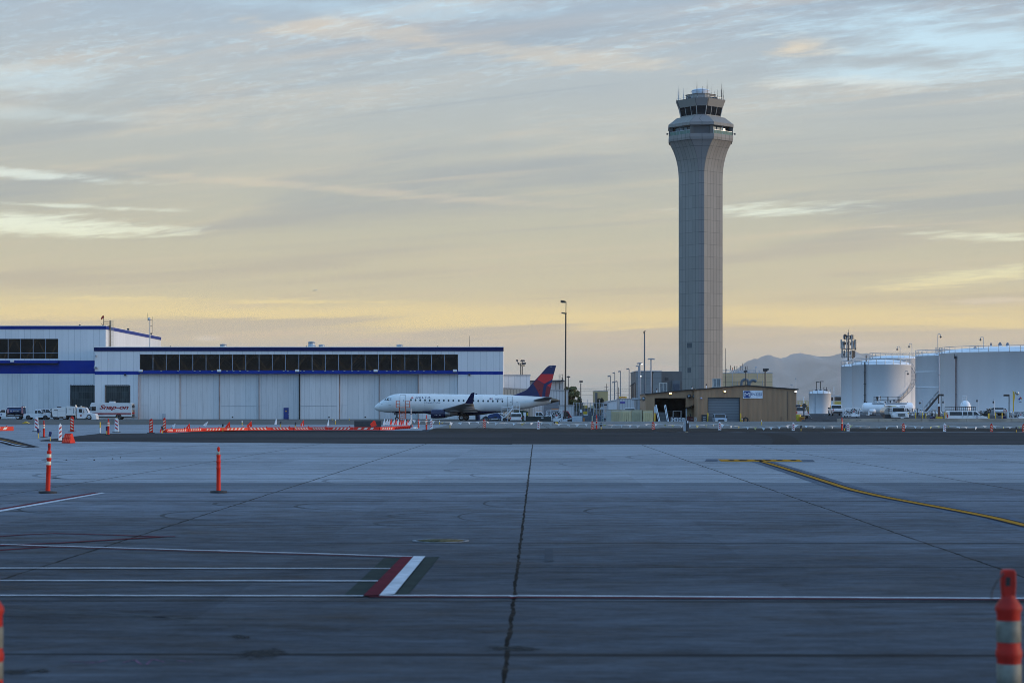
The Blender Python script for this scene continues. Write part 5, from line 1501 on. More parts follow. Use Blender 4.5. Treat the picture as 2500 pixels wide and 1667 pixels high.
for zz_ in (847, 853, 863):
 tc_.box(-0.65, 0.55, -0.45, 0.55, Z(zz_ + 0.5, 394) - YB, Z(zz_ - 0.2, 394) - YB)
tc_.build('valve_cage', STEEL, sp_)
lamp_goose(2197.5, 400, 889, 845.5, -1, 'gooseneck lamp on the front rim of the domed tank, lamp bent left')
lamp_goose(2226.5, 402, 893, 838.6, -1, 'taller gooseneck lamp where the spiral stair tops out')
lamp_goose(2289.5, 396, 864, 815, 1, 'highest gooseneck lamp, bent right, at the cage above the standpipe')
lamp_goose(2401, 414, 852, 821.5, -1, 'gooseneck lamp standing alone on the biggest tank rim')
lamp_goose(2209.5, 397, 945, 905, 1, 'gooseneck lamp rising from halfway up the spiral stair')
lamp_goose(2253, 376, 1010, 976, -1, 'low double headed gooseneck lamp beside the foot of the dark stair', base=0.6)
# phone mast
cm = thing('phone_mast', 'phone mast crowded with three tiers of antenna panels behind the tanks', 'mast', (X(2071, 520), 520, 0.5))
s_ = 520 / F
zq2 = lambda py: Z(py, 520) - 0.5
MB().cyl((0, 0, 0), (0, 0, zq2(812)), 0.34, 0.16, 12).build('pole', M('weathered_mast', (0.16, 0.14, 0.13), 0.7, var=0.4), cm)
pan = M('antenna_panel', (0.30, 0.34, 0.36), 0.5, var=0.35, scale=0.9)
pan2 = M('antenna_panel_dark', (0.06, 0.06, 0.065), 0.5, var=0.35)
rr = random.Random(3)
for (yc, hh, rad, nn) in ((823, 11, 11, 7), (842.5, 21, 18, 10), (864, 18, 16, 9)):
 fm = MB()
 zc_ = zq2(yc)
 for dz_ in (-hh * 0.45, hh * 0.32):
  for k in range(12):
   a_, b_ = TAU * k / 12, TAU * (k + 1) / 12
   fm.bar((rad * s_ * cos(a_), rad * s_ * sin(a_), zc_ + dz_ * s_), (rad * s_ * cos(b_), rad * s_ * sin(b_), zc_ + dz_ * s_), 0.05)
  for k in range(3):
   a_ = TAU * k / 3 + 0.5
   fm.bar((0, 0, zc_ + dz_ * s_), (rad * s_ * cos(a_), rad * s_ * sin(a_), zc_ + dz_ * s_), 0.12)
 fm.build('antenna_ring', DARK, cm)
 for k in range(nn):
  a_ = TAU * k / nn + rr.uniform(-0.12, 0.12)
  x_, y_ = rad * s_ * cos(a_), rad * s_ * sin(a_)
  h2 = hh * s_ * rr.uniform(0.40, 0.62)
  z2 = zc_ + rr.uniform(-0.12, 0.12) * hh * s_
  wv_ = rr.uniform(0.75, 1.3) * s_
  pb_ = MB().box(-wv_, wv_, -0.14, 0.14, -h2, h2)
  pb_.box(-0.06, 0.06, 0.14, 0.26, -h2 * 1.15, h2 * 1.1)
  pb_.build('antenna_panel', pan if rr.random() < 0.62 else pan2, cm, (x_, y_, z2), rz=a_ + PI / 2)
  if rr.random() < 0.55:
   MB().box(-0.16, 0.16, -0.12, 0.12, -0.3, 0.3).build('radio_box', pan2, cm, (x_ * 0.72, y_ * 0.72, z2 + rr.uniform(-0.6, 0.5)), rz=a_)
MB().cyl((0.1, 0, zq2(812)), (0.1, 0, zq2(805)), 0.05, n=6).build('rod', DARK, cm)
# horizontal tanks and gear in front
ht = thing('horizontal_tank', 'long white horizontal fuel tank under a railed platform', 'fuel tank', (X(2168, 376), 376, 0.6))
s_ = 376 / F
zq3 = lambda py: Z(py, 376) - 0.6
xq3 = lambda px: (px - 2168) * s_
cz_ = (zq3(983) + zq3(1010)) / 2
rt = (zq3(983) - zq3(1010)) / 2
hm_ = MB()
L0, L1 = xq3(2108), xq3(2227)
hm_.lathe([(0.01, L0 - 0.25), (rt * 0.6, L0 - 0.2), (rt * 0.93, L0), (rt, L0 + 0.2), (rt, L1 - 0.2), (rt * 0.93, L1), (rt * 0.6, L1 + 0.2), (0.01, L1 + 0.25)], 28, axis='x', c=(0, cz_))
hm_.build('shell', TANKW, ht)
for px in (2122, 2210):
 MB().prism([(xq3(px - 5), 0), (xq3(px + 5), 0), (xq3(px + 3), cz_), (xq3(px - 3), cz_)], -rt * 0.9, rt * 0.9).build('saddle', TANKW, ht)
pl = MB().box(xq3(2128), xq3(2212), -0.8, 0.6, zq3(985.6), zq3(983.4)).box(xq3(2134), xq3(2199), -0.75, -0.6, zq3(987.5), zq3(985.7))
pl.build('platform', PIPE, ht)
pr_ = MB()
for yy in (-0.75, 0.55):
 for py in (968.5, 976):
  pr_.bar((xq3(2134.5), yy, zq3(py)), (xq3(2198), yy, zq3(py)), 0.06)
 for px in (2134.5, 2137, 2168, 2192, 2195, 2198):
  pr_.bar((xq3(px), yy, zq3(984)), (xq3(px), yy, zq3(968)), 0.08 if px == 2168 else 0.05)
pr_.build('guard_rail', DARK, ht)
MB().tube([(xq3(2146), -0.3, zq3(966)), (xq3(2146), -0.3, zq3(978)), (xq3(2148), -0.3, zq3(981.5)), (xq3(2155), -0.5, zq3(983)), (xq3(2158), -0.9, zq3(987)), (xq3(2158), -0.9, zq3(1004))], 0.14, 8).build('white_pipe', FLAGW, ht)
for px, py, w_ in ((2142, 969, 3), (2149, 967, 1.6), (2174, 978, 2.2), (2183, 975.5, 2), (2188, 979, 1.6), (2141, 979, 3), (2162, 980, 2)):
 MB().lathe([(w_ * 0.6 * s_, zq3(984)), (w_ * 0.6 * s_, zq3(py + 4)), (w_ * s_, zq3(py + 3)), (w_ * s_, zq3(py)), (0.01, zq3(py) + 0.03)], 10, c=(xq3(px), 0.1)).build('valve', DARK if px not in (2141,) else FLAGW, ht)
for px, yt in ((2109.5, 976.5), (2216, 981), (2115, 980)):
 MB().cyl((xq3(px), 0, zq3(986)), (xq3(px), 0, zq3(yt)), 0.07, n=6).box(xq3(px - 0.8), xq3(px + 2.6), -0.08, 0.08, zq3(yt + 3), zq3(yt + 2)).build('vent_pipe', DARK, ht)
MB().box(xq3(2152), xq3(2154.5), -0.7, -0.5, 0, zq3(985.5)).build('platform_leg', PIPE, ht)
ht2 = thing('small_horizontal_tank', 'small white horizontal vessel on legs before the long horizontal tank', 'fuel tank', (X(2130, 352), 352, 0.5))
s2_ = 352 / F
MB().lathe([(0.01, -7.5 * s2_), (0.25, -7.2 * s2_), (0.33, -6.4 * s2_), (0.33, 6.4 * s2_), (0.25, 7.2 * s2_), (0.01, 7.5 * s2_)], 18, axis='x', c=(0, Z(1003, 352) - 0.5)).build('shell', TANKW, ht2)
MB().bar((-0.35, 0, 0), (-0.35, 0, 1.0), 0.08).bar((0.35, 0, 0), (0.35, 0, 1.0), 0.08).build('legs', PIPE, ht2)
MB().box(-0.5, 0.6, -0.2, 0.2, 0.25, 0.55).build('pump', DARK, ht2)
dt_ = thing('dome_topped_tank', 'short white tank with round domed top behind the white passenger van', 'fuel tank', (X(2357, 372), 372, 0.6))
s_ = 372 / F
z3 = lambda py: Z(py, 372) - 0.6
rr_ = 12.8 * s_
MB().lathe([(rr_, 0), (rr_, z3(993))] + [(rr_ * cos(R(a_)), z3(993) + (z3(977.5) - z3(993)) * sin(R(a_))) for a_ in range(10, 90, 12)] + [(0.01, z3(977.4))], 32).build('shell', TANKW, dt_)
MB().lathe([(rr_ + 0.01, z3(994)), (rr_ + 0.06, z3(993.5)), (rr_ + 0.01, z3(993))], 32).build('rim', PIPE, dt_)
dl = MB()
for px in (2348.5, 2357.5):
 dl.cyl(((px - 2357) * s_, -0.6, z3(990)), ((px - 2357) * s_, -0.6, z3(966)), 0.04, n=6)
for py in (966.3, 971, 975):
 dl.bar(((2348.5 - 2357) * s_, -0.6, z3(py)), ((2357.5 - 2357) * s_, -0.6, z3(py)), 0.05)
dl.build('ladder_hoop', FLAGW, dt_)
rw = thing('railed_walkway', 'dark railed walkway around the dome topped tank behind the van', 'walkway', (X(2344, 366), 366, 0.6))
s_ = 366 / F
z4 = lambda py: Z(py, 366) - 0.6
wm = MB()
for py in (993, 1000):
 wm.box((2307 - 2344) * s_, (2382 - 2344) * s_, -0.05, 0.05, z4(py + 0.6), z4(py - 0.5))
for k in range(16):
 px = 2307 + 5 * k
 wm.box((px - 0.4 - 2344) * s_, (px + 0.4 - 2344) * s_, -0.05, 0.05, 0, z4(993))
wm.build('rail', DARK, rw)
MB().box((2307 - 2344) * s_, (2382 - 2344) * s_, 0.06, 0.9, 0.9, 0.98).build('deck', PIPE, rw)
# dike wall and pipework in front of the tanks
dk = thing('dike_wall', 'long low blue grey containment wall along the feet of the fuel tanks', 'wall', (X(2050, 384), 384, 0.55))
MB().box(0, 45, 0, 0.4, 0, Z(1004.5, 384) - 0.55).build('wall', M('blue_grey_concrete', (0.22, 0.25, 0.28), 0.7, var=0.15, dirt=0.2), dk)
MB().box(-0.05, 45.05, -0.05, 0.45, Z(1004.5, 384) - 0.547, Z(1003.8, 384) - 0.55).build('coping', PIPE, dk)
pw_ = thing('pipe_rack', 'tangle of pale valves and pipes between the tanker and the yellow block', 'pipework', (X(2245, 340), 340, 0.4))
s_ = 340 / F
rr = random.Random(11)
for row, py in enumerate((1019, 1012.5, 1007)):
 MB().cyl(((2212 - 2245) * s_, row * 0.6, Z(py, 340) - 0.4), ((2303 - 2245) * s_, row * 0.6, Z(py, 340) - 0.4), 0.10, n=8).build('header_pipe', (STEEL, PIPE, FLAGW)[row], pw_)
for k in range(26):
 px = 2213 + k * 3.5 + rr.uniform(-1, 1)
 yy = rr.uniform(-0.3, 1.4)
 ht_ = rr.uniform(0.7, 1.55)
 v_ = MB().cyl(((px - 2245) * s_, yy, 0), ((px - 2245) * s_, yy, ht_), rr.uniform(0.04, 0.09), n=8)
 zc_ = rr.uniform(0.4, ht_)
 v_.cyl(((px - 2245) * s_ - 0.12, yy - 0.1, zc_), ((px - 2245) * s_ + 0.16, yy - 0.1, zc_), 0.14, n=10)
 if k % 3 == 0:
  v_.lathe([(0.20, -0.02), (0.23, 0.0), (0.20, 0.02)], 12, c=((px - 2245) * s_, ht_ + 0.05), axis='y')
 v_.build('valve', (STEEL, FLAGW, PIPE, DARK, FLAGW)[k % 5], pw_)
for px0, px1, py in ((2228, 2242, 996.5), (2278, 2287, 1001)):
 MB().box((px0 - 2245) * s_, (px1 - 2245) * s_, 0.2, 0.7, Z(py + 1.2, 340) - 0.4, Z(py, 340) - 0.4).bar(((px0 + 1 - 2245) * s_, 0.4, 0), ((px0 + 1 - 2245) * s_, 0.4, Z(py, 340) - 0.4), 0.08).bar(((px1 - 1 - 2245) * s_, 0.4, 0), ((px1 - 1 - 2245) * s_, 0.4, Z(py, 340) - 0.4), 0.08).build('shelf_frame', DARK, pw_)
# retaining wall with stencilled letters at the edge of the yard
wr = thing('retaining_wall', 'low tan concrete wall with black stencilled letters along the fuel yard', 'wall', (X(2048, 302.5), 302.5, 0))
s_ = 302.5 / F
WALLC = M('tan_concrete', (0.27, 0.24, 0.20), 0.8, var=0.22, scale=1.1, stretch=(0.4, 1, 1), dirt=0.3)
for k, (a, b) in enumerate(((2044, 2145), (2145.6, 2250), (2250.6, 2360), (2360.6, 2470), (2470.6, 2600))):
 MB().prism([(0, 0), (0.45, 0), (0.36, 0.52), (0.1, 0.52)], (a - 2048) * s_, (b - 2048) * s_, 'x').build('block', WALLC, wr, bevel=0.01)
for px, sz in ((2096, 12), (2184.5, 12), (2273.5, 12)):
 text('lettering', 'SLC 17A', DARK, wr, (px - sz / 2 - 2048) * s_, (px + sz / 2 - 2048) * s_, 0.18, 0.36, -0.001, fit=lambda x, z: 0.1 * z / 0.52 - 0.004, bold=0.01)
kb = thing('lot_kerb', 'dark worn kerb with faint stencilled letters in front of the parking lot', 'kerb', (X(1958, 302), 302.0, 0))
s_ = 302 / F
MB().box(0, (2043 - 1958) * s_, 0, 0.4, 0, 0.34).build('block', M('dark_kerb_concrete', (0.085, 0.085, 0.088), 0.8, var=0.25, dirt=0.3), kb)
text('lettering', 'SLC 17A', DARK, kb, (2010 - 1958) * s_, (2023 - 1958) * s_, 0.08, 0.24, -0.005, bold=0.01)
yk = M('yellow_kerb_paint', (0.46, 0.30, 0.03), 0.6, var=0.2, dirt=0.3)
for a, b, D_, lb in ((2117, 2162, 306, 'faded yellow kerb left of the tanker truck'), (2252, 2310, 305, 'yellow kerb from the bollards to the van'), (2408, 2462, 305, 'yellow kerb right of the passenger van')):
 o_ = thing('yellow_kerb', lb, 'kerb', (X(a, D_), D_, gh(X(a, D_), D_)), group='yellow kerbs in the fuel yard')
 z1 = Z(1021.3 if a < 2200 else 1025.2, D_) - gh(X(a, D_), D_)
 MB().box(0, X(b, D_) - X(a, D_), 0, 0.25, 0, max(z1, 0.3)).build('kerb', yk, o_, bevel=0.02)
 MB().box(0, X(b, D_) - X(a, D_), 0.25, 0.5, 0, max(z1, 0.3) - 0.1).build('backing', WALLC, o_)
for px, yt, lb in ((2217, 1006.5, 'yellow bollard beside the right wing of the tanker truck'), (2235.5, 1007, 'yellow bollard alone before the valves'), (2252.5, 1006.8, 'left of a pair of yellow bollards at the yellow kerb end'),
 (2260.5, 1008, 'right of a pair of yellow bollards at the yellow kerb end'), (2306, 1006.6, 'yellow bollard touching the rear of the passenger van'), (2287.5, 1009, 'yellow bollard behind the yellow block'),
 (2413, 1009, 'yellow bollard under the black box near the van nose'), (2430.5, 1007.6, 'yellow bollard in front of the parked silver cars'), (2446.5, 1007.4, 'yellow bollard next to the dark blue bin')):
 D_ = 307.0
 bollard(px, D_, yt, gh(X(px, D_), D_), lb, w=1.15)
yb2 = thing('yellow_block', 'yellow painted concrete block at the foot of a red and white post', 'concrete block', (X(2292.5, 306), 306, gh(X(2292, 306), 306)))
s_ = 306 / F
MB().box(-7.5 * s_, 7.5 * s_, -0.35, 0.35, 0, Z(1017.5, 306) + 0.32).build('block', YELLOW, yb2, bevel=0.04)
MB().box(-7.6 * s_, 7.6 * s_, -0.4, 0.4, 0, 0.06).build('base', PIPE, yb2)
cp = thing('card_reader_post', 'red brown post with a white box on the yellow block', 'post', (X(2292.5, 306.2), 306.2, Z(1017.5, 306)))
MB().box(-0.16, 0.16, -0.1, 0.1, 0, Z(991, 306) - Z(1017.5, 306)).build('post', M('red_brown_paint', (0.09, 0.035, 0.03), 0.6), cp)
MB().box(-0.2, 0.16, -0.28, -0.1, Z(992, 306) - Z(1017.5, 306), Z(985.5, 306) - Z(1017.5, 306)).build('box', FLAGW, cp)
def flat_lamp(px, D, y_base, y_top, pxa, pxb, label, base=None):
 zb = gh(X(px, D), D) if base is None else base
 o = thing('area_lamp', label, 'lamp post', (X(px, D), D, zb), group='flat headed lamp posts in the fuel yard')
 s2 = D / F
 MB().box(-0.9 * s2, 0.9 * s2, -0.08, 0.08, 0, Z(y_top, D) - zb).build('post', BROWNPOLE, o)
 MB().box((pxa - px) * s2, (pxb - px) * s2, -0.3, 0.3, Z(y_top + 4.6, D) - zb, Z(y_top, D) - zb + 0.01).build('lamp_head', BROWNPOLE, o)
flat_lamp(2463.5, 330, 1026, 962.5, 2451, 2462.6, 'bronze post with a flat lamp head pointing left, right of the van')
flat_lamp(2291.5, 330, 1018, 962, 2292.4, 2303, 'bronze post with a flat lamp head pointing right, beside the dark stair')
yj = thing('loading_arm', 'yellow steel fuel loading arm with two struts near the hazard diamond', 'loading arm', (X(2474, 345), 345, 0.8))
s_ = 345 / F
MB().bar((0, 0, 0), (0, 0, Z(955.5, 345) - 0.8), 0.16).build('post', YELLOW, yj)
MB().bar((0, 0.1, Z(990, 345) - 0.8), (4.6 * s_, 0.1, Z(957, 345) - 0.8), 0.13).build('strut', YELLOW, yj)
MB().bar((-0.2, 0, Z(955, 345) - 0.8), (6 * s_, 0, Z(956.5, 345) - 0.8), 0.14).build('boom', CREAM, yj)
MB().lathe([(0.04, 0.3), (0.3, 0.2), (0.34, -0.1), (0.15, -0.35), (0.01, -0.38)], 10).build('arm_head', STEEL, yj, (9.5 * s_, 0, Z(959, 345) - 0.8))
for px, yt, yb0 in ((2387.5, 975, 1016), (2427.3, 978, 1014), (2304.5, 978, 1000)):
 o_ = thing('white_post', 'slim white pole with a small dark fitting, %s' % ({2387.5: 'above the passenger van bonnet', 2427.3: 'right of the black box', 2304.5: 'left of the passenger van roof'}[px]), 'post', (X(px, 350), 350, gh(X(px, 350), 350)), group='slim white poles in the fuel yard')
 MB().cyl((0, 0, 0), (0, 0, Z(yt, 350) - o_.location.z), 0.055, n=8).build('pole', FLAGW, o_)
 MB().box(-0.28, -0.07, -0.1, 0.1, Z(yt + 6, 350) - o_.location.z, Z(yt + 1, 350) - o_.location.z).cyl((-0.15, 0, Z(yt + 1, 350) - o_.location.z), (-0.15, 0, Z(yt - 5, 350) - o_.location.z), 0.015, n=5).build('fitting', DARK, o_)
bx_ = thing('black_box', 'black equipment box on a yellow post right of the passenger van', 'box', (X(2414.8, 310), 310, gh(X(2414, 310), 310)))
s_ = 310 / F
MB().box(-4 * s_, 4 * s_, -0.2, 0.2, Z(1008.6, 310) + 0.3, Z(999.4, 310) + 0.3).build('case', DARK, bx_, bevel=0.03)
MB().box(-0.08, 0.08, -0.08, 0.08, 0, Z(1008.7, 310) + 0.3).build('post', YELLOW, bx_)
MB().cyl((-0.05, -0.2, Z(1004, 310) + 0.3), (-0.05, -0.26, Z(1004, 310) + 0.3), 0.07, n=10).build('lens', STEEL, bx_)
bb = thing('blue_bin', 'dark blue wheeled bin between two yellow bollards', 'bin', (X(2451, 309), 309, gh(X(2451, 309), 309)))
MB().prism([(-0.24, 0.12), (0.24, 0.12), (0.3, 0.95), (-0.3, 0.95)], -0.3, 0.3).build('body', NAVY, bb)
MB().prism([(-0.33, 0.95), (0.33, 0.95), (0.2, 1.12), (-0.2, 1.14)], -0.34, 0.32).build('lid', NAVY, bb)
MB().cyl((-0.26, 0.25, 0.12), (-0.2, 0.25, 0.12), 0.12, n=10).build('wheel', BLACK, bb)
bb2 = dup(bb, (X(2277, 307), 307, gh(X(2277, 307), 307)), 0.4, 'dark blue wheeled bin left of the yellow block')
for o_ in (bb, bb2):
 o_['group'] = 'dark blue bins'
# parking lot lines and yellow gear at its left
for a, b, c_, d_ in (((1974, 1012), (1976, 1012), (1983, 1021), (1981, 1021)), 0, 0, 0), (((2011.5, 1012), (2013.5, 1012), (2023, 1021.5), (2020.5, 1021.5)), 0, 0, 0):
 pts = []
 for px, py in a:
  D_ = 300.0
  while D_ < 460 and HY + (H - gh(X(px, D_), D_)) * F / D_ > py:
   D_ += 0.5
  pts.append((X(px, D_), D_, gh(X(px, D_), D_) + 0.03))
 o_ = struct('parking_line', MB().poly(pts), PW)
yr = thing('yellow_railing', 'yellow railing in the distance between the brown shed and small tank', 'railing', (X(1946, 470), 470, 0.8))
s_ = 470 / F
for py in (979.5, 984.5, 988.5):
 MB().box(0, 28 * s_, -0.05, 0.05, Z(py + 0.7, 470) - 0.8, Z(py - 0.7, 470) - 0.8).build('rail', YELLOW, yr)
for k in range(9):
 MB().box(3.4 * k * s_, (3.4 * k + 0.7) * s_, 0.06, 0.14, 0, Z(979, 470) - 0.8).build('post', YELLOW, yr)
fb_ = thing('distant_block', 'white distant block with a dark window band and yellow board left of the narrow tank', 'building', (X(2026, 600), 600, 0.8))
s_ = 600 / F
qz = lambda py: Z(py, 600) - 0.8
MB().box(0, 34 * s_, 0, 8, 0, qz(967)).build('wall', FLAGW, fb_)
MB().box(-0.2, 34.5 * s_, -0.3, 8.1, qz(967) + 0.003, qz(965)).build('roof', WHITE, fb_)
for a, b in ((1, 4.5), (5.5, 9), (10.5, 31)):
 MB().box(a * s_, b * s_, -0.1, -0.003, qz(978), qz(968.8)).build('window', CARGLASS, fb_)
MB().box(8 * s_, 32 * s_, -0.12, -0.004, qz(987), qz(979.2)).build('yellow_board', M('pale_yellow_board', (0.55, 0.42, 0.10), 0.6), fb_)
ycl = thing('yellow_dispenser', 'yellow ribbed plastic spill barrel at the right corner of the brown shed', 'barrel', (X(1949.5, 318), 318, -0.1))
s_ = 318 / F
MB().lathe([(0.26, 0), (0.40, 0.7), (0.42, 1.15), (0.36, 1.2), (0.30, 1.15)], 16).build('body', M('ribbed_yellow_plastic', (0.50, 0.38, 0.02), 0.5, var=0.35, scale=3, stretch=(6, 6, 0.2)), ycl)
MB().lathe([(0.44, 1.0), (0.45, 1.03), (0.44, 1.06)], 16).build('rim', YELLOW, ycl)
obx = thing('orange_box', 'orange brown drum box beside the yellow spill barrel', 'box', (X(1958.5, 317), 317, -0.1))
MB().box(-0.4, 0.4, -0.35, 0.35, 0, 0.85).build('body', M('orange_brown_paint', (0.34, 0.13, 0.015), 0.6, var=0.3), obx, bevel=0.05)
MB().box(-0.42, 0.42, -0.37, 0.37, 0.75, 0.82).build('lid', YELLOW, obx)
dsn = thing('round_sign_post', 'black round disc sign on a dark post before the small fuel tank', 'sign', (X(1963.5, 316), 316, -0.1))
MB().cyl((0, 0, 0), (0, 0, Z(995, 316)), 0.06, n=8).build('post', DARK, dsn)
MB().cyl((0, -0.1, Z(990.5, 316) + 0.1), (0, -0.04, Z(990.5, 316) + 0.1), 5.6 * 316 / F, n=20).build('disc', DARK, dsn)
MB().box(-0.1, 0.12, -0.15, -0.06, Z(1011, 316), Z(1005, 316)).build('junction_box', PIPE, dsn)
dsn2 = thing('amber_beacon_bar', 'horizontal bar with two amber beacons behind the black disc sign', 'beacon', (X(1961.5, 320), 320, 0))
MB().bar((0, 0, 0), (0, 0, Z(990, 320)), 0.1).build('post', DARK, dsn2)
for a, b in ((-8, -3.2), (4, 9.5)):
 MB().cyl((a * 320 / F, 0, Z(990.5, 320)), (b * 320 / F, 0, Z(990.5, 320)), 0.16, n=12).build('amber_beacon', M('amber_lens_%d' % (a + 9), (0.62, 0.26, 0.03), 0.3), dsn2)
MB().cyl((-19 * 320 / F, 0, Z(990.8, 320)), (-8 * 320 / F, 0, Z(990.8, 320)), 0.2, n=12).build('black_tube', DARK, dsn2)
MB().tube([(0.1, 0, Z(984, 320)), (0.0, 0, Z(975, 320)), (0.1, 0, Z(968, 320))], 0.07, 6).build('mast_top', FLAGW, dsn2)
# ================================================================ airliner
DA = 342.0
SA = DA / F
NX = 914.0
pl_ = thing('airliner', 'white twin jet regional airliner with dark blue belly and red and blue tail', 'airplane', (X(NX, DA), DA, 0))
ZX = lambda zx: (880 + zx / 4.523 - NX) * SA          # from the enlarged tracing to metres
ZZ = lambda zy: Z(860 + zy / 4.523, DA)
AWHITE = M('aircraft_white', (0.70, 0.71, 0.70), 0.28, var=0.03, scale=0.4)
ANAVY = M('aircraft_navy', (0.007, 0.010, 0.055), 0.25, var=0.08)
AGREY = M('aircraft_wing_grey', (0.36, 0.37, 0.39), 0.4, var=0.1)
ADARK = M('aircraft_dark_grey', (0.07, 0.075, 0.085), 0.4, var=0.2)
ARED = M('aircraft_red', (0.56, 0.012, 0.016), 0.3, var=0.05)
ADRED = M('aircraft_dark_red', (0.20, 0.008, 0.016), 0.3, var=0.05)
HOT = M('burnt_metal', (0.16, 0.12, 0.085), 0.35, 0.7, var=0.35)
top = [(152, 610), (158, 594), (180, 572), (215, 547), (250, 522), (285, 500), (320, 480), (350, 469), (385, 460), (430, 457), (520, 457), (900, 460), (1300, 465), (1650, 471), (1900, 482), (2040, 492), (2130, 503), (2185, 518), (2196, 530)]
bot = [(152, 611), (158, 624), (180, 641), (215, 651), (250, 658), (285, 663), (320, 666), (350, 668), (385, 670), (430, 672), (520, 673), (900, 675), (1300, 674), (1550, 664), (1700, 646), (1850, 618), (2000, 586), (2100, 563), (2185, 541), (2196, 533)]
def itp(tb, x):
 for (a, ya), (b, yb) in zip(tb[:-1], tb[1:]):
  if a <= x <= b:
   return ya + (yb - ya) * (x - a) / (b - a)
 return tb[-1][1] if x > tb[-1][0] else tb[0][1]
def fus(zx):
 """centre height, half height, half width at a traced station"""
 t_, b_ = ZZ(itp(top, zx)), ZZ(itp(bot, zx))
 hh = (t_ - b_) / 2
 return (t_ + b_) / 2, hh, hh * 0.905
stn = [152, 154, 158, 165, 175, 190, 210, 235, 260, 290, 320, 350, 385, 430, 480] + list(range(530, 1660, 40)) + list(range(1660, 2100, 28)) + [2100, 2120, 2140, 2160, 2180, 2190, 2196]
NR = 40
fb = MB()
vs = []
for zx in stn:
 c_, hh, wd = fus(zx)
 for k in range(NR):
  a_ = TAU * k / NR
  vs.append((ZX(zx), wd * sin(a_), c_ + hh * cos(a_)))
fb.v = vs
zbelly = ZZ(652)
for i in range(len(stn) - 1):
 for k in range(NR):
  k2 = (k + 1) % NR
  f_ = (i * NR + k, (i + 1) * NR + k, (i + 1) * NR + k2, i * NR + k2)
  zc_ = sum(vs[j][2] for j in f_) / 4
  zx = (stn[i] + stn[i + 1]) / 2
  lim = zbelly if 430 < zx < 1500 else (ZZ(652 + (430 - zx) * 0.09) if zx <= 430 else ZZ(652 + (zx - 1500) * 0.06))
  fb.f.append(list(f_))
  fb.mi.append(1 if (zc_ < lim and 260 < zx < 1640) else (2 if zx > 2095 else 0))
  fb.sm.append(True)
  fb.uv.append(None)
fb.build('fuselage', [AWHITE, ANAVY, HOT], pl_)
def skin(x, z, out=0.012):
 """near (left) side surface of the fuselage at local x, z"""
 zx = ((x / SA) + NX - 880) * 4.523
 c_, hh, wd = fus(zx)
 q_ = max(0.0, 1 - ((z - c_) / hh) ** 2)
 return -wd * math.sqrt(q_) - out
def decal(name, pts, mat, out=0.014, n=1, par=None):
 """thin plate following the skin; pts traced"""
 mb = MB()
 P = [(ZX(a), ZZ(b)) for a, b in pts]
 vs_ = [(x, skin(x, z, out), z) for x, z in P] + [(x, skin(x, z, -0.01), z) for x, z in P]
 m_ = len(P)
 mb.add(vs_, [tuple(range(m_))] + [(k, m_ + k, m_ + (k + 1) % m_, (k + 1) % m_) for k in range(m_)])
 # draw towards the camera
 o = mb.build(name, mat, par or pl_)
 return o
# belly fairing
ff = MB()
for i in range(2):
 pass
prof = []
for zx, zb in ((690, 668), (760, 684), (850, 694), (1000, 698), (1200, 698), (1330, 690), (1430, 676), (1500, 668)):
 prof.append((ZX(zx), ZZ(zb), ZZ(648)))
vs_ = []
for x, zb, zt in prof:
 for k in range(17):
  a_ = PI * k / 16
  vs_.append((x, -1.62 * cos(a_), zt + (zb - zt) * sin(a_) ** 0.7))
ff.add(vs_, [(i * 17 + k, i * 17 + k + 1, (i + 1) * 17 + k + 1, (i + 1) * 17 + k) for i in range(len(prof) - 1) for k in range(16)], 0, True)
ff.build('belly_fairing', ANAVY, pl_)
# cockpit windows
decal('cockpit_window', [(257, 527), (283, 504), (300, 503), (285, 529)], CARGLASS, 0.02)
decal('cockpit_window', [(289, 529), (304, 503), (325, 502), (318, 531)], CARGLASS, 0.02)
decal('cockpit_window', [(322, 531), (329, 502), (347, 503), (346, 534)], M('pale_window_shade', (0.30, 0.33, 0.36), 0.3), 0.02)
# cabin windows: one mesh copied along the skin
wx_ = [562, 613, 664, 717, 768, 820, 872, 924, 976, 1028, 1089, 1141, 1195, 1250, 1302, 1357, 1410, 1463, 1515, 1568]
for zx in wx_:
 zy = 526 + (zx - 562) * 0.0135
 decal('cabin_window', [(zx + 10 * cos(R(a_)), zy + 12.5 * sin(R(a_))) for a_ in range(0, 360, 30)], M('cabin_glass', (0.03, 0.045, 0.05), 0.12) if zx == 562 else MATS['cabin_glass'], 0.016)
def door(name, x0, x1, y0, y1):
 o = decal(name, [(x0 + 4, y0), (x1 - 4, y0), (x1, y0 + 5), (x1, (y0 + y1) / 2), (x1, y1 - 4), (x1 - 4, y1), (x0 + 4, y1), (x0, y1 - 4), (x0, (y0 + y1) / 2), (x0, y0 + 5)], AWHITE, 0.028)
 mb = MB()
 prs = [((x0, y0), (x1, y0), 3.2), ((x0, y0), (x0, y1), 2.0), ((x1, y0), (x1, y1), 2.0), ((x0, y1), (x1, y1), 2.6)]
 for (a, b, w_) in prs:
  for k in range(8):
   f0, f1 = k / 8, (k + 1) / 8
   p0 = (ZX(a[0] + (b[0] - a[0]) * f0), ZZ(a[1] + (b[1] - a[1]) * f0))
   p1 = (ZX(a[0] + (b[0] - a[0]) * f1), ZZ(a[1] + (b[1] - a[1]) * f1))
   mb.bar((p0[0], skin(*p0, 0.02), p0[1]), (p1[0], skin(*p1, 0.02), p1[1]), 0.03 * w_ * 0.62, 0.03)
 mb.build('door_outline', ADARK, o)
 decal('door_window', [((x0 + x1) / 2 + 11 + 5 * cos(R(a_)), y0 + 61 + 6 * sin(R(a_))) for a_ in range(0, 360, 45)], ADARK, 0.034, par=o)
 return o
door('cabin_door', 441, 500, 471, 608)
door('rear_door', 1623, 1678, 488, 612)
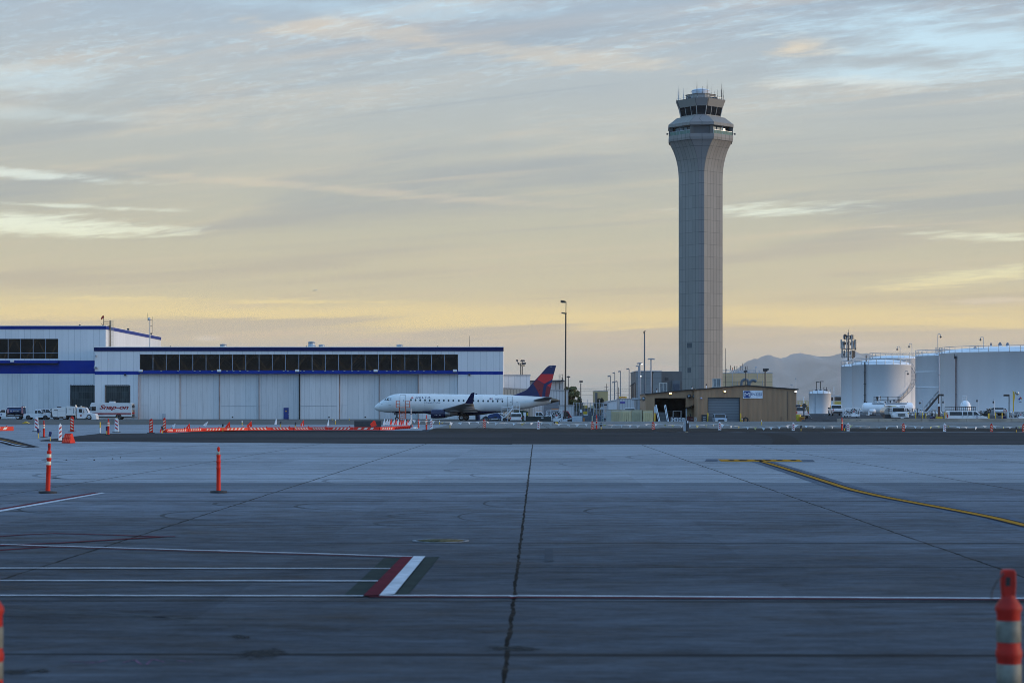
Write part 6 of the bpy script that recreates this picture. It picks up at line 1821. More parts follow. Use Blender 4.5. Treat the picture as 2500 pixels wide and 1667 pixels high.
text('lettering', 'DELTA', NAVY, pl_, ZX(612), ZX(776), ZZ(508), ZZ(486), 0, shear=0.12, bold=0.014, fit=skin, space=1.25)
text('lettering', 'CONNECTION', NAVY, pl_, ZX(706), ZX(884), ZZ(565), ZZ(549), 0, fit=skin, bold=0.006, space=1.3)
text('lettering', 'N292SY', NAVY, pl_, ZX(1485), ZX(1578), ZZ(525), ZZ(506), 0, shear=0.15, bold=0.01, fit=skin)
# widget emblem by the name
decal('emblem', [(573, 483), (592, 510), (574, 500), (556, 510)], ARED, 0.016)
decal('emblem', [(556, 511.5), (574, 503), (592, 511.5)], ADRED, 0.016)
# flag
decal('flag', [(1426, 504), (1464, 504), (1464, 523), (1426, 523)], M('flag_pale_red', (0.32, 0.12, 0.14), 0.4), 0.014)
decal('flag', [(1426, 504), (1444, 504), (1444, 514), (1426, 514)], NAVY, 0.02)
for k in range(3):
 decal('flag', [(1445 if k < 2 else 1427, 506 + 6 * k), (1463, 506 + 6 * k), (1463, 509 + 6 * k), (1445 if k < 2 else 1427, 509 + 6 * k)], AWHITE, 0.019)
# cargo door marks and small panels
for (a, b, c_, d_) in ((316, 583, 342, 586), (229, 571, 246, 574), (1722, 549, 1740, 553)):
 decal('access_panel', [(a, b), (c_, b), (c_, d_), (a, d_)], ADARK, 0.012)
for a in ((212, 562), (218, 603), (716, 581)):
 decal('probe', [(a[0] + 3 * cos(R(t_)), a[1] + 3 * sin(R(t_))) for t_ in range(0, 360, 60)], ADARK, 0.03)
# aerials on the back
for zx, zt, zb in ((815, 444, 462), (1378, 456, 468), (1650, 462, 475)):
 MB().prism([(ZX(zx - 8), ZZ(zb + 2)), (ZX(zx + 6), ZZ(zb + 2)), (ZX(zx + 8), ZZ(zt)), (ZX(zx + 2), ZZ(zt))], -0.03, 0.03).build('blade_aerial', AWHITE, pl_)
MB().box(ZX(1488), ZX(1512), -0.2, 0.2, ZZ(471), ZZ(465)).build('beacon', ADARK, pl_)
for zx in (576, 606):
 MB().prism([(ZX(zx - 6), ZZ(672)), (ZX(zx + 6), ZZ(672)), (ZX(zx + 9), ZZ(684)), (ZX(zx + 4), ZZ(684))], -0.03, 0.03).build('blade_aerial', ADARK, pl_)
# fin with the two tone emblem on both faces
fin = [(1690, 473), (1760, 447), (1830, 417), (1868, 378), (1900, 338), (1985, 246), (2050, 172), (2072, 152), (2092, 145), (2161, 145), (2136, 240), (2110, 345), (2084, 492), (2000, 494), (1850, 486)]
P = [(ZX(a), ZZ(b)) for a, b in fin]
MB().prism(P, -0.13, 0.13).build('fin', NAVY, pl_, bevel=0.03)
logo = [([(1992, 240), (2134, 240), (2120, 296), (2030, 347), (1950, 300)], ARED), ([(1944, 302), (2026, 351), (2012, 420), (2004, 489), (1984, 490), (1955, 425), (1908, 345)], ADRED),
  ([(2113, 332), (2104, 392), (2058, 366)], ARED), ([(2056, 370), (2102, 396), (2081, 489), (2040, 491), (2044, 430)], ADRED)]
for pts, mt in logo:
 pp_ = [(ZX(a), ZZ(b)) for a, b in pts]
 for y0, y1 in ((-0.136, -0.131), (0.131, 0.136)):
  MB().prism(pp_, y0, y1).build('tail_emblem', mt, pl_)
text('lettering', '292', AWHITE, pl_, ZX(2093), ZX(2113), ZZ(161), ZZ(153), -0.132)
# horizontal stabilisers
def foil(root, tip, tr, tt, mat, name, sgn):
 """tapered surface from root (x0, x1, z, y) to tip"""
 mb = MB()
 vs_ = []
 for (x0, x1, z, y), th in ((root, tr), (tip, tt)):
  for f_, h_ in ((0, 0), (0.08, .38), (0.3, .5), (0.6, .36), (1, 0.02), (0.6, -.30), (0.3, -.42), (0.08, -.32)):
   vs_.append((x0 + (x1 - x0) * f_, y, z + h_ * th))
 mb.add(vs_, [(k, (k + 1) % 8, 8 + (k + 1) % 8, 8 + k) for k in range(8)] + [tuple(range(8)), tuple(range(15, 7, -1))], 0, False)
 return mb.build(name, mat, pl_)
for sg_ in (-1, 1):
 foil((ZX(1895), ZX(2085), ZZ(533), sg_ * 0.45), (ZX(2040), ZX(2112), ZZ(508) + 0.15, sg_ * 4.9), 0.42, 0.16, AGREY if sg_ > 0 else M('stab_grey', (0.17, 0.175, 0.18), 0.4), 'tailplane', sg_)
# wings with dihedral and raked winglets, engines under them
for sg_ in (-1, 1):
 zr, zk, ztp = ZZ(655), ZZ(640), ZZ(655) + 11.3 * 0.105
 x_r0, x_r1 = ZX(790), ZX(1335)
 wm_ = [(x_r0, x_r1, ZZ(650), 1.2, 0.9), (ZX(915), ZX(1268), ZZ(650) + 0.35, 4.3, 0.5), (ZX(1165), ZX(1262), ZZ(650) + 1.30, 12.3, 0.22)]
 mb = MB()
 vs_ = []
 for x0, x1, z, y, th in wm_:
  for f_, h_ in ((0, 0), (0.06, .34), (0.3, .5), (0.6, .36), (1, 0.02), (0.6, -.24), (0.3, -.36), (0.06, -.3)):
   vs_.append((x0 + (x1 - x0) * f_, sg_ * y, z + h_ * th))
 fs_ = [(s8 * 8 + k, s8 * 8 + (k + 1) % 8, s8 * 8 + 8 + (k + 1) % 8, s8 * 8 + 8 + k) for s8 in range(2) for k in range(8)]
 mb.add(vs_, fs_ + [tuple(range(8)), tuple(range(23, 15, -1))], 0, True)
 wg = mb.build('wing', AGREY, pl_)
 zt0 = ZZ(650) + 1.30
 wl_ = MB()
 pr = [(ZX(1162), zt0 - 0.02), (ZX(1258), zt0 + 0.02), (ZX(1262), zt0 + 0.25), (ZX(1275), ZZ(453) + 0.1), (ZX(1240), ZZ(460) + 0.05), (ZX(1192), ZZ(535)), (ZX(1176), ZZ(562))]
 n0 = len(pr)
 zmx = ZZ(453)
 va = [(x, sg_ * (12.25 + max(0, (z - zt0)) * 0.30) - 0.06, z) for x, z in pr]
 vb = [(x, y + 0.12, z) for x, y, z in va]
 wl_.add(va + vb, [tuple(range(n0)), tuple(reversed(range(n0, 2 * n0)))] + [(k, n0 + k, n0 + (k + 1) % n0, (k + 1) % n0) for k in range(n0)])
 wl_.build('winglet', ANAVY, wg)
 for (y, xa, xb) in ((3.0, 1120, 1290), (6.2, 1130, 1262), (9.2, 1170, 1258)):
  f_ = (y - 1.2) / 11.1
  z_ = ZZ(650) + 1.3 * f_ - 0.28
  MB().lathe([(0.01, ZX(xa)), (0.13, ZX(xa + 25)), (0.17, ZX((xa + xb) / 2)), (0.10, ZX(xb - 10)), (0.01, ZX(xb + 12))], 10, axis='x', c=(sg_ * y, z_)).build('flap_fairing', AGREY, wg)
 ey = sg_ * 4.25
 ez = (ZZ(628) + ZZ(728)) / 2
 er = (ZZ(628) - ZZ(728)) / 2
 en = MB().lathe([(er * 0.78, ZX(800)), (er * 0.86, ZX(789)), (er * 0.93, ZX(793)), (er * 0.99, ZX(815)), (er, ZX(860)), (er * 0.97, ZX(905)), (er * 0.90, ZX(945))], 32, axis='x', c=(ey, ez)).build('engine', ANAVY, pl_)
 MB().lathe([(er * 0.76, ZX(946)), (er * 0.78, ZX(952)), (er * 0.70, ZX(985)), (er * 0.60, ZX(1000))], 28, axis='x', c=(ey, ez + 0.03)).build('exhaust_nozzle', M('titanium_%d' % sg_, (0.34, 0.34, 0.36), 0.35, 0.8, var=0.2), en)
 MB().lathe([(er * 0.6, ZX(1000)), (er * 0.5, ZX(1030)), (er * 0.3, ZX(1070)), (0.01, ZX(1085))], 24, axis='x', c=(ey, ez + 0.03)).build('exhaust_cone', ADARK, en)
 MB().lathe([(er * 0.75, ZX(806)), (er * 0.3, ZX(804)), (0.01, ZX(798))], 24, axis='x', c=(ey, ez)).build('fan', ADARK, en)
 MB().prism([(ZX(830), ez + er * 0.9), (ZX(1010), ez + er * 0.55), (ZX(1100), ez + er * 0.5), (ZX(1070), ZZ(648) + 0.35), (ZX(905), ZZ(642) + 0.2)], ey - 0.18, ey + 0.18).build('pylon', AGREY if sg_ < 0 else ADARK, en)
 if sg_ < 0:
  for a, b in ((832, 840), (846, 860), (878, 896)):
   MB().box(ZX(a), ZX(b), ey - er - 0.012, ey - er + 0.1, ZZ(695), ZZ(691)).build('stencil', AWHITE, en)
# gear
def wheelset(name, x, y, r_, w_, zstrut, par):
 g0 = MB().cyl((x, y, r_), (x, y, zstrut), 0.11, 0.16, 10).bar((x, y, r_ + 0.5), (x + 0.7, y, zstrut), 0.1)
 o = g0.build(name, ADARK, par)
 for s2 in (-1, 1):
  yy = y + s2 * w_ * 1.1
  MB().lathe([(r_ * 0.55, yy - w_ / 2), (r_ * 0.95, yy - w_ / 2), (r_, yy - w_ * 0.25), (r_, yy + w_ * 0.25), (r_ * 0.95, yy + w_ / 2), (r_ * 0.55, yy + w_ / 2)], 24, axis='y', c=(x, r_)).build('tyre', BLACK, o)
  MB().lathe([(0.01, yy - w_ * 0.35), (r_ * 0.5, yy - w_ * 0.4), (r_ * 0.55, yy - w_ / 2), (r_ * 0.55, yy + w_ / 2), (0.01, yy + w_ * 0.35)], 16, axis='y', c=(x, r_)).build('rim', STEEL, o)
 return o
wheelset('nose_gear', ZX(402), 0, 0.33, 0.22, ZZ(650), pl_)
MB().box(ZX(372), ZX(400), -0.7, -0.66, ZZ(690), ZZ(668)).build('gear_door', ADARK, pl_)
mgz = ZZ(660)
wheelset('main_gear', ZX(1120), -2.6, 0.52, 0.34, mgz, pl_)
wheelset('main_gear', ZX(1165), 2.6, 0.52, 0.34, mgz, pl_)
# ---------------------------------------------------------------- stands at the doors
og = thing('door_stand', 'orange tubular maintenance stand at the forward cabin door', 'access stand', (X(976, 336), 336, 0))
so = 336 / F
oxp = lambda zx: (880 + zx / 4.523 - 976) * so
ozp = lambda zy: Z(860 + zy / 4.523, 336)
wa = MB()
for y_ in (-0.5, 0.6):
 for zx in (430, 500):
  wa.bar((oxp(zx), y_, 0.12), (oxp(zx), y_, ozp(605)), 0.09)
for zy in (655, 680, 705, 725):
 for y_ in (-0.5, 0.6):
  wa.bar((oxp(430), y_, ozp(zy)), (oxp(500), y_, ozp(zy)), 0.055)
for y_ in (-0.5, 0.6):
 for zy in (672, 700, 722):
  wa.bar((oxp(430), y_, ozp(zy + 12)), (oxp(500), y_, ozp(zy - 14)), 0.045)
wa.build('frame', STAIR_ORANGE, og)
MB().box(oxp(394), oxp(544), -0.7, 1.3, ozp(610), ozp(604)).build('deck', STAIR_ORANGE, og)
rb_ = MB()
for a, b in ((395, 436), (502, 543)):
 for y_ in (-0.68,):
  for zy in (537, 571):
   rb_.bar((oxp(a), y_, ozp(zy)), (oxp(b), y_, ozp(zy)), 0.06)
  for zx in (a, b):
   rb_.bar((oxp(zx), y_, ozp(605)), (oxp(zx), y_, ozp(535)), 0.07)
 e = a if a < 450 else b
 rb_.bar((oxp(e), -0.68, ozp(537)), (oxp(e), 1.25, ozp(537)), 0.06).bar((oxp(e), 1.25, ozp(605)), (oxp(e), 1.25, ozp(535)), 0.07)
rb_.build('guard_rail', STAIR_ORANGE, og)
for a in (426, 504):
 for y_ in (-0.5, 0.6):
  MB().cyl((oxp(a) - 0.05, y_, 0.13), (oxp(a) + 0.05, y_, 0.13), 0.13, n=12).build('castor', BLACK, og)
ws_ = thing('rear_stairs', 'white railed access stairs at the rear cabin door', 'access stairs', (X(1240, 336), 336, -0.1))
sx2 = 336 / F
wxp = lambda zx: (880 + zx / 4.523 - 1240) * sx2
wzp = lambda zy: Z(860 + zy / 4.523, 336) + 0.1
wm2 = MB()
for y_ in (-0.6, 0.5):
 wm2.bar((wxp(1560), y_, wzp(752)), (wxp(1682), y_, wzp(618)), 0.09, 0.2)
wm2.build('stringer', FLAGW, ws_)
tm2 = MB()
for k in range(13):
 f_ = k / 12
 tm2.box(wxp(1566 + 116 * f_) - 0.12, wxp(1566 + 116 * f_) + 0.14, -0.58, 0.48, wzp(745 - 127 * f_), wzp(745 - 127 * f_) + 0.05)
tm2.build('treads', STEEL, ws_)
rm2 = MB()
for y_ in (-0.62, 0.52):
 rm2.bar((wxp(1560), y_, wzp(715)), (wxp(1684), y_, wzp(582)), 0.06).bar((wxp(1560), y_, wzp(733)), (wxp(1684), y_, wzp(600)), 0.04)
 for zx in (1565, 1600, 1640, 1680):
  f_ = (zx - 1560) / 122
  rm2.bar((wxp(zx), y_, wzp(750 - 134 * f_)), (wxp(zx), y_, wzp(714 - 134 * f_)), 0.05)
 for zy in (545, 580):
  rm2.bar((wxp(1684), y_, wzp(zy)), (wxp(1757), y_, wzp(zy)), 0.06)
 for zx in (1684, 1720, 1757):
  rm2.bar((wxp(zx), y_, wzp(625)), (wxp(zx), y_, wzp(543)), 0.065)
 for zx in (1554, 1574, 1622):
  rm2.bar((wxp(zx), y_ + 0.15, 0.0), (wxp(zx), y_ + 0.15, wzp(540 if zx < 1560 else 600)), 0.06)
 rm2.bar((wxp(1554), y_ + 0.15, wzp(603)), (wxp(1684), y_ + 0.15, wzp(603)), 0.06)
rm2.build('guard_rail', FLAGW, ws_)
MB().box(wxp(1682), wxp(1758), -0.65, 0.55, wzp(631), wzp(624)).box(wxp(1572), wxp(1680), 0.15, 0.6, wzp(611), wzp(606)).build('deck', FLAGW, ws_)
lg2 = MB()
for zx in (1686, 1755):
 for y_ in (-0.55, 0.45):
  lg2.bar((wxp(zx), y_, 0.1), (wxp(zx), y_, wzp(626)), 0.09)
lg2.bar((wxp(1686), -0.55, wzp(700)), (wxp(1755), -0.55, wzp(700)), 0.07)
lg2.build('legs', FLAGW, ws_)
MB().cyl((wxp(1590), -0.7, 0.3), (wxp(1590), -0.55, 0.3), 0.3, n=16).build('wheel', BLACK, ws_)
# tiny distant aircraft in the sky
da = thing('distant_airplane', 'tiny pale aircraft flying far off in the sky above the hangar', 'airplane', (X(768, 3000), 3000, Z(709, 3000)))
MB().lathe([(0.02, -3.2), (0.35, -2.6), (0.5, -1), (0.45, 1), (0.15, 3), (0.02, 3.3)], 10, axis='x').build('fuselage', AWHITE, da)
MB().prism([(-0.6, -4.2), (0.4, -4.2), (0.8, 0), (0.4, 4.2), (-0.6, 4.2), (-0.9, 0)], 0.2, 0.34, 'z').build('wing', AWHITE, da)
MB().prism([(2.4, 0.1), (3.2, 0.1), (3.4, 1.2), (3.0, 1.2)], -0.08, 0.08).build('fin', AWHITE, da)
# ================================================================ vehicles
PROF = {
 # (x as share of length from the rear, z); front is x = 1
 'pickup': dict(body=[(0, .55), (0, 1.02), (.01, 1.06), (.395, 1.06), (.40, 1.12), (.425, 1.72), (.45, 1.79), (.60, 1.80), (.64, 1.76), (.735, 1.20), (.75, 1.17), (.965, 1.08), (.99, 1.0), (1, .8), (1, .45), (.97, .38), (.03, .42)],
 side=[[(.425, 1.17), (.438, 1.66), (.525, 1.70), (.525, 1.17)], [(.54, 1.17), (.54, 1.70), (.615, 1.70), (.70, 1.20), (.70, 1.17)]], ws=((.635, 1.755), (.735, 1.215)), rw=((.405, 1.2), (.424, 1.7)), wheels=(.19, .815), belt=1.1),
 'suv': dict(body=[(0, .5), (0, 1.0), (.02, 1.1), (.055, 1.60), (.085, 1.70), (.2, 1.76), (.5, 1.75), (.57, 1.70), (.70, 1.14), (.72, 1.12), (.955, .98), (.99, .88), (1, .7), (1, .42), (.97, .35), (.03, .38)],
    side=[[(.07, 1.14), (.105, 1.62), (.24, 1.67), (.24, 1.14)], [(.255, 1.14), (.255, 1.67), (.43, 1.67), (.43, 1.14)], [(.445, 1.14), (.445, 1.67), (.55, 1.64), (.665, 1.14)]], ws=((.57, 1.69), (.70, 1.15)), rw=((.022, 1.14), (.055, 1.58)), wheels=(.2, .81), belt=1.08),
 'van': dict(body=[(0, .45), (0, 1.2), (.01, 1.85), (.03, 2.0), (.06, 2.06), (.70, 2.06), (.735, 2.0), (.835, 1.34), (.85, 1.30), (.965, 1.12), (.99, 1.0), (1, .8), (1, .42), (.97, .35), (.03, .38)],
    side=[[(.06, 1.36), (.06, 1.90), (.365, 1.90), (.365, 1.36)], [(.385, 1.36), (.385, 1.90), (.495, 1.90), (.495, 1.36)], [(.51, 1.36), (.51, 1.90), (.62, 1.90), (.62, 1.36)], [(.645, 1.36), (.645, 1.90), (.705, 1.90), (.80, 1.38)]], ws=((.735, 1.99), (.835, 1.36)), rw=((-.001, 1.25), (.008, 1.85)), wheels=(.21, .83), belt=1.25),
 'compact_van': dict(body=[(0, .45), (0, 1.0), (.015, 1.6), (.04, 1.8), (.07, 1.84), (.6, 1.84), (.65, 1.78), (.78, 1.16), (.8, 1.12), (.96, .98), (.99, .88), (1, .7), (1, .42), (.97, .35), (.03, .38)],
      side=[[(.06, 1.14), (.06, 1.68), (.3, 1.70), (.3, 1.14)], [(.315, 1.14), (.315, 1.70), (.47, 1.70), (.47, 1.14)], [(.485, 1.14), (.485, 1.70), (.61, 1.68), (.74, 1.14)]], ws=((.65, 1.77), (.78, 1.18)), rw=((0, 1.12), (.015, 1.62)), wheels=(.19, .8), belt=1.05),
 'sedan': dict(body=[(0, .5), (0, .92), (.03, .98), (.16, 1.02), (.28, 1.40), (.36, 1.45), (.52, 1.44), (.58, 1.40), (.72, .98), (.95, .86), (.99, .76), (1, .6), (1, .4), (.97, .3), (.03, .34)],
 side=[[(.22, 1.02), (.295, 1.36), (.43, 1.39), (.43, 1.02)], [(.445, 1.02), (.445, 1.39), (.56, 1.36), (.68, 1.0)]], ws=((.585, 1.39), (.715, 1.0)), rw=((.165, 1.04), (.275, 1.38)), wheels=(.2, .82), belt=.98),
}
PAINTS = {}
def paint(name, rgb):
 if name not in PAINTS:
  PAINTS[name] = M(name, rgb, 0.3, var=0.05)
 return PAINTS[name]
def wheel_parts(root, x, y, r_, w_, side):
 """one road wheel; side -1 / +1 is the outward direction along y"""
 o = MB().lathe([(r_ * 0.60, y - w_ / 2), (r_ * 0.93, y - w_ / 2), (r_, y - w_ * 0.3), (r_, y + w_ * 0.3), (r_ * 0.93, y + w_ / 2), (r_ * 0.60, y + w_ / 2)], 20, axis='y', c=(x, r_)).build('wheel', BLACK, root)
 yo = y + side * w_ * 0.42
 MB().lathe([(0.01, yo - 0.02 * side), (r_ * 0.18, yo), (r_ * 0.22, yo - 0.05 * side), (r_ * 0.5, yo - 0.06 * side), (r_ * 0.61, yo + 0.03 * side)], 14, axis='y', c=(x, r_)).build('rim', STEEL, o)
 return o
def vehicle(kind, name, label, cat, loc, rz, L, W, zs=1.0, col=None, k=0.16, plate=True, group=None, wr=0.37, extra=None, rack=False, glass=None):
 P = PROF[kind]
 root = thing(name, label, cat, loc, rz, group)
 col = col or paint('vehicle_white', (0.70, 0.71, 0.72))
 glass = glass or CARGLASS
 hw = W / 2
 xx = lambda u: (u - 0.5) * L
 yw = lambda z: hw - max(0.0, z - P['belt']) * k
 body = P['body']
 n = len(body)
 va = [(xx(u), -yw(z), z * zs) for u, z in body]
 vb = [(xx(u), yw(z), z * zs) for u, z in body]
 MB().add(va + vb, [tuple(range(n)), tuple(reversed(range(n, 2 * n)))] + [(i, n + i, n + (i + 1) % n, (i + 1) % n) for i in range(n)]).build('body', col, root, bevel=0.03)
 for sg_ in (-1, 1):
  for poly in P['side']:
   mb = MB()
   pa = [(xx(u), sg_ * (yw(z) + 0.012), z * zs) for u, z in poly]
   pb = [(xx(u), sg_ * (yw(z) - 0.02), z * zs) for u, z in poly]
   m_ = len(poly)
   mb.add(pa + pb, [tuple(range(m_)) if sg_ > 0 else tuple(reversed(range(m_)))] + [(i, m_ + i, m_ + (i + 1) % m_, (i + 1) % m_) for i in range(m_)])
   mb.build('side_window', glass, root)
  for u in P['wheels']:
   MB().lathe([(0.01, sg_ * (hw + 0.006)), (wr * 1.2, sg_ * (hw + 0.006))], 24, axis='y', c=(xx(u), wr * 1.08)).build('wheel_arch', BLACK, root)
   wheel_parts(root, xx(u), sg_ * (hw - 0.09), wr, 0.24, sg_)
  MB().box(xx(P['ws'][1][0]) - 0.15, xx(P['ws'][1][0]) + 0.02, min(sg_ * (hw - 0.02), sg_ * (hw + 0.22)), max(sg_ * (hw - 0.02), sg_ * (hw + 0.22)), (P['belt'] + 0.06) * zs, (P['belt'] + 0.27) * zs).build('mirror', DARK, root)
  MB().box(xx(.975), xx(1) + 0.012, min(sg_ * hw * .62, sg_ * hw * .97), max(sg_ * hw * .62, sg_ * hw * .97), body[-4][1] * zs * 0.86, body[-4][1] * zs * 1.04).build('headlight', LAMPGLASS, root)
  MB().box(-L / 2 - 0.015, xx(.02), min(sg_ * hw * .86, sg_ * hw * 1.003), max(sg_ * hw * .86, sg_ * hw * 1.003), (P['belt'] - 0.3) * zs, (P['belt'] + 0.02 if kind != 'van' else P['belt'] + .25) * zs).build('taillight', TAIL, root)
 for nm, ((u0, z0), (u1, z1)) in (('windscreen', P['ws']), ('rear_window', P['rw'])):
  f_ = 0.9
  nx_ = 0.02 if nm == 'windscreen' else -0.02
  q0, q1 = yw(z0) * f_, yw(z1) * f_
  pts = [(xx(u0) + nx_, -q0, z0 * zs + 0.01), (xx(u0) + nx_, q0, z0 * zs + 0.01), (xx(u1) + nx_, q1, z1 * zs + 0.01), (xx(u1) + nx_, -q1, z1 * zs + 0.01)]
  back = [(x - nx_ * 2.5, y, z - 0.02) for x, y, z in pts]
  MB().add(pts + back, [(0, 1, 2, 3), (0, 4, 5, 1), (1, 5, 6, 2), (2, 6, 7, 3), (3, 7, 4, 0)]).build(nm, glass, root)
 MB().box(xx(.99), xx(1) + 0.05, -hw * .97, hw * .97, .38 * zs, .55 * zs).build('front_bumper', DARK if kind != 'pickup' else CHROME, root, bevel=0.02)
 MB().box(-L / 2 - 0.07, -L / 2 + 0.02, -hw * .97, hw * .97, .42 * zs, .60 * zs).build('rear_bumper', DARK, root, bevel=0.02)
 MB().box(xx(.99), xx(1) + 0.02, -hw * .5, hw * .5, .60 * zs, .84 * zs).build('grille', DARK, root)
 if plate:
  MB().box(-L / 2 - 0.03, -L / 2, -0.16, 0.16, .72 * zs, .82 * zs).build('number_plate', FLAGW, root)
 if kind == 'pickup':
  MB().box(xx(.02), xx(.39), -hw + 0.1, hw - 0.1, 1.061 * zs, 1.066 * zs).build('bed_floor', DARK, root)
 if kind == 'suv' or rack:
  zt = max(z for _, z in body) * zs
  for sg_ in (-1, 1):
   MB().bar((xx(.12), sg_ * hw * .74, zt + 0.05), (xx(.5), sg_ * hw * .74, zt + 0.05), 0.045).build('roof_rail', DARK, root)
 return root, xx, hw
# ---- left group in front of the hangars
GV = lambda px, D: (X(px, D), D, gh(X(px, D), D))
r_, xx, hw = vehicle('pickup', 'pickup_truck', 'white four door pickup truck parked between the blue tanker and the sweeper', 'pickup truck', GV(92.5, 371), 0.0, 5.1, 1.86, col=paint('vehicle_white', (0.70, 0.71, 0.72)))
text('lettering', 'DURA', DARK, r_, xx(.56), xx(.72), .86, .98, -hw - 0.004, shear=0.2, bold=0.02)
vehicle('suv', 'suv', 'white sport utility vehicle half hidden behind the white pickup truck', 'car', GV(118, 376.2), 0.0, 4.9, 1.9, zs=1.12, rack=True)
# blue fuel tanker, cab cut by the picture edge
ft = thing('fuel_truck', 'dark blue fuel truck with white cab at the left edge of the view', 'fuel truck', GV(40, 371))
s_ = 371 / F
fxp = lambda px: (px - 40) * s_
fzp = lambda py: Z(py, 371)
cabp = [(fxp(-14), 0.55), (fxp(-14), fzp(1009)), (fxp(-2), fzp(1006.5)), (fxp(4.5), fzp(1000)), (fxp(8), fzp(999)), (fxp(17.5), fzp(999)), (fxp(18), fzp(1002)), (fxp(18), 0.5)]
MB().prism(cabp, -1.05, 1.05).build('cab', paint('vehicle_white', (0.7, 0.71, 0.72)), ft, bevel=0.04)
MB().prism([(fxp(2), fzp(1006)), (fxp(7), fzp(1000.5)), (fxp(15.6), fzp(1000.3)), (fxp(15.6), fzp(1006.5))], -1.06, -1.03).build('side_window', CARGLASS, ft)
MB().prism([(fxp(-13), fzp(1008.6)), (fxp(-3), fzp(1006.2)), (fxp(4), fzp(1000.6)), (fxp(2), fzp(1000.0))], -0.9, 0.9).build('windscreen', CARGLASS, ft)
MB().box(fxp(5), fxp(8), -1.075, -1.051, fzp(1013), fzp(1010)).build('door_badge', BINBLUE, ft)
MB().box(fxp(-16), fxp(60), -0.5, 0.5, 0.65, 0.95).build('chassis', DARK, ft)
tk = MB()
cz_ = (fzp(993.5) + fzp(1011.5)) / 2
rz_ = (fzp(993.5) - fzp(1011.5)) / 2
ring_ = [(1.12 * cos(TAU * k / 24), cz_ + rz_ * math.copysign(abs(sin(TAU * k / 24)) ** 0.8, sin(TAU * k / 24))) for k in range(24)]
tk.prism(ring_, fxp(20), fxp(60), 'x')
tkb = tk.build('tank', M('tanker_blue', (0.03, 0.055, 0.12), 0.3, 0.3, var=0.2), ft)
MB().box(fxp(20.2), fxp(59.8), -0.85, 0.85, cz_ + rz_ * 0.9, cz_ + rz_ * 1.0 + 0.08).build('walkway', FLAGW, ft)
MB().box(fxp(27), fxp(34.5), -1.16, -1.12, fzp(1006), fzp(1000)).build('emblem', M('sign_blue_panel', (0.012, 0.04, 0.2), 0.4), tkb)
text('lettering', 'M', FLAGW, tkb, fxp(28), fxp(33.5), fzp(1005), fzp(1001), -1.165, bold=0.02)
text('lettering', 'ENZIES', FLAGW, tkb, fxp(36), fxp(50), fzp(1004.5), fzp(1001.5), -1.15)
MB().box(fxp(20.5), fxp(25.5), -1.15, -1.1, fzp(1008), fzp(998.5)).build('placard', M('pink_placard', (0.45, 0.25, 0.27), 0.5, var=0.3, scale=6), tkb)
MB().box(fxp(56), fxp(60), -1.15, -1.1, fzp(1009), fzp(992)).build('hose_cabinet', M('pink_cabinet', (0.38, 0.16, 0.17), 0.5, var=0.5, scale=4), tkb)
MB().bar((fxp(62.5), -0.9, fzp(1012)), (fxp(62.5), -0.9, fzp(991.5)), 0.05).bar((fxp(57), -0.9, fzp(991.5)), (fxp(62.5), -0.9, fzp(991.5)), 0.05).build('ladder', DARK, ft)
MB().box(fxp(21), fxp(58), -1.05, -0.6, fzp(1016.5), fzp(1012)).build('valve_locker', DARK, ft)
MB().bar((fxp(22), -1.08, fzp(1013)), (fxp(38), -1.08, fzp(1013.5)), 0.12).bar((fxp(40), -1.08, fzp(1014)), (fxp(52), -1.08, fzp(1012.5)), 0.1).build('hose_pipe', STEEL, ft)
for px in (-6, 47):
 for sg_ in (-1, 1):
  wheel_parts(ft, fxp(px), sg_ * 0.95, 0.45, 0.28, sg_)
# street sweeper
sw = thing('street_sweeper', 'white street sweeper truck with tall hopper, chrome exhaust and amber beacon', 'truck', GV(183, 369))
s_ = 369 / F
sxp = lambda px: (px - 183) * s_
szp = lambda py: Z(py, 369)
SWW = paint('sweeper_white', (0.66, 0.67, 0.66))
MB().prism([(sxp(132.5), szp(1017.5)), (sxp(129), szp(1002)), (sxp(130), szp(997.5)), (sxp(164), szp(992.5)), (sxp(164), szp(1017))], -1.2, 1.2).build('hopper', SWW, sw, bevel=0.03)
MB().prism([(sxp(165), szp(1013.5)), (sxp(165), szp(992.5)), (sxp(167), szp(991.2)), (sxp(186), szp(992.3)), (sxp(186), szp(1013.5))], -1.22, 1.22).build('engine_house', SWW, sw, bevel=0.03)
for px, y0, y1 in ((166.5, 996, 1009), (183.5, 996, 1009)):
 MB().box(sxp(px - .5), sxp(px + .5), -1.235, -1.221, szp(y1), szp(y0)).build('louvre', DARK, sw)
MB().box(sxp(135), sxp(145), -1.22, -1.201, szp(1001.6), szp(1000.4)).box(sxp(171), sxp(178), -1.235, -1.222, szp(999.8), szp(998.7)).build('badge', DARK, sw)
MB().box(sxp(143.5), sxp(144), -1.21, -1.201, szp(1017), szp(1002)).box(sxp(133), sxp(164), -1.21, -1.202, szp(1003), szp(1002.6)).build('panel_gap', PIPE, sw)
MB().box(sxp(141), sxp(149), -0.6, 0.3, szp(994.4), szp(992.2)).build('roof_hatch', DARK, sw)
MB().box(sxp(127), sxp(132), -1.1, 1.1, szp(1019), szp(998)).build('rear_door', DARK, sw)
MB().box(sxp(130), sxp(230), -0.5, 0.5, 0.6, 0.95).build('chassis', DARK, sw)
MB().box(sxp(165), sxp(189), -1.1, 1.1, 0.7, szp(1013.8)).build('pump_bay', DARK, sw)
MB().cyl((sxp(188.3), -1.0, szp(1020)), (sxp(187.6), -1.0, szp(988)), 0.12, n=12).build('exhaust_stack', CHROME, sw)
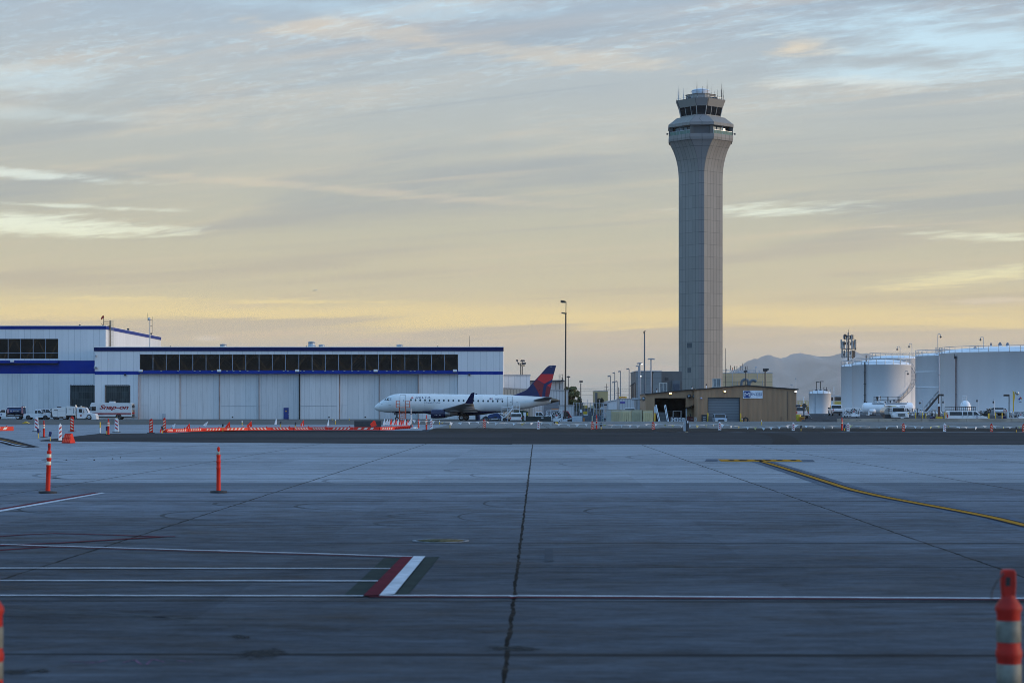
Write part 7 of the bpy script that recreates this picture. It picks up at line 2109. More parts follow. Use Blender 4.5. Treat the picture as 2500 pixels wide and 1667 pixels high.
cab2 = [(sxp(191), szp(1021)), (sxp(191), szp(995)), (sxp(193), szp(993.8)), (sxp(209), szp(994)), (sxp(212), szp(996)), (sxp(217.5), szp(1007)), (sxp(221), szp(1008)), (sxp(235), szp(1010)), (sxp(237.5), szp(1014)), (sxp(238), szp(1021)), (sxp(230), szp(1022)), (sxp(225), szp(1017)), (sxp(216), szp(1017)), (sxp(211), szp(1021))]
MB().prism(cab2, -1.12, 1.12).build('cab', paint('vehicle_white', (0.7, 0.71, 0.72)), sw, bevel=0.05)
MB().prism([(sxp(195.5), szp(1006)), (sxp(195.5), szp(998)), (sxp(206), szp(998)), (sxp(209.5), szp(1006.5)), (sxp(203), szp(1007.5))], -1.135, -1.1).build('side_window', CARGLASS, sw)
MB().add([(sxp(210.2) + 0.02, -1.0, szp(996)), (sxp(210.2) + 0.02, 1.0, szp(996)), (sxp(217) + 0.02, 1.05, szp(1006.6)), (sxp(217) + 0.02, -1.05, szp(1006.6))], [(0, 1, 2, 3)]).prism([(sxp(211.0), szp(996)), (sxp(212.6), szp(996)), (sxp(218), szp(1006.4)), (sxp(216.5), szp(1006.6))], -1.125, -0.9).build('windscreen', M('pale_windscreen', (0.10, 0.15, 0.18), 0.08), sw)
MB().box(sxp(204.5), sxp(207.5), -1.4, -1.15, szp(1008.5), szp(998)).build('mirror', CHROME, sw)
MB().cyl((sxp(200), -0.6, szp(993.8)), (sxp(200), -0.6, szp(991)), 0.2, 0.14, 12).build('beacon', LAMPGLASS, sw)
MB().box(sxp(196), sxp(204), -0.9, 0.9, szp(994), szp(993)).build('light_bar', M('amber_light_bar', (0.5, 0.25, 0.05), 0.4), sw)
MB().prism([(sxp(229), szp(1017.5)), (sxp(228.6), szp(1015.4)), (sxp(232), szp(1014.6)), (sxp(235), szp(1017))], -1.135, -1.1).build('headlight', LAMPGLASS, sw)
MB().box(sxp(226), sxp(239), -1.1, 1.1, szp(1023.2), szp(1020.5)).build('front_bumper', FLAGW, sw, bevel=0.03)
MB().cyl((sxp(200.5), -1.13, szp(1014)), (sxp(200.5), -1.12, szp(1014)), 0.2, n=16).build('door_badge', M('badge_red_grey', (0.26, 0.12, 0.12), 0.5), sw)
MB().box(sxp(191.5), sxp(212), -1.1, -0.7, 0.5, szp(1021)).build('step_tank', PIPE, sw)
for px in (161, 220.5):
 for sg_ in (-1, 1):
  wheel_parts(sw, sxp(px), sg_ * 1.0, 0.48, 0.3, sg_)
MB().cyl((sxp(148), -1.0, 0.25), (sxp(148), -1.0, 0.45), 0.5, n=18).build('gutter_brush', BLACK, sw)
# step van with red lettering
sv = thing('step_van', 'white walk in step van with big red slanted lettering and red stripe', 'van', GV(275, 374))
s_ = 374 / F
vxp = lambda px: (px - 275) * s_
vzp = lambda py: Z(py, 374)
VW = paint('step_van_white', (0.60, 0.62, 0.63))
MB().prism([(vxp(219), 0.5), (vxp(218), vzp(1007)), (vxp(220), vzp(1000)), (vxp(225), vzp(984.5)), (vxp(228), vzp(982.6)), (vxp(322), vzp(983.6)), (vxp(325), vzp(985)), (vxp(325), 0.55)], -1.2, 1.2).build('body', VW, sv, bevel=0.05)
MB().box(vxp(226.4), vxp(237.5), -1.215, -1.19, vzp(1002.6), vzp(992.5)).build('side_window', CARGLASS, sv)
MB().prism([(vxp(219.6), vzp(1001.5)), (vxp(223.8), vzp(991.5)), (vxp(224.6), vzp(991.5)), (vxp(224.6), vzp(1001.8))], -1.213, -1.18).build('quarter_window', CARGLASS, sv)
MB().add([(vxp(219.2) - 0.02, -1.05, vzp(1002)), (vxp(219.2) - 0.02, 1.05, vzp(1002)), (vxp(223.6) - 0.02, 1.05, vzp(989)), (vxp(223.6) - 0.02, -1.05, vzp(989))], [(0, 1, 2, 3)]).build('windscreen', CARGLASS, sv)
MB().box(vxp(225), vxp(239.5), -1.212, -1.201, 0.55, vzp(990.8)).build('door', VW, sv)
SRED = M('vivid_dark_red', (0.26, 0.012, 0.018), 0.4, var=0.08)
MB().box(vxp(225), vxp(323.5), -1.222, -1.212, vzp(1010.6), vzp(1007.8)).box(vxp(240), vxp(323.5), -1.222, -1.212, vzp(1012), vzp(1011)).build('stripe', SRED, sv)
text('lettering', 'Snap-on', SRED, sv, vxp(246), vxp(317), vzp(1002), vzp(988.2), -1.203, shear=0.32, bold=0.035, ext=0.012)
MB().box(vxp(268), vxp(281), -0.5, 0.5, vzp(983.5), vzp(979.4)).build('roof_unit', VW, sv, bevel=0.05)
rr2 = MB()
for k in range(5):
 rr2.bar((vxp(326.5), -1.0 + 0.4 * k, vzp(1019)), (vxp(326.5), -1.0 + 0.4 * k, vzp(986)), 0.06)
for k in range(7):
 rr2.bar((vxp(327), -1.1, vzp(987 + 5 * k)), (vxp(327), 1.1, vzp(987 + 5 * k)), 0.09)
rr2.build('rear_ladder', M('rust_stained_ladder', (0.20, 0.17, 0.15), 0.6, var=0.5, scale=6), sv)
for zz_, mt in ((1008, TAIL), (992, DARK), (998, STEEL), (1014, DARK)):
 MB().box(vxp(325), vxp(331), -1.15, -0.8, vzp(zz_ + 2), vzp(zz_ - 2)).build('rear_fitting', mt, sv)
MB().box(vxp(323), vxp(332), -1.1, 1.1, vzp(1020), vzp(1018)).build('rear_bumper', DARK, sv)
for px in (230, 292.5):
 for sg_ in (-1, 1):
  MB().lathe([(0.01, sg_ * 1.206), (0.58, sg_ * 1.206)], 24, axis='y', c=(vxp(px), 0.5)).build('wheel_arch', BLACK, sv)
  wheel_parts(sv, vxp(px), sg_ * 1.09, 0.46, 0.28, sg_)
MB().box(vxp(222), vxp(322), -0.9, 0.9, 0.35, 0.5).build('chassis', DARK, sv)
# ---- behind the aircraft tail
vehicle('compact_van', 'compact_van', 'small white van seen from behind below the aircraft tail stairs', 'van', GV(1260, 331), R(90), 4.4, 1.9, zs=1.0)
gd = thing('green_dumpster', 'dark green steel dumpster with white and yellow notices', 'dumpster', GV(1278, 338))
s_ = 338 / F
gx_ = lambda px: (px - 1278) * s_
MB().prism([(-0.5, 0), (-0.5, 2.0), (1.5, 1.6), (1.5, 0)], gx_(1252), gx_(1290), 'x').build('body', GREEN, gd, bevel=0.03)
MB().prism([(gx_(1253), Z(1003.5, 338) + .45), (gx_(1278), Z(1001.5, 338) + .45), (gx_(1290), Z(1004.5, 338) + .45), (gx_(1290), Z(1006, 338) + .45), (gx_(1253), Z(1006, 338) + .45)], -0.55, 1.5).build('lid', M('green_lid', (0.006, 0.03, 0.014), 0.5), gd)
MB().box(gx_(1277.5), gx_(1284), -0.53, -0.505, Z(1014, 338) + .45, Z(1006, 338) + .45).build('notice', FLAGW, gd)
MB().box(gx_(1285.8), gx_(1289), -0.53, -0.505, Z(1014, 338) + .45, Z(1007.5, 338) + .45).build('notice', YELLOW, gd)
bc = thing('blue_cart', 'blue covered belt cart with sloping top beneath the rear fuselage', 'cart', (X(1207, 339), 339, 0))
s_ = 339 / F
bxp = lambda px: (px - 1207) * s_
MB().prism([(bxp(1191.5), 0.35), (bxp(1191.5), Z(1015, 339)), (bxp(1196), Z(1011.5, 339)), (bxp(1214), Z(1007.5, 339)), (bxp(1218), Z(1010, 339)), (bxp(1225), Z(1018, 339)), (bxp(1225), 0.35)], -0.8, 0.8).build('body', BINBLUE, bc, bevel=0.03)
MB().box(bxp(1194), bxp(1214), -0.83, -0.805, Z(1020, 339), Z(1019, 339)).box(bxp(1206), bxp(1213), -0.84, -0.806, Z(1019.5, 339), Z(1016, 339)).build('handle', DARK, bc)
for px in (1196, 1220):
 for sg_ in (-1, 1):
  wheel_parts(bc, bxp(px), sg_ * 0.7, 0.24, 0.14, sg_)
bt = thing('belt_arm', 'dark folded conveyor arm resting between the blue cart and white stairs', 'conveyor', (X(1228, 337.5), 337.5, 0))
MB().bar(((1220 - 1228) * s_, 0, Z(1010, 337)), ((1236 - 1228) * s_, 0, Z(1018.5, 337)), 0.5, 0.22).build('arm', DARK, bt)
MB().bar(((1232 - 1228) * s_, 0, 0), ((1236 - 1228) * s_, 0, Z(1018, 337)), 0.12).cyl(((1238 - 1228) * s_, -0.3, 0.2), ((1238 - 1228) * s_, 0.3, 0.2), 0.2, n=12).build('stand', BINBLUE, bt)
bbl = thing('blue_barrel', 'plain blue barrel standing behind the main wheels of the airliner', 'barrel', (X(1166.5, 346), 346, 0))
s_ = 346 / F
MB().lathe([(6 * s_, 0), (6 * s_, 0.5), (6.15 * s_, 0.55), (6 * s_, 0.6), (6 * s_, 1.15), (0.01, 1.17)], 20).build('drum', BINBLUE, bbl)
MB().lathe([(6.1 * s_, 1.1), (6.25 * s_, 1.14), (6.1 * s_, 1.18)], 20).build('rim', NAVY, bbl)
gp = thing('tow_gear', 'dark wheeled tow bar gear left of the blue cart', 'ground equipment', (X(1185, 341), 341, 0))
MB().prism([(-0.6, 0.25), (0.5, 0.25), (0.5, 0.55), (0.1, 0.8), (-0.3, 0.6)], -0.3, 0.3).build('body', DARK, gp)
MB().box(0.52, 0.66, -0.1, 0.1, 0, 0.9).build('orange_post', M('faded_orange_post', (0.5, 0.2, 0.08), 0.6), gp)
for x_ in (-0.45, 0.3):
 wheel_parts(gp, x_, -0.3, 0.22, 0.14, -1)
# service pickup with dark body
D_ = 334
r_, xx, hw = vehicle('pickup', 'service_truck', 'white cab crew truck with a dark tool body beside the green dumpster', 'pickup truck', GV(1313, D_), 0.0, 4.7, 1.95, zs=1.08)
MB().box(-2.0, 2.2, -hw - 0.34, -hw - 0.03, 0.25, 1.16).build('tool_body', M('black_green_panel', (0.008, 0.016, 0.016), 0.5, var=0.4), r_, bevel=0.02)
MB().box(0.55, 0.92, -hw - 0.36, -hw - 0.341, 0.80, 1.04).build('label', STEEL, r_)
MB().box(-0.1, 0.7, -0.5, 0.5, 1.96, 2.06).build('light_bar', M('orange_light_bar', (0.55, 0.2, 0.05), 0.4), r_)
MB().box(-2.3, -2.0, -hw + 0.05, -hw + 0.5, 1.15, 1.85).build('rear_rack', FLAGW, r_)
# hose reel trucks: one with big spoked reel, two more in the fuel yard
def hose_reel(name, label, px, D, wpx, ytop, seed, base=None, dark=0.0):
 zb = gh(X(px, D), D) if base is None else base
 o = thing(name, label, 'hose cart', (X(px, D), D, zb), group='hydrant hose carts')
 s2 = D / F
 wd = wpx * s2
 ht = Z(ytop, D) - zb
 rr3 = random.Random(seed)
 rad = min(ht * 0.36, wd * 0.30)
 cx_, cz_ = wd * 0.12, ht * 0.52
 rl3 = MB().lathe([(rad, -0.35), (rad * 1.08, -0.35), (rad * 1.08, -0.28), (rad * 0.98, -0.28)], 28, axis='y', c=(cx_, cz_))
 rl3.lathe([(rad * 0.40, -0.36), (rad * 0.40, -0.30), (0.01, -0.30)], 20, axis='y', c=(cx_, cz_))
 for k in range(12):
  a_ = TAU * k / 12 + 0.1
  rl3.bar((cx_ + rad * 0.38 * cos(a_), -0.33, cz_ + rad * 0.38 * sin(a_)), (cx_ + rad * cos(a_), -0.33, cz_ + rad * sin(a_)), 0.07)
 rl3.build('reel', FLAGW, o)
 MB().cyl((cx_, -0.25, cz_), (cx_, 0.3, cz_), rad * 0.97, n=24).build('hose', BLACK, o)
 MB().cyl((cx_, -0.40, cz_ + rad * 0.2), (cx_, -0.37, cz_ + rad * 0.2), rad * 0.22, n=12).build('hub_badge', M('hub_red_%d' % seed, (0.45, 0.1, 0.1), 0.5), o)
 fr3 = MB()
 for x_ in (-wd / 2, -wd * 0.24, wd * 0.47):
  fr3.bar((x_, -0.4, 0.15), (x_, -0.4, ht * rr3.uniform(0.86, 1.0)), 0.09)
  fr3.bar((x_, 0.5, 0.15), (x_, 0.5, ht * 0.9), 0.09)
 fr3.bar((-wd / 2, -0.4, ht * 0.92), (wd * 0.47, -0.4, ht * 0.95), 0.10).bar((-wd / 2, -0.4, ht * 0.25), (wd * 0.47, -0.4, ht * 0.25), 0.1).bar((-wd / 2, 0.5, ht * 0.6), (wd * 0.47, 0.5, ht * 0.6), 0.08)
 fr3.build('frame', FLAGW, o)
 for k in range(9):
  x_ = rr3.uniform(-wd / 2 + 0.1, -wd * 0.12) if k < 6 else rr3.uniform(wd * 0.3, wd * 0.48)
  z_ = rr3.uniform(0.3, ht * 0.85)
  q3 = MB()
  if k % 3 == 0:
   q3.lathe([(0.01, -0.52), (0.13, -0.5), (0.13, -0.4), (0.01, -0.38)], 12, axis='y', c=(x_, z_))
  elif k % 3 == 1:
   q3.tube([(x_ - 0.12, -0.45, z_ - 0.25), (x_ + 0.05, -0.45, z_), (x_ + 0.02, -0.45, z_ + 0.3)], 0.05, 7)
  else:
   q3.box(x_ - 0.11, x_ + 0.11, -0.5, -0.35, z_ - 0.12, z_ + 0.12)
  q3.build('valve_fitting', (STEEL, DARK, FLAGW, PIPE)[(k + seed) % 4], o)
 MB().box(cx_ - rad * 0.7, cx_ + rad * 1.0, -0.46, -0.41, ht * 0.14, ht * 0.38).build('front_panel', FLAGW, o)
 MB().box(-wd / 2, wd * 0.47, -0.4, 0.5, ht * 0.1, ht * 0.16).build('deck', STEEL, o)
 for x_ in (-wd * 0.36, wd * 0.36):
  for sg_ in (-1, 1):
   wheel_parts(o, x_, 0.05 + sg_ * 0.4, 0.26, 0.16, sg_)
 return o, wd, ht
o_, wd, ht = hose_reel('hose_cart', 'white hose cart with a big spoked reel right of the dark tool truck', 1354, 334, 38, 999.5, 1)
MB().box(-wd * 0.2, wd * 0.25, -0.3, 0.4, ht * 0.98, ht * 1.05).build('orange_bar', M('orange_bar', (0.5, 0.16, 0.03), 0.5), o_)
hose_reel('hose_cart', 'grey hose cart standing in front of the narrow and domed fuel tanks', 2079, 306, 40, 994, 2, base=0.62)
hose_reel('hose_cart', 'hose cart at the right edge under the hazard diamond', 2485, 304, 48, 1003, 3, base=0.3)
tg = thing('red_tug', 'red and black tow tractor with slanted cab behind the tall lamp post', 'tow tractor', GV(1385, 335))
s_ = 335 / F
txp = lambda px: (px - 1385) * s_
tzp = lambda py: Z(py, 335) + 0.45
MB().prism([(txp(1374.5), 0.3), (txp(1374.5), tzp(1016)), (txp(1396), tzp(1021)), (txp(1396), 0.3)], -0.8, 0.8).build('body', DARK, tg, bevel=0.03)
MB().bar((txp(1386), -0.7, tzp(1004)), (txp(1395), -0.7, tzp(1019)), 0.12).bar((txp(1375), -0.7, tzp(1004)), (txp(1386), -0.7, tzp(1004)), 0.14).bar((txp(1386), 0.7, tzp(1004)), (txp(1395), 0.7, tzp(1019)), 0.12).box(txp(1374.8), txp(1386), -0.7, 0.7, tzp(1005), tzp(1003)).build('cab_frame', RED, tg)
MB().prism([(txp(1376), tzp(1016)), (txp(1376), tzp(1005.2)), (txp(1385.5), tzp(1005.2)), (txp(1393), tzp(1017)), (txp(1393), tzp(1019))], -0.62, 0.62).build('cab_glass', CARGLASS, tg)
MB().prism([(txp(1384.5), tzp(1021)), (txp(1388), tzp(1015)), (txp(1391), tzp(1021))], -0.72, -0.64).build('seat_back', RED, tg)
MB().box(txp(1378), txp(1395), -0.86, -0.81, tzp(1023), tzp(1022)).build('trim', FLAGW, tg)
for px in (1379, 1391):
 for sg_ in (-1, 1):
  wheel_parts(tg, txp(px), sg_ * 0.72, 0.33, 0.22, sg_)
wb = thing('white_locker', 'low white slatted metal locker right of the red tow tractor', 'locker', GV(1409, 333))
s_ = 333 / F
MB().box(-12.5 * s_, 12.5 * s_, -0.5, 0.5, 0.0, Z(1015.5, 333) + .45).build('body', M('pale_blue_locker', (0.45, 0.5, 0.56), 0.5), wb, bevel=0.02)
for k in range(3):
 MB().box(-12 * s_, 12 * s_, -0.53, -0.503, 0.25 + 0.38 * k, 0.33 + 0.38 * k).build('slat', FLAGW, wb)
MB().box(-12.8 * s_, 12.8 * s_, -0.55, 0.55, Z(1015.5, 333) + .452, Z(1014.8, 333) + .45).build('lid', STEEL, wb)
op = thing('orange_post', 'short orange post with a bracket right of the white locker', 'post', GV(1425.5, 332))
MB().box(-0.14, 0.14, -0.1, 0.1, 0, 0.95).build('post', M('weathered_orange', (0.42, 0.16, 0.04), 0.6), op)
MB().box(0.14, 0.34, -0.08, 0.08, 0.45, 0.6).build('bracket', DARK, op)
# ---- brown shed
vehicle('suv', 'silver_suv', 'silver blue sport utility vehicle facing out before the grey roll door', 'car', (X(1757, 322.5), 322.5, -0.62), R(-90), 4.8, 1.9, zs=1.04, col=paint('silver_blue', (0.30, 0.36, 0.43)), rack=True)
# open bay contents
bs = thing('boarding_steps', 'grey boarding steps with white side rails at the open bay', 'boarding stairs', (X(1615, 327), 327, BASEZ))
s_ = 327 / F
bsx = lambda px: (px - 1615) * s_
bsz = lambda py: Z(py, 327) - BASEZ
tb = MB()
for k in range(8):
 z_ = 0.05 + (bsz(1006) - 0.05) * (k + 1) / 8
 tb.box(bsx(1609), bsx(1629), 0.22 * k, 0.22 * k + 0.24, z_ - 0.2, z_)
tb.build('treads', M('grey_step', (0.10, 0.11, 0.115), 0.6), bs)
for a, b in ((1604, 1611), (1627, 1632)):
 mb = MB()
 ya, yb_ = 1.9, -0.1
 mb.bar((bsx(a), ya, bsz(988.5)), (bsx(b), yb_, bsz(1029)), 0.10, 0.16)
 mb.bar((bsx(a - 3), ya, bsz(990)), (bsx(b - 3), yb_, bsz(1029)), 0.07, 0.12)
 mb.bar((bsx(a - 3), ya, bsz(990)), (bsx(a), ya, bsz(988.5)), 0.10)
 for k in range(5):
  f_ = (k + 0.5) / 5
  p = Vector((bsx(a), ya, bsz(988.5))).lerp(Vector((bsx(b), yb_, bsz(1029))), f_)
  mb.bar(p, (p.x - 3 * s_, p.y, p.z - 0.05), 0.05)
 mb.build('side_rail', FLAGW, bs)
MB().prism([(bsx(1598.5), bsz(1008)), (bsx(1598.5), bsz(993)), (bsx(1604), bsz(992)), (bsx(1606), bsz(1008))], 1.2, 1.3).build('side_panel', M('pale_panel', (0.5, 0.56, 0.62), 0.5), bs)
MB().box(bsx(1609), bsx(1629), 1.75, 2.4, 0, bsz(1007)).build('base', DARK, bs)
rt_ = thing('red_tow_tractor', 'red tow tractor under the porch awning of the brown shed', 'tow tractor', (X(1688, 334), 334, BASEZ))
s_ = 334 / F
MB().prism([(-12 * s_, 0.25), (-12 * s_, 0.85), (-8 * s_, 1.15), (10 * s_, 1.05), (11.5 * s_, 0.8), (11.5 * s_, 0.25)], -0.7, 0.7).build('body', M('dull_red', (0.14, 0.02, 0.02), 0.5), rt_, bevel=0.04)
MB().box(-3 * s_, -1 * s_, -0.2, 0.2, 1.1, 1.6).build('seat', BLACK, rt_)
MB().bar((-7 * s_, 0, 1.1), (-5 * s_, 0, 1.7), 0.08).build('steering_column', DARK, rt_)
text('lettering', 'DANGER', FLAGW, rt_, -3 * s_, 4 * s_, 0.72, 0.82, -0.705)
for x_ in (-8 * s_, 8 * s_):
 for sg_ in (-1, 1):
  wheel_parts(rt_, x_, sg_ * 0.62, 0.28, 0.2, sg_)
for px, dd, lb, cc in ((1653, 336, 'dark blue tow tractor deep in the open bay', (0.02, 0.03, 0.06)), (1641, 337, 'maroon tow tractor beside the boarding steps in the open bay', (0.08, 0.02, 0.03))):
 q_ = thing('bay_tow_tractor', lb, 'tow tractor', (X(px, dd), dd, BASEZ))
 MB().prism([(-0.8, 0.25), (-0.8, 1.0), (-0.3, 1.1), (0.8, 1.0), (0.85, 0.25)], -0.9, 0.9).build('body', M('tractor_paint_%d' % px, cc, 0.5), q_, bevel=0.04)
 MB().box(-0.7, 0.7, -0.9, 0.9, 2.05, 2.14).bar((-0.65, -0.85, 1), (-0.65, -0.85, 2.06), 0.07).bar((0.65, -0.85, 1), (0.65, -0.85, 2.06), 0.07).bar((-0.65, 0.85, 1), (-0.65, 0.85, 2.06), 0.07).bar((0.65, 0.85, 1), (0.65, 0.85, 2.06), 0.07).build('canopy', STEEL if px == 1653 else DARK, q_)
 for x_ in (-0.5, 0.5):
  wheel_parts(q_, x_, -0.8, 0.3, 0.22, -1)
rr = random.Random(9)
k = 0
for px in (1640, 1644.5, 1648, 1652, 1656, 1660, 1664, 1668, 1671, 1698, 1701.5, 1705, 1709, 1713, 1717):
 D_ = 327.5 + rr.uniform(-0.6, 0.9)
 grp = 'first' if px < 1690 else 'second'
 lb = 'pale wheel chock frame in the row before the open bay' if px < 1690 else 'pale wheel chock frame in the row under the dome camera'
 if k in (0, 9):
  cf = thing('chock_frame', lb, 'wheel chock', (X(px, D_), D_, BASEZ), group='pale chock frames, ' + grp + ' row')
  h_ = 1.02
  MB().bar((-0.14, 0, 0), (-0.12, 0, h_), 0.07).bar((0.14, 0, 0), (0.12, 0, h_), 0.07).bar((-0.16, 0, h_), (0.16, 0, h_), 0.09).bar((-0.14, 0.0, 0.45), (0.14, 0.0, 0.45), 0.06).bar((0, 0, h_), (0.02, 0.4, 0.02), 0.06).build('frame', FLAGW, cf)
  MB().box(-0.1, 0.1, -0.08, 0.08, 0.1, 0.4).build('block', STEEL, cf)
 else:
  o_ = dup(cf, (X(px, D_), D_, BASEZ), rr.uniform(-0.5, 0.5), lb, 'pale chock frames, ' + grp + ' row', scale=(rr.uniform(0.85, 1.15), 1, rr.uniform(0.8, 1.05)))
 k += 1
ck = thing('black_cabinet', 'black wheeled cabinet with pale drawers left of the roll door bollard', 'cabinet', (X(1719, 325), 325, BASEZ))
MB().box(-0.42, 0.42, -0.3, 0.3, 0, 1.5).build('case', DARK, ck, bevel=0.03)
for q_ in range(3):
 MB().box(-0.22, 0.22, -0.33, -0.302, 0.45 + 0.3 * q_, 0.58 + 0.3 * q_).build('drawer', STEEL, ck)
hr = thing('hose_coil', 'black coil of hose leaning on the brown wall right of the roll door', 'hose', (X(1820, 324.8), 324.8, BASEZ))
MB().lathe([(0.28, -0.14), (0.48, -0.2), (0.48, 0.16), (0.28, 0.12)], 20, axis='y', c=(0, 0.62)).build('coil', BLACK, hr)
MB().bar((0.35, 0, 1.0), (0.75, -0.05, 0.25), 0.05).bar((-0.3, 0.1, 0), (0, 0.1, 1.25), 0.06).build('bracket', DARK, hr)
# ---- right hand yard
r_, xx, hw = vehicle('pickup', 'silver_pickup', 'silver white pickup truck seen from behind in the parking lot', 'pickup truck', (X(2041, 349), 349, 0.80), R(90), 5.6, 2.0, zs=1.05, wr=0.4)
MB().box(-2.82, -2.80, -0.9, 0.9, 0.48, 0.76).build('tow_step', DARK, r_)
vehicle('pickup', 'white_service_pickup', 'white pickup seen from behind, half hidden by the brown shed corner', 'pickup truck', (X(1953.5, 334), 334, 0.25), R(90), 5.4, 2.0, zs=1.15, wr=0.42)
r_, xx, hw = vehicle('van', 'passenger_van', 'long white passenger van with dark side windows behind the tan wall', 'van', (X(2359, 307.5), 307.5, gh(X(2359, 307.5), 307.5)), 0.0, 6.25, 2.0, zs=0.97)
MB().box(xx(.70), xx(.755), -hw - 0.02, -hw - 0.004, 0.9, 1.2).build('door_badge', M('badge_blue', (0.03, 0.03, 0.16), 0.5), r_)
text('lettering', 'M', FLAGW, r_, xx(.708), xx(.747), 0.96, 1.14, -hw - 0.021, bold=0.02)
for u in (.375, .50, .635):
 MB().box(xx(u) - 0.012, xx(u) + 0.012, -hw - 0.006, -hw + 0.02, 0.5, 1.3).build('door_gap', PIPE, r_)
 MB().box(xx(u) + 0.08, xx(u) + 0.22, -hw - 0.02, -hw, 1.12, 1.17).build('door_handle', DARK, r_)
# tanker truck seen from the front
tt = thing('tanker_truck', 'white bonneted tanker truck facing out from the fuel yard', 'fuel truck', (X(2196, 307), 307, gh(X(2196, 307), 307) - 0.12))
s_ = 307 / F
gz = tt.location.z
ttx = lambda px: (px - 2196) * s_
ttz = lambda py: Z(py, 307) - gz
WT = paint('vehicle_white', (0.7, 0.71, 0.72))
hood = [(ttx(2176.5), ttz(1013)), (ttx(2180), ttz(1007)), (ttx(2186), ttz(1005)), (ttx(2206), ttz(1005)), (ttx(2210), ttz(1007.5)), (ttx(2214.5), ttz(1013)), (ttx(2214), ttz(1019.5)), (ttx(2177), ttz(1019.5))]
MB().prism(hood, -1.6, 0.3).build('bonnet', WT, tt, bevel=0.08)
MB().prism([(ttx(2188.5), ttz(1016.5)), (ttx(2188.2), ttz(1009)), (ttx(2204.8), ttz(1009)), (ttx(2204), ttz(1016.5))], -1.66, -1.58).build('grille', DARK, tt)
gr = MB()
for q_ in range(7):
 px = 2190 + 2.2 * q_
 gr.box(ttx(px), ttx(px + 0.5), -1.69, -1.662, ttz(1016), ttz(1009.5))
gr.build('grille_bars', CHROME, tt)
for a, b in ((2179, 2186), (2206, 2212.5)):
 MB().box(ttx(a), ttx(b), -1.66, -1.5, ttz(1016.2), ttz(1014)).build('headlight', LAMPGLASS, tt)
MB().box(ttx(2176), ttx(2215), -1.75, -1.4, ttz(1024.5), ttz(1019.6)).build('front_bumper', DARK, tt, bevel=0.03)
MB().box(ttx(2193.5), ttx(2201), -1.78, -1.751, ttz(1021), ttz(1019.8)).build('number_plate', FLAGW, tt)
MB().box(ttx(2178), ttx(2210), 0.0, 2.2, ttz(1019), ttz(994)).build('cab', WT, tt, bevel=0.08)
MB().prism([(ttx(2179), ttz(1004.8)), (ttx(2180.5), ttz(995.6)), (ttx(2207), ttz(995.6)), (ttx(2208.5), ttz(1004.8))], -0.06, 0.02).build('windscreen', CARGLASS, tt)
MB().box(ttx(2180), ttx(2207), -0.02, 0.6, ttz(993.6), ttz(992.2)).build('sun_visor', FLAGW, tt)
for a, b in ((2168.5, 2171), (2214, 2216)):
 MB().box(ttx(a), ttx(b), -0.3, -0.15, ttz(1004.5), ttz(997)).bar((ttx((a + b) / 2), -0.2, ttz(998)), (ttx(2178 if a < 2190 else 2209), 0, ttz(998)), 0.05).bar((ttx((a + b) / 2), -0.2, ttz(1003)), (ttx(2178 if a < 2190 else 2209), 0, ttz(1003)), 0.05).build('mirror', DARK, tt)
tkr = 1.25
ell = [(ttx(2188) + 1.35 * cos(TAU * q_ / 28), ttz(1006) + 0.95 * sin(TAU * q_ / 28)) for q_ in range(28)]
MB().prism(ell, 2.6, 6.6).build('tank', M('polished_tank', (0.42, 0.41, 0.40), 0.3, 0.6, var=0.15), tt)
MB().box(ttx(2188) - 0.6, ttx(2188) + 0.6, 2.8, 6.4, ttz(1006) + 0.95, ttz(1006) + 1.05).build('catwalk', STEEL, tt)
rw2 = MB()
for px in (2210.5, 2216):
 rw2.bar((ttx(px), 2.4, ttz(1012)), (ttx(px), 2.4, ttz(991)), 0.07)
rw2.bar((ttx(2204), 2.4, ttz(991.3)), (ttx(2216), 2.4, ttz(991.3)), 0.07)
rw2.build('ladder', DARK, tt)
MB().box(ttx(2163), ttx(2176), 1.0, 2.6, 0.4, ttz(1011)).build('pump_locker', DARK, tt)
MB().box(ttx(2179), ttx(2190), 0.8, 1.8, ttz(992.2), ttz(989.5)).build('roof_box', CREAM, tt)
for px in (2180, 2211):
 wheel_parts(tt, ttx(px), -0.6, 0.5, 0.3, -1)
for sg_ in (-1, 1):
 MB().cyl((ttx(2196) + sg_ * 1.0, -0.5, 0.5), (ttx(2196) + sg_ * 1.25, -0.5, 0.5), 0.5, n=20).build('wheel', BLACK, tt)
MB().box(ttx(2185), ttx(2207), -1.0, 7.5, 0.55, 0.85).build('chassis', DARK, tt)
for px, lb, cc in ((2425, 'silver parked car, left of two small cars behind the black box', (0.36, 0.37, 0.38)), (2440, 'white parked car, right of two small cars beyond the dark blue bin', (0.62, 0.62, 0.62))):
 vehicle('sedan', 'parked_car', lb, 'car', (X(px, 362), 362, gh(X(px, 362), 362)), R(75) if px == 2440 else R(180), 4.5, 1.8, col=paint('car_paint_%d' % px, cc), group='small cars parked behind the yellow bollards')
vehicle('pickup', 'roof_only_pickup', 'white pickup showing only its roof above the cream cabinets', 'pickup truck', (X(1538, 346), 346, 0.1), R(84), 5.6, 2.0, zs=1.12)
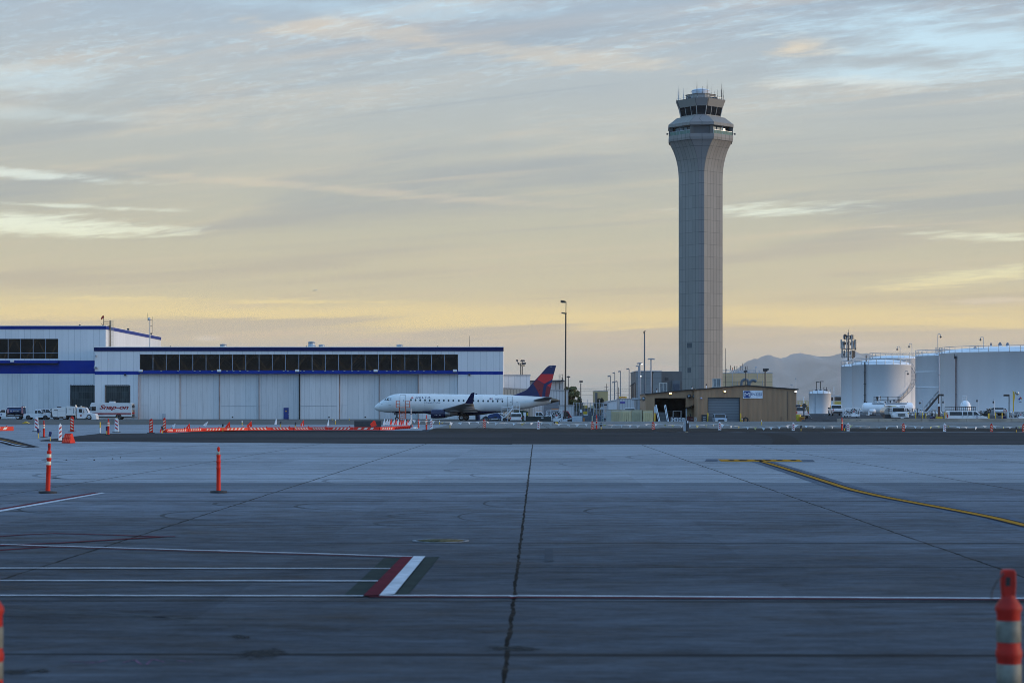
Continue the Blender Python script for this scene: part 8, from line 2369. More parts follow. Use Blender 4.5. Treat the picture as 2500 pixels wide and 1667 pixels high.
# ================================================================ centre background: cabinets, fence, trees, lamps
CR2 = M('cream_cabinet', (0.48, 0.43, 0.27), 0.5, var=0.08, dirt=0.15)
CR3 = M('grey_cabinet', (0.34, 0.36, 0.35), 0.5, var=0.08, dirt=0.2)
D_ = 327.0
for px0, px1, yt, mt, lb in ((1480.5, 1492, 999.5, CR3, 'narrow grey steel cabinet at the left end of the cream cabinets'), (1492.3, 1516.5, 999.5, CR2, 'cream ribbed cabinet next to the narrow grey one'),
 (1516.8, 1542, 1000, M('cream_cabinet_bright', (0.56, 0.50, 0.30), 0.5, var=0.08, dirt=0.15), 'cream ribbed cabinet with door latch in the middle of the row'), (1543.2, 1568, 1000.5, M('olive_cream_cabinet', (0.40, 0.39, 0.26), 0.5, var=0.08, dirt=0.2), 'greenish cream cabinet second from the right end of the row'),
 (1569.5, 1593.8, 1001.5, M('pale_yellow_cabinet', (0.62, 0.54, 0.30), 0.5, var=0.08, dirt=0.12), 'pale yellow cabinet with latch at the right end of the row')):
 o_ = thing('storage_cabinet', lb, 'storage cabinet', GV(px0, D_), group='row of ribbed storage cabinets')
 wd = (px1 - px0) * D_ / F
 ht = Z(yt, D_) + 0.45
 MB().box(0, wd, 0, 2.2, 0, ht - 0.06).build('body', mt, o_, bevel=0.02)
 MB().box(-0.03, wd + 0.01, -0.05, 2.25, ht - 0.058, ht).build('lid', CR3 if px0 < 1542 else mt, o_)
 if wd > 1.0:
  rb_ = MB()
  for q_ in range(4):
   x_ = wd * (0.14 + 0.2 * q_)
   rb_.prism([(x_, 0.28), (x_ + wd * 0.09, 0.28), (x_ + wd * 0.09, ht * 0.84), (x_, ht * 0.84)], -0.14, -0.003)
  rb_.build('ribs', mt, o_)
 if px0 in (1516.8, 1569.5):
  MB().box(wd * 0.5, wd * 0.57, -0.09, -0.005, 0.12, 0.62).box(wd * 0.2, wd * 0.42, -0.05, -0.004, 0.3, 0.4).build('latch', DARK, o_)
 MB().box(wd * 0.03, wd * 0.97, -0.02, -0.003, ht * 0.88, ht * 0.90).build('seam', PIPE, o_)
# chain link fence and gate with clutter
fence = thing('mesh_fence', 'grey chain link fence and gate in the gap behind the white locker', 'fence', GV(1398, 352))
s_ = 352 / F
fxx = lambda px: (px - 1398) * s_
fpost = MB()
ftop = Z(982, 352) + 0.45
for q_ in range(13):
 px = 1400 + 7 * q_
 MB().cyl((fxx(px), 0, 0), (fxx(px), 0, ftop if q_ not in (5, 9) else ftop + 0.5), 0.05, n=6).build('post', PIPE, fence)
fm = MB()
for q_ in range(110):
 x_ = fxx(1400) + q_ * 0.056
 fm.bar((x_, 0.02, 0.05), (x_ + 0.0, 0.02, ftop - 0.1), 0.012)
for q_ in range(14):
 fm.bar((fxx(1400), 0.02, 0.1 + q_ * 0.22), (fxx(1484), 0.02, 0.1 + q_ * 0.22), 0.012)
fm.build('mesh', M('fence_wire', (0.12, 0.14, 0.16), 0.6, 0.3), fence)
MB().bar((fxx(1400), 0, ftop - 0.1), (fxx(1484), 0, ftop - 0.1), 0.05).bar((fxx(1448), -0.1, 1.2), (fxx(1482), -0.1, 1.2), 0.06).bar((fxx(1448), -0.1, 2.4), (fxx(1482), -0.1, 2.4), 0.06).build('rail', PIPE, fence)
gs = thing('yellow_notice', 'yellow and white notice on the grey fence gate', 'sign', (X(1429, 351.5), 351.5, Z(1011, 351.5)))
MB().box(-5 * s_, 5 * s_, -0.03, 0.0, 0, 7 * s_).build('board', YELLOW, gs)
MB().box(-4 * s_, 6 * s_, -0.03, 0.0, -4 * s_, -0.2 * s_).build('lower_board', FLAGW, gs)
grey = thing('grey_gate_panel', 'solid blue grey gate panels low behind the orange post', 'gate', GV(1424, 349))
s_ = 349 / F
for q_, (a, b, yt) in enumerate(((1422, 1436, 1013.5), (1436.5, 1444, 1004), (1448, 1470, 1015))):
 MB().box((a - 1424) * s_, (b - 1424) * s_, 0, 0.08, 0, Z(yt, 349) + .45).build('panel', M('blue_grey_panel_%d' % q_, (0.10, 0.125, 0.155), 0.6), grey)
MB().box((1444.5 - 1424) * s_, (1447.5 - 1424) * s_, -0.1, 0.2, 0, Z(1014, 349) + .45).build('tan_post', CREAM, grey)
gr2 = thing('green_bin', 'small green bin seen through the fence gate', 'bin', GV(1468.5, 356))
MB().prism([(-0.3, 0), (0.3, 0), (0.36, 1.2), (-0.36, 1.2)], -0.3, 0.3).build('body', M('mid_green', (0.01, 0.12, 0.06), 0.5), gr2)
MB().box(-0.38, 0.38, -0.35, 0.35, 1.2, 1.28).build('lid', GREEN, gr2)
sc_ = thing('rack_frame', 'grey steel rack frame standing left of the narrow grey cabinet', 'rack', GV(1473, 338))
s_ = 338 / F
rk2 = MB()
for px in (1469.5, 1473.5, 1483):
 rk2.bar(((px - 1473) * s_, 0, 0), ((px - 1473) * s_, 0, Z(984, 338) + .45), 0.09)
for py in (985, 997, 1008, 1020):
 rk2.bar(((1469.5 - 1473) * s_, 0, Z(py, 338) + .45), ((1483 - 1473) * s_, 0, Z(py, 338) + .45), 0.07)
rk2.build('frame', PIPE, sc_)
MB().box((1474.5 - 1473) * s_, (1482 - 1473) * s_, 0.1, 0.7, Z(990, 338) + .45, Z(986, 338) + .45).build('crate', DARK, sc_)
MB().box((1474.5 - 1473) * s_, (1479 - 1473) * s_, 0.1, 0.7, Z(1024, 338) + .45, Z(1020.5, 338) + .45).build('crate', DARK, sc_)
# white terminal block with sign and the quonset next to it
qh = thing('white_vault', 'pale rounded roof shed behind the cream cabinets', 'building', (X(1485, 430), 430, 0))
s_ = 430 / F
pts = [((px - 1485) * s_, Z(py, 430)) for px, py in ((1484, 981), (1500, 978.5), (1513, 976.2), (1530, 976), (1548, 980))]
MB().prism([(pts[0][0], 0)] + [(pts[-1][0], 0)] + pts[::-1], 0, 20).build('shell', HWALL, qh)
MB().prism([(p[0], p[1] + 0.01) for p in pts] + [(p[0], p[1] + 0.15) for p in pts[::-1]], -0.15, 20).build('roof', ROOFM, qh)
bk = thing('sign_block', 'pale grey block carrying a small violet sign behind the cream cabinets', 'building', (X(1512, 410), 410, 0))
s_ = 410 / F
MB().box(0, (1549 - 1512) * s_, 0, 10, 0, Z(974, 410)).build('wall', RIB, bk)
MB().box(-0.1, (1549.5 - 1512) * s_, -0.1, 10.1, Z(974, 410) + 0.003, Z(973, 410)).build('roof', ROOFM, bk)
MB().box((1514 - 1512) * s_, (1526 - 1512) * s_, -0.1, -0.01, Z(984.5, 410), Z(979.6, 410)).build('sign', M('violet_sign', (0.10, 0.09, 0.34), 0.5, var=0.3, scale=3), bk)
bb3 = thing('billboard', 'orange and red courier sign on the roof of the pale block', 'sign', (X(1511, 411), 411, Z(974, 411)))
s_ = 411 / F
MB().box(0, (1530 - 1511) * s_, 0, 0.1, Z(971.8, 411) - Z(974, 411), Z(967.8, 411) - Z(974, 411)).build('board', M('courier_yellow', (0.62, 0.34, 0.02), 0.5), bb3)
text('lettering', 'DHL', RED, bb3, (1516 - 1511) * s_, (1526 - 1511) * s_, Z(971.2, 411) - Z(974, 411), Z(968.6, 411) - Z(974, 411), -0.002, shear=0.3, bold=0.03)
for px in (1513, 1528):
 MB().bar(((px - 1511) * s_, 0.15, 0), ((px - 1511) * s_, 0.15, Z(969, 411) - Z(974, 411)), 0.08).build('post', DARK, bb3)
jb = thing('jet_bridge_duct', 'pale grey overhead duct and column at the left end of the brown shed', 'duct', (X(1555, 345), 345, -0.3))
s_ = 345 / F
MB().cyl(((1543 - 1555) * s_, 0, Z(974, 345) + .3), ((1566 - 1555) * s_, 0, Z(974, 345) + .3), 0.17, n=10).build('duct', STEEL, jb)
MB().box((1557 - 1555) * s_, (1561 - 1555) * s_, -0.1, 0.1, 0, Z(970, 345) + .3).build('column', PIPE, jb)
MB().box((1550 - 1555) * s_, (1552 - 1555) * s_, 0, 0.1, 0, Z(974, 345) + .3).build('column', PIPE, jb)
yb4 = thing('tan_building', 'tan windowless block far off in the gap, a dark tree before it', 'building', (X(1453, 900), 900, 0))
s_ = 900 / F
MB().box(0, (1484 - 1453) * s_, 0, 25, 0, Z(954.5, 900)).build('wall', PANEL('tan_stucco', (0.42, 0.33, 0.15), (0.3, 0.24, 0.12), 5, 0, 0.08, 0, var=0.1, streak=0.2), yb4)
MB().box(-0.2, (1484.4 - 1453) * s_, -0.2, 25.2, Z(954.5, 900) + 0.01, Z(953.7, 900)).build('parapet', PIPE, yb4)
MB().box(0, (1458.5 - 1453) * s_, -1.0, -0.02, 0, Z(958.5, 900)).build('side_bay', M('dark_side_bay', (0.10, 0.11, 0.12), 0.7), yb4)
# small far yard clutter seen between fence and horizon
for px, yt, D_, wpx, mt, nm, lb in ((1429, 989.5, 560, 12, YELLOW, 'yellow_truck_body', 'yellow box body of a truck beyond the fence'), (1446, 989, 560, 10, CREAM, 'cream_truck_body', 'cream rounded truck body beyond the fence'),
         (1416, 984, 500, 5, DARK, 'dark_sign_box', 'dark box on posts left of the yellow truck body'), (1475, 993, 470, 16, FLAGW, 'white_trailer', 'white trailer beyond the fence below the dark tree')):
 o_ = thing(nm, lb, 'truck body', (X(px, D_), D_, 0))
 s2 = D_ / F
 z1 = Z(yt, D_)
 z0 = max(0.6, z1 - 7 * s2)
 MB().prism([(-wpx / 2 * s2, z0), (wpx / 2 * s2, z0), (wpx / 2 * s2, z1 - 0.3), (wpx * 0.4 * s2, z1), (-wpx * 0.4 * s2, z1), (-wpx / 2 * s2, z1 - 0.3)], 0, 3).build('box', mt, o_, bevel=0.05)
 MB().box(-wpx * 0.45 * s2, wpx * 0.45 * s2, 0.3, 2.7, 0.5, z0 - 0.002).build('chassis', DARK, o_)
 for x_ in (-wpx * 0.3 * s2, wpx * 0.3 * s2):
  wheel_parts(o_, x_, 0.3, 0.5, 0.3, -1)
# trees
BARK = M('bark', (0.06, 0.045, 0.035), 0.9)
def tree(name, label, px, D, ybase, half_w, ytop, col, seed, lean=0.0, n=2600, leaf=0.22):
 rr = random.Random(seed)
 s2 = D / F
 o = thing(name, label, 'tree', (X(px, D), D, 0))
 ht = Z(ytop, D)
 hw_ = half_w * s2
 tm = MB()
 tm.cyl((0, 0, 0), (0.1, 0, ht * 0.35), 0.28, 0.2, 10)
 limbs = []
 for q_ in range(9):
  a_ = TAU * q_ / 9 + rr.uniform(-.3, .3)
  e = (hw_ * rr.uniform(.35, .75) * cos(a_), hw_ * rr.uniform(.35, .75) * sin(a_), ht * rr.uniform(.55, .9))
  tm.cyl((0.1, 0, ht * rr.uniform(.25, .36)), e, 0.13, 0.04, 7)
  limbs.append(e)
 tm.build('trunk', BARK, o)
 cl = MB()
 clumps = []
 for q_ in range(34):
  a_ = rr.uniform(0, TAU)
  u = rr.random() ** 0.5
  zc_ = rr.uniform(0.32, 0.94)
  wmax = sin(min(1, (zc_ - 0.12) / 0.88) ** 0.8 * PI) ** 0.6
  clumps.append((hw_ * 0.86 * u * wmax * cos(a_) + lean * zc_, hw_ * 0.86 * u * wmax * sin(a_), ht * zc_, hw_ * rr.uniform(.16, .34)))
 for q_ in range(n):
  cx_, cy_, cz_, cr = clumps[rr.randrange(len(clumps))]
  v = Vector((rr.gauss(0, 1), rr.gauss(0, 1), rr.gauss(0, .8)))
  v = v.normalized() * cr * rr.random() ** 0.4
  p = Vector((cx_, cy_, cz_)) + v
  a = Vector((rr.gauss(0, 1), rr.gauss(0, 1), rr.gauss(0, 1))).normalized() * leaf * rr.uniform(.6, 1.3)
  b = a.orthogonal().normalized() * leaf * rr.uniform(.35, .7)
  cl.add([p - a, p + b, p + a, p - b], [(0, 1, 2, 3)], rr.randrange(3))
 cl.build('crown', [M(name + '_leaf_%d_%d' % (q_, seed), tuple(c * f for c in col), 0.6, var=0.25) for q_, f in enumerate((0.6, 1.0, 1.35))], o)
 return o
tree('bushy_tree', 'rounded olive green tree right of the ribbed shed', 1394, 440, 1010, 27, 944, (0.075, 0.085, 0.022), 2, n=5200, leaf=0.30)
tree('bushy_tree', 'lower green tree merging into the right side of the olive tree', 1412, 450, 1010, 12, 968, (0.06, 0.075, 0.02), 3, n=1600, leaf=0.28)
tree('dark_tree', 'small dark flat topped tree before the tan far building', 1465, 620, 1005, 14, 972.5, (0.022, 0.032, 0.016), 4, n=2200, leaf=0.36)
tree('yellow_tree', 'tiny yellowish tree between the tan building and the rack frame', 1463, 560, 1005, 4, 985, (0.11, 0.09, 0.02), 5, n=300, leaf=0.3)
# far tree line under the mountains and along the horizon
rr = random.Random(21)
fw_ = MB()
for q_ in range(5200):
 px = rr.uniform(1300, 2700)
 D_ = rr.uniform(1500, 2600)
 hh = (2.0 + 5.0 * abs(mn.noise(Vector((px * 0.02, 0, 0))))) * rr.random()
 p = Vector((X(px, D_), D_, 0.3 + hh))
 a = Vector((rr.gauss(0, 1), 0.3 * rr.gauss(0, 1), rr.gauss(0, 1))).normalized() * 1.8
 b = a.orthogonal().normalized() * 1.1
 fw_.add([p - a, p + b, p + a, p - b], [(0, 1, 2, 3)])
tag(fw_.build('far_treeline', M('far_foliage', (0.045, 0.055, 0.03), 0.8, var=0.3, scale=0.05)), 'far low line of trees on the horizon', None, None, 'stuff')
# ---------------------------------------------------------------- lamp posts
LP_GREY = M('grey_lamp_post', (0.17, 0.19, 0.22), 0.5)
tp = thing('tall_lamp_post', 'tall dark lamp post with two heads pointing left behind the aircraft tail', 'lamp post', GV(1380, 331.5))
s_ = 331.5 / F
zt2 = lambda py: Z(py, 331.5) + 0.45
xt2 = lambda px: (px - 1380) * s_
MB().cyl((0, 0, 0), (xt2(1381.5), 0, zt2(764)), 0.16, 0.11, 12).cyl((xt2(1381.6), 0, zt2(764)), (xt2(1382), 0, zt2(737)), 0.06, n=8).build('pole', BROWNPOLE, tp)
MB().prism([(xt2(1368.5), zt2(738.6)), (xt2(1369), zt2(733)), (xt2(1380.5), zt2(735)), (xt2(1380.5), zt2(739.5))], -0.35, 0.35).bar((xt2(1380), 0, zt2(736.5)), (xt2(1382.4), 0, zt2(736.5)), 0.1).build('lamp_head', BROWNPOLE, tp)
MB().prism([(xt2(1370.5), zt2(765.2)), (xt2(1371), zt2(762.4)), (xt2(1381), zt2(764)), (xt2(1381), zt2(766.8))], -0.35, 0.35).box(xt2(1380.5), xt2(1383.8), -0.15, 0.15, zt2(766), zt2(764)).build('lamp_head', BROWNPOLE, tp)
MB().box(xt2(1371.5), xt2(1375.5), -0.2, 0.2, zt2(739.6), zt2(738.7)).build('lens', LAMPGLASS, tp)
MB().lathe([(0.36, 0), (0.36, 0.7), (0.2, 0.75)], 16).build('footing', PIPE, tp)
def lamp(px, D, ytop, heads, label, mat=LP_GREY, r_=0.09, base=0.0, lit=None, hd=1.0, name='lamp_post', grp='slim grey lamp posts in the gap'):
 o = thing(name, label, 'lamp post', (X(px, D), D, base), group=grp)
 s2 = D / F
 zt = Z(ytop, D) - base
 MB().cyl((0, 0, 0), (0, 0, zt), r_ * 1.2, r_, 8).build('pole', mat, o)
 for q_, (a, b) in enumerate(heads):
  MB().prism([(a * s2, zt - 0.05 * hd), (b * s2, zt - 0.12 * hd), (b * s2, zt + 0.12 * hd), (a * s2, zt + 0.22 * hd)], -0.25, 0.25).build('lamp_head', mat, o)
 if lit:
  MB().box(lit[0] * s2, lit[1] * s2, -0.28, 0.28, zt - 0.2 * hd, zt - 0.06 * hd).build('lit_lens', LITW, o)
 return o
PG2 = M('pale_grey_post', (0.30, 0.32, 0.35), 0.5)
lamp(1490.5, 470, 918.5, [(0, -7)], 'slim lamp post, leftmost of four rising in height before the grey block', hd=1.3)
lamp(1501, 460, 910.5, [(0, -5.5)], 'slim lamp post, second from the left of four rising before the grey block')
lamp(1515, 450, 907, [(0, -6)], 'slim lamp post, third from the left of four rising before the grey block')
lamp(1536, 430, 900.8, [(0, -6.5)], 'slim lamp post, rightmost and nearest of four rising before the grey block')
lamp(1500.3, 480, 933.5, [(0, -6)], 'short slim lamp post, lower of two beside the second tall one')
lamp(1507, 490, 931.5, [(0, -5)], 'short slim lamp post, upper of two beside the second tall one')
for q_, (px, yt) in enumerate(((1541.5, 941.5), (1545, 939.5), (1547.7, 937), (1551.3, 935))):
 lamp(px, 500 - 12 * q_, yt, [(0, -4)], ('first', 'second', 'third', 'fourth')[q_] + ' from the left of four close dark lamp posts at the grey block edge', mat=DARK, r_=0.12, grp='close dark lamp posts')
lamp(1559.3, 420, 894, [(0, -7)], 'pale lamp post with one head, left of the double headed lit one', mat=PG2, r_=0.13, grp='pale lamp posts before the grey block')
lamp(1562, 415, 887.5, [(0, -7.5), (0, 5)], 'pale double headed lamp post with one lamp lit', mat=PG2, r_=0.14, lit=(3.2, 7.4), grp='pale lamp posts before the grey block')
lamp(1589.5, 410, 876.8, [(0, -8), (0, 8.5)], 'pale double headed lamp post right of the thick grey mast', mat=PG2, r_=0.14, grp='pale lamp posts before the grey block')
lamp(1593.2, 400, 909.5, [(-1.5, 2.5)], 'short black lamp post just right of the pale double headed one', mat=DARK, r_=0.1, name='black_lamp_post', grp='black lamp posts')
lamp(1564.6, 400, 917, [(-1, 1)], 'short post with a white ball lamp before the grey block', mat=PG2, r_=0.06, lit=(-1.2, 1.2), name='ball_lamp_post', grp='black lamp posts')
lamp(1387.5, 420, 920.2, [(0, -4.2), (0, 4.6)], 'thin double headed lamp post right of the roof ladder', mat=DARK, r_=0.08, name='double_lamp_post', grp='black lamp posts')
lamp(2082 - 2000 + 1850 - 0.5 + 0.3, 640, 939.5, [(-3, 3)], 'tiny far double headed lamp post above the right eave of the brown shed', mat=PIPE, r_=0.08, name='far_lamp_post', grp='far lamp posts right of the brown shed')
lamp(1941.6, 560, 924.5, [(0, 2.4)], 'thin far lamp post rising highest above the right eave of the brown shed', mat=PIPE, r_=0.08, name='far_lamp_post', grp='far lamp posts right of the brown shed')
sq = thing('square_flood_post', 'brown post topped by one square dark floodlight in the gap', 'lamp post', GV(1418, 345))
s_ = 345 / F
MB().cyl((0, 0, 0), (0, 0, Z(935, 345) + .45), 0.085, n=8).build('pole', M('brown_post', (0.10, 0.075, 0.06), 0.6), sq)
MB().box(-3.4 * s_, 4.6 * s_, -0.2, 0.2, Z(933.5, 345) + .45, Z(929.3, 345) + .45).build('lamp_head', DARK, sq)
MB().box(-2.2 * s_, 2.6 * s_, -0.25, -0.1, Z(1007, 345) + .45, Z(999, 345) + .45).build('notice_box', FLAGW, sq)
thick = thing('grey_mast', 'thick grey steel mast with a camera on top before the grey block', 'mast', (X(1573.5, 345), 345, -0.3))
s_ = 345 / F
MB().cyl((0, 0, 0), (0, 0, Z(814, 345) + .3), 0.17, 0.11, 12).build('pole', M('slate_mast', (0.085, 0.11, 0.14), 0.5), thick)
MB().box(-0.18, 0.05, -0.12, 0.12, Z(814, 345) + .3, Z(809, 345) + .3).box(0, 0.16, -0.1, 0.1, Z(809.5, 345) + .3, Z(806.5, 345) + .3).build('camera', DARK, thick)
# utility poles and wires far behind
up = []
for px, yt, D_, lb in ((1480.5, 937, 1100, 'far utility pole with cross arms above the tan building'), (1510, 945, 1150, 'far utility pole right of the first lamp posts')):
 o_ = thing('utility_pole', lb, 'utility pole', (X(px, D_), D_, 0), group='far utility poles')
 MB().cyl((0, 0, 0), (0, 0, Z(yt, D_)), 0.22, 0.14, 8).build('pole', DARK, o_)
 MB().bar((-1.1, 0, Z(yt + 8, D_)), (1.1, 0, Z(yt + 8, D_)), 0.2).bar((-1.6, 0, Z(yt + 14, D_)), (1.6, 0, Z(yt + 14, D_)), 0.2).build('cross_arm', DARK, o_)
for y0, D_, lb in ((953, 1100, 'upper far power line crossing the gap'), (963, 1050, 'lower far power line crossing the gap')):
 o_ = thing('power_line', lb, 'power line', (0, D_, 0), group='far power lines')
 wv_ = MB()
 for dz_ in ((0, 1.1) if y0 < 960 else (0,)):
  wv_.tube([(X(1390 + 17 * k, D_), 0, Z(y0 + 2.0 * sin(PI * ((k % 5) / 5)) * 0.5, D_) + dz_) for k in range(12)], 0.06, 4)
 wv_.build('wire', DARK, o_)
# ================================================================ barricades on the apron
STRW = {}
def vpanel(px, yt, yb, white, label, flip=False, rz=0.0, foot=True, wpx=9.5, yellow=False, D=None):
 """striped vertical panel on a black rubber foot"""
 D = D or DG(yb)
 s2 = D / F
 o = thing('striped_panel', label, 'traffic panel', (X(px, D), D, 0.012), rz, group='striped barricade panels')
 h_ = (yb - yt) * s2
 w_ = wpx * s2
 z0 = 0.05
 body = FLAGW if white else ORANGE
 prof = [(-w_ / 2, z0), (w_ / 2, z0), (w_ / 2 * .86, h_ - 0.06), (w_ * 0.28, h_), (-w_ * 0.28, h_), (-w_ / 2 * .86, h_ - 0.06)]
 MB().prism(prof, -0.045, 0.045).build('panel', body, o, bevel=0.012)
 n = 4 if not white else 3
 fx0, fz0, fz1 = w_ * 0.34, z0 + h_ * (0.08 if not white else 0.14), h_ * 0.93
 st = (fz1 - fz0) / n
 sg_ = -1 if flip else 1
 for q_ in range(n):
  za = fz0 + q_ * st
  dz_ = st * 0.42
  a = [(-fx0 * sg_, za), (fx0 * sg_, za + st * 0.50), (fx0 * sg_, za + st * 0.50 + dz_), (-fx0 * sg_, za + dz_)]
  a = [(x, min(z, fz1)) for x, z in a]
  MB().prism(a, -0.056, -0.0465).build('stripe', BANDW if not white else RED, o)
 MB().box(-w_ * 0.13, w_ * 0.13, -0.03, 0.03, h_ + 0.001, h_ + 0.07).build('handle', YELLOW if yellow else (ORANGE if not white else FLAGW), o)
 if foot:
  MB().box(-w_ * 0.95, w_ * 0.95, -0.2, 0.2, 0.0, 0.048).build('foot', BLACK, o)
 return o
vpanel(89, 1019, 1053.5, True, 'white striped panel by the blue edge light at far left, before the pickup', True)
vpanel(147, 1036.5, 1077.3, True, 'tall white striped panel beside the orange A shaped barrier', False, rz=R(28), wpx=8.5)
vpanel(176, 1018, 1054, False, 'orange striped panel in front of the sweeper truck', True)
vpanel(284.5, 1021, 1056, True, 'white striped panel with a yellow top in front of the step van', True, yellow=True)
vpanel(369, 1024, 1057.3, False, 'orange striped panel standing alone left of the low barricades')
vpanel(401.5, 1021.5, 1056.4, False, 'orange striped panel at the left end of the low barricades', wpx=7)
vpanel(1052.7, 1025, 1048.3, True, 'white striped panel just right of the slim orange delineator under the engine', False, foot=False, wpx=6.4)
vpanel(1182, 1025, 1048, False, 'orange striped panel below the rear fuselage of the airliner', foot=False, wpx=7)
vpanel(1314.5, 1028, 1050, True, 'white striped panel below the dark tool truck', True, foot=False, wpx=7)
vpanel(1446, 1030, 1050.3, False, 'orange striped panel left of the slim delineator before the fence gap', foot=False, wpx=6.6)
vpanel(1594.5, 1031, 1051.3, False, 'orange striped panel before the boarding steps', foot=False, wpx=7)
vpanel(1757.3, 1031.5, 1052, True, 'white striped panel before the silver vehicle at the roll door', True, foot=False, wpx=7)
vpanel(1936.5, 1033, 1053, True, 'white striped panel before the right corner of the brown shed', True, foot=False, wpx=7.2)
vpanel(2070.5, 1034, 1054, True, 'white striped panel right of the slim delineator before the hose cart', True, foot=False, wpx=7)
vpanel(2205.5, 1035, 1054.6, False, 'orange striped panel before the tanker truck', foot=False, wpx=7)
vpanel(2306, 1035.2, 1055, True, 'white striped panel before the rear of the passenger van', True, foot=False, wpx=7)
vpanel(2420.5, 1036, 1055.6, False, 'orange striped panel before the parked cars at right', foot=False, wpx=7)
vpanel(2499, 1037, 1056.3, False, 'orange striped panel cut by the right edge of the view', foot=False, wpx=7)
vpanel(1022, 1025, 1046, False, 'orange edged dark panel seen from its side right of the stacked flags', rz=R(75), foot=False, wpx=7)
def delineator(px, yt, yb, bands, label, D=None, rpx=5.2, foot=2.1, kind='loop', lean=0.0, name='delineator', grp='orange delineator posts', band_h=0.11, bmat=None, tmat=None):
 D = D or DG(yb)
 s2 = D / F
 o = thing(name, label, 'traffic post', (X(px, D), D, 0.012), group=grp)
 o.rotation_euler = (0, lean, 0)
 h_ = (yb - yt) * s2
 r_ = rpx * s2
 hb = h_ * 0.86 if kind == 'loop' else h_ * 0.84
 rg = [(r_ * 1.08, 0.045), (r_, hb * 0.60), (r_, hb * 0.625), (r_ * 1.1, hb * 0.65), (r_ * 1.1, hb * 0.675), (r_ * 0.99, hb * 0.70), (r_ * 0.98, hb * 0.90), (r_ * 1.12, hb * 0.925), (r_ * 1.08, hb * 0.945), (r_ * 0.66, hb * 0.99), (r_ * 0.55, hb * 1.01)] if 'near' in name else None
 prof = rg or [(r_ * 1.08, 0.045), (r_ * 1.02, 0.3), (r_, hb * 0.62), (r_ * 1.12, hb * 0.63), (r_ * 1.12, hb * 0.645), (r_, hb * 0.655), (r_ * 0.98, hb * 0.78), (r_ * 1.14, hb * 0.79), (r_ * 1.14, hb * 0.815), (r_ * 0.98, hb * 0.825),
   (r_ * 0.97, hb * 0.94), (r_ * 1.1, hb * 0.955), (r_ * 1.06, hb * 0.975), (r_ * 0.62, hb), (r_ * 0.5, hb * 1.015)]
 MB().lathe(prof, 24).build('tube', tmat or ORANGE, o)
 tp_ = MB()
 if kind == 'loop':
  w_ = r_ * 0.62
  tp_.prism([(-w_ * 0.85, hb), (w_ * 0.85, hb), (w_, hb + (h_ - hb) * 0.5), (w_ * 0.95, h_ - r_ * 0.2), (w_ * 0.7, h_), (-w_ * 0.7, h_), (-w_ * 0.95, h_ - r_ * 0.2), (-w_, hb + (h_ - hb) * 0.5)], -r_ * 0.4, r_ * 0.4)
  hd_ = tp_.build('handle', tmat or ORANGE, o, bevel=r_ * 0.12)
  MB().prism([(-w_ * 0.55, h_ - (h_ - hb) * 0.60), (w_ * 0.1, h_ - (h_ - hb) * 0.60), (w_ * 0.2, h_ - (h_ - hb) * 0.28), (-w_ * 0.45, h_ - (h_ - hb) * 0.25)], -r_ * 0.42, r_ * 0.42).build('slot', BLACK, hd_)
 else:
  tp_.lathe([(r_ * 0.45, hb), (r_ * 0.4, hb + (h_ - hb) * 0.35), (r_ * 0.75, hb + (h_ - hb) * 0.6), (r_ * 0.7, hb + (h_ - hb) * 0.85), (0.005, h_)], 16)
  tp_.build('handle', ORANGE, o)
 for f_ in bands:
  MB().lathe([(r_ * 1.0, hb * f_ - band_h * h_ / 2), (r_ * 1.035, hb * f_ - band_h * h_ / 2 + 0.004), (r_ * 1.035, hb * f_ + band_h * h_ / 2 - 0.004), (r_ * 1.0, hb * f_ + band_h * h_ / 2)], 24).build('reflective_band', bmat or BANDW, o)
 if foot:
  MB().lathe([(r_ * foot * 2.0, 0), (r_ * foot * 2.0, 0.04), (r_ * 1.6, 0.052), (r_ * 1.1, 0.055)], 8).build('foot', BLACK, o)
 return o
delineator(116.5, 1083, 1204.5, (0.70, 0.87), 'orange delineator post with two cream bands near the red and white line', rpx=5.4, lean=R(2.0), band_h=0.072)
delineator(533.5, 1091, 1203.5, (), 'worn orange delineator post with scraped band and knob top', kind='knob', rpx=5.0)
ds = MB()
Dd = DG(1203.5)
sc0 = MB().lathe([(5.2 * Dd / F, 0.92), (5.25 * Dd / F, 0.93), (5.25 * Dd / F, 0.985), (5.2 * Dd / F, 0.99)], 16, a0=R(200), a1=R(330))
o_ = sc0.build('scraped_band', M('scraped_band', (0.42, 0.40, 0.32), 0.6, var=0.6, scale=14), bpy.data.objects['delineator.001'])
NB_ = M('shaded_cream_band', (0.15, 0.155, 0.13), 0.6, var=0.35, scale=9, dirt=0.4)  # terminal shade put into the cream base colour, dirt patches on top
NT_ = M('shaded_orange_plastic', (0.36, 0.014, 0.007), 0.6, var=0.25, scale=7, dirt=0.4, spec=0.3)  # darker copy of the safety orange with shade painted in, plus dirt
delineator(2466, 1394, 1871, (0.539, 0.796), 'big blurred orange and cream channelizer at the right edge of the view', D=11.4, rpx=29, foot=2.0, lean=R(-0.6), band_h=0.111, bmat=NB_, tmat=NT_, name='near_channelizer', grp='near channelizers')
bg_ = [o for o in bpy.data.objects if o.name == 'near_channelizer'][0]
st_ = MB().tube([(-0.03, -0.03, 1.10), (-0.07, -0.035, 1.06), (-0.10, -0.03, 1.0), (-0.105, -0.03, 0.95)], 0.004, 6).build('strap', DARK, bg_)
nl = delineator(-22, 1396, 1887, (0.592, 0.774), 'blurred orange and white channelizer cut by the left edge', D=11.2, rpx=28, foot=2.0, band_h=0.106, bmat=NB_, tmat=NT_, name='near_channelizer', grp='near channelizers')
delineator(107, 1027, 1068.5, (0.72, 0.84), 'slim orange post with two white bands behind the A shaped barrier', rpx=2.3, kind='knob', foot=2.0)
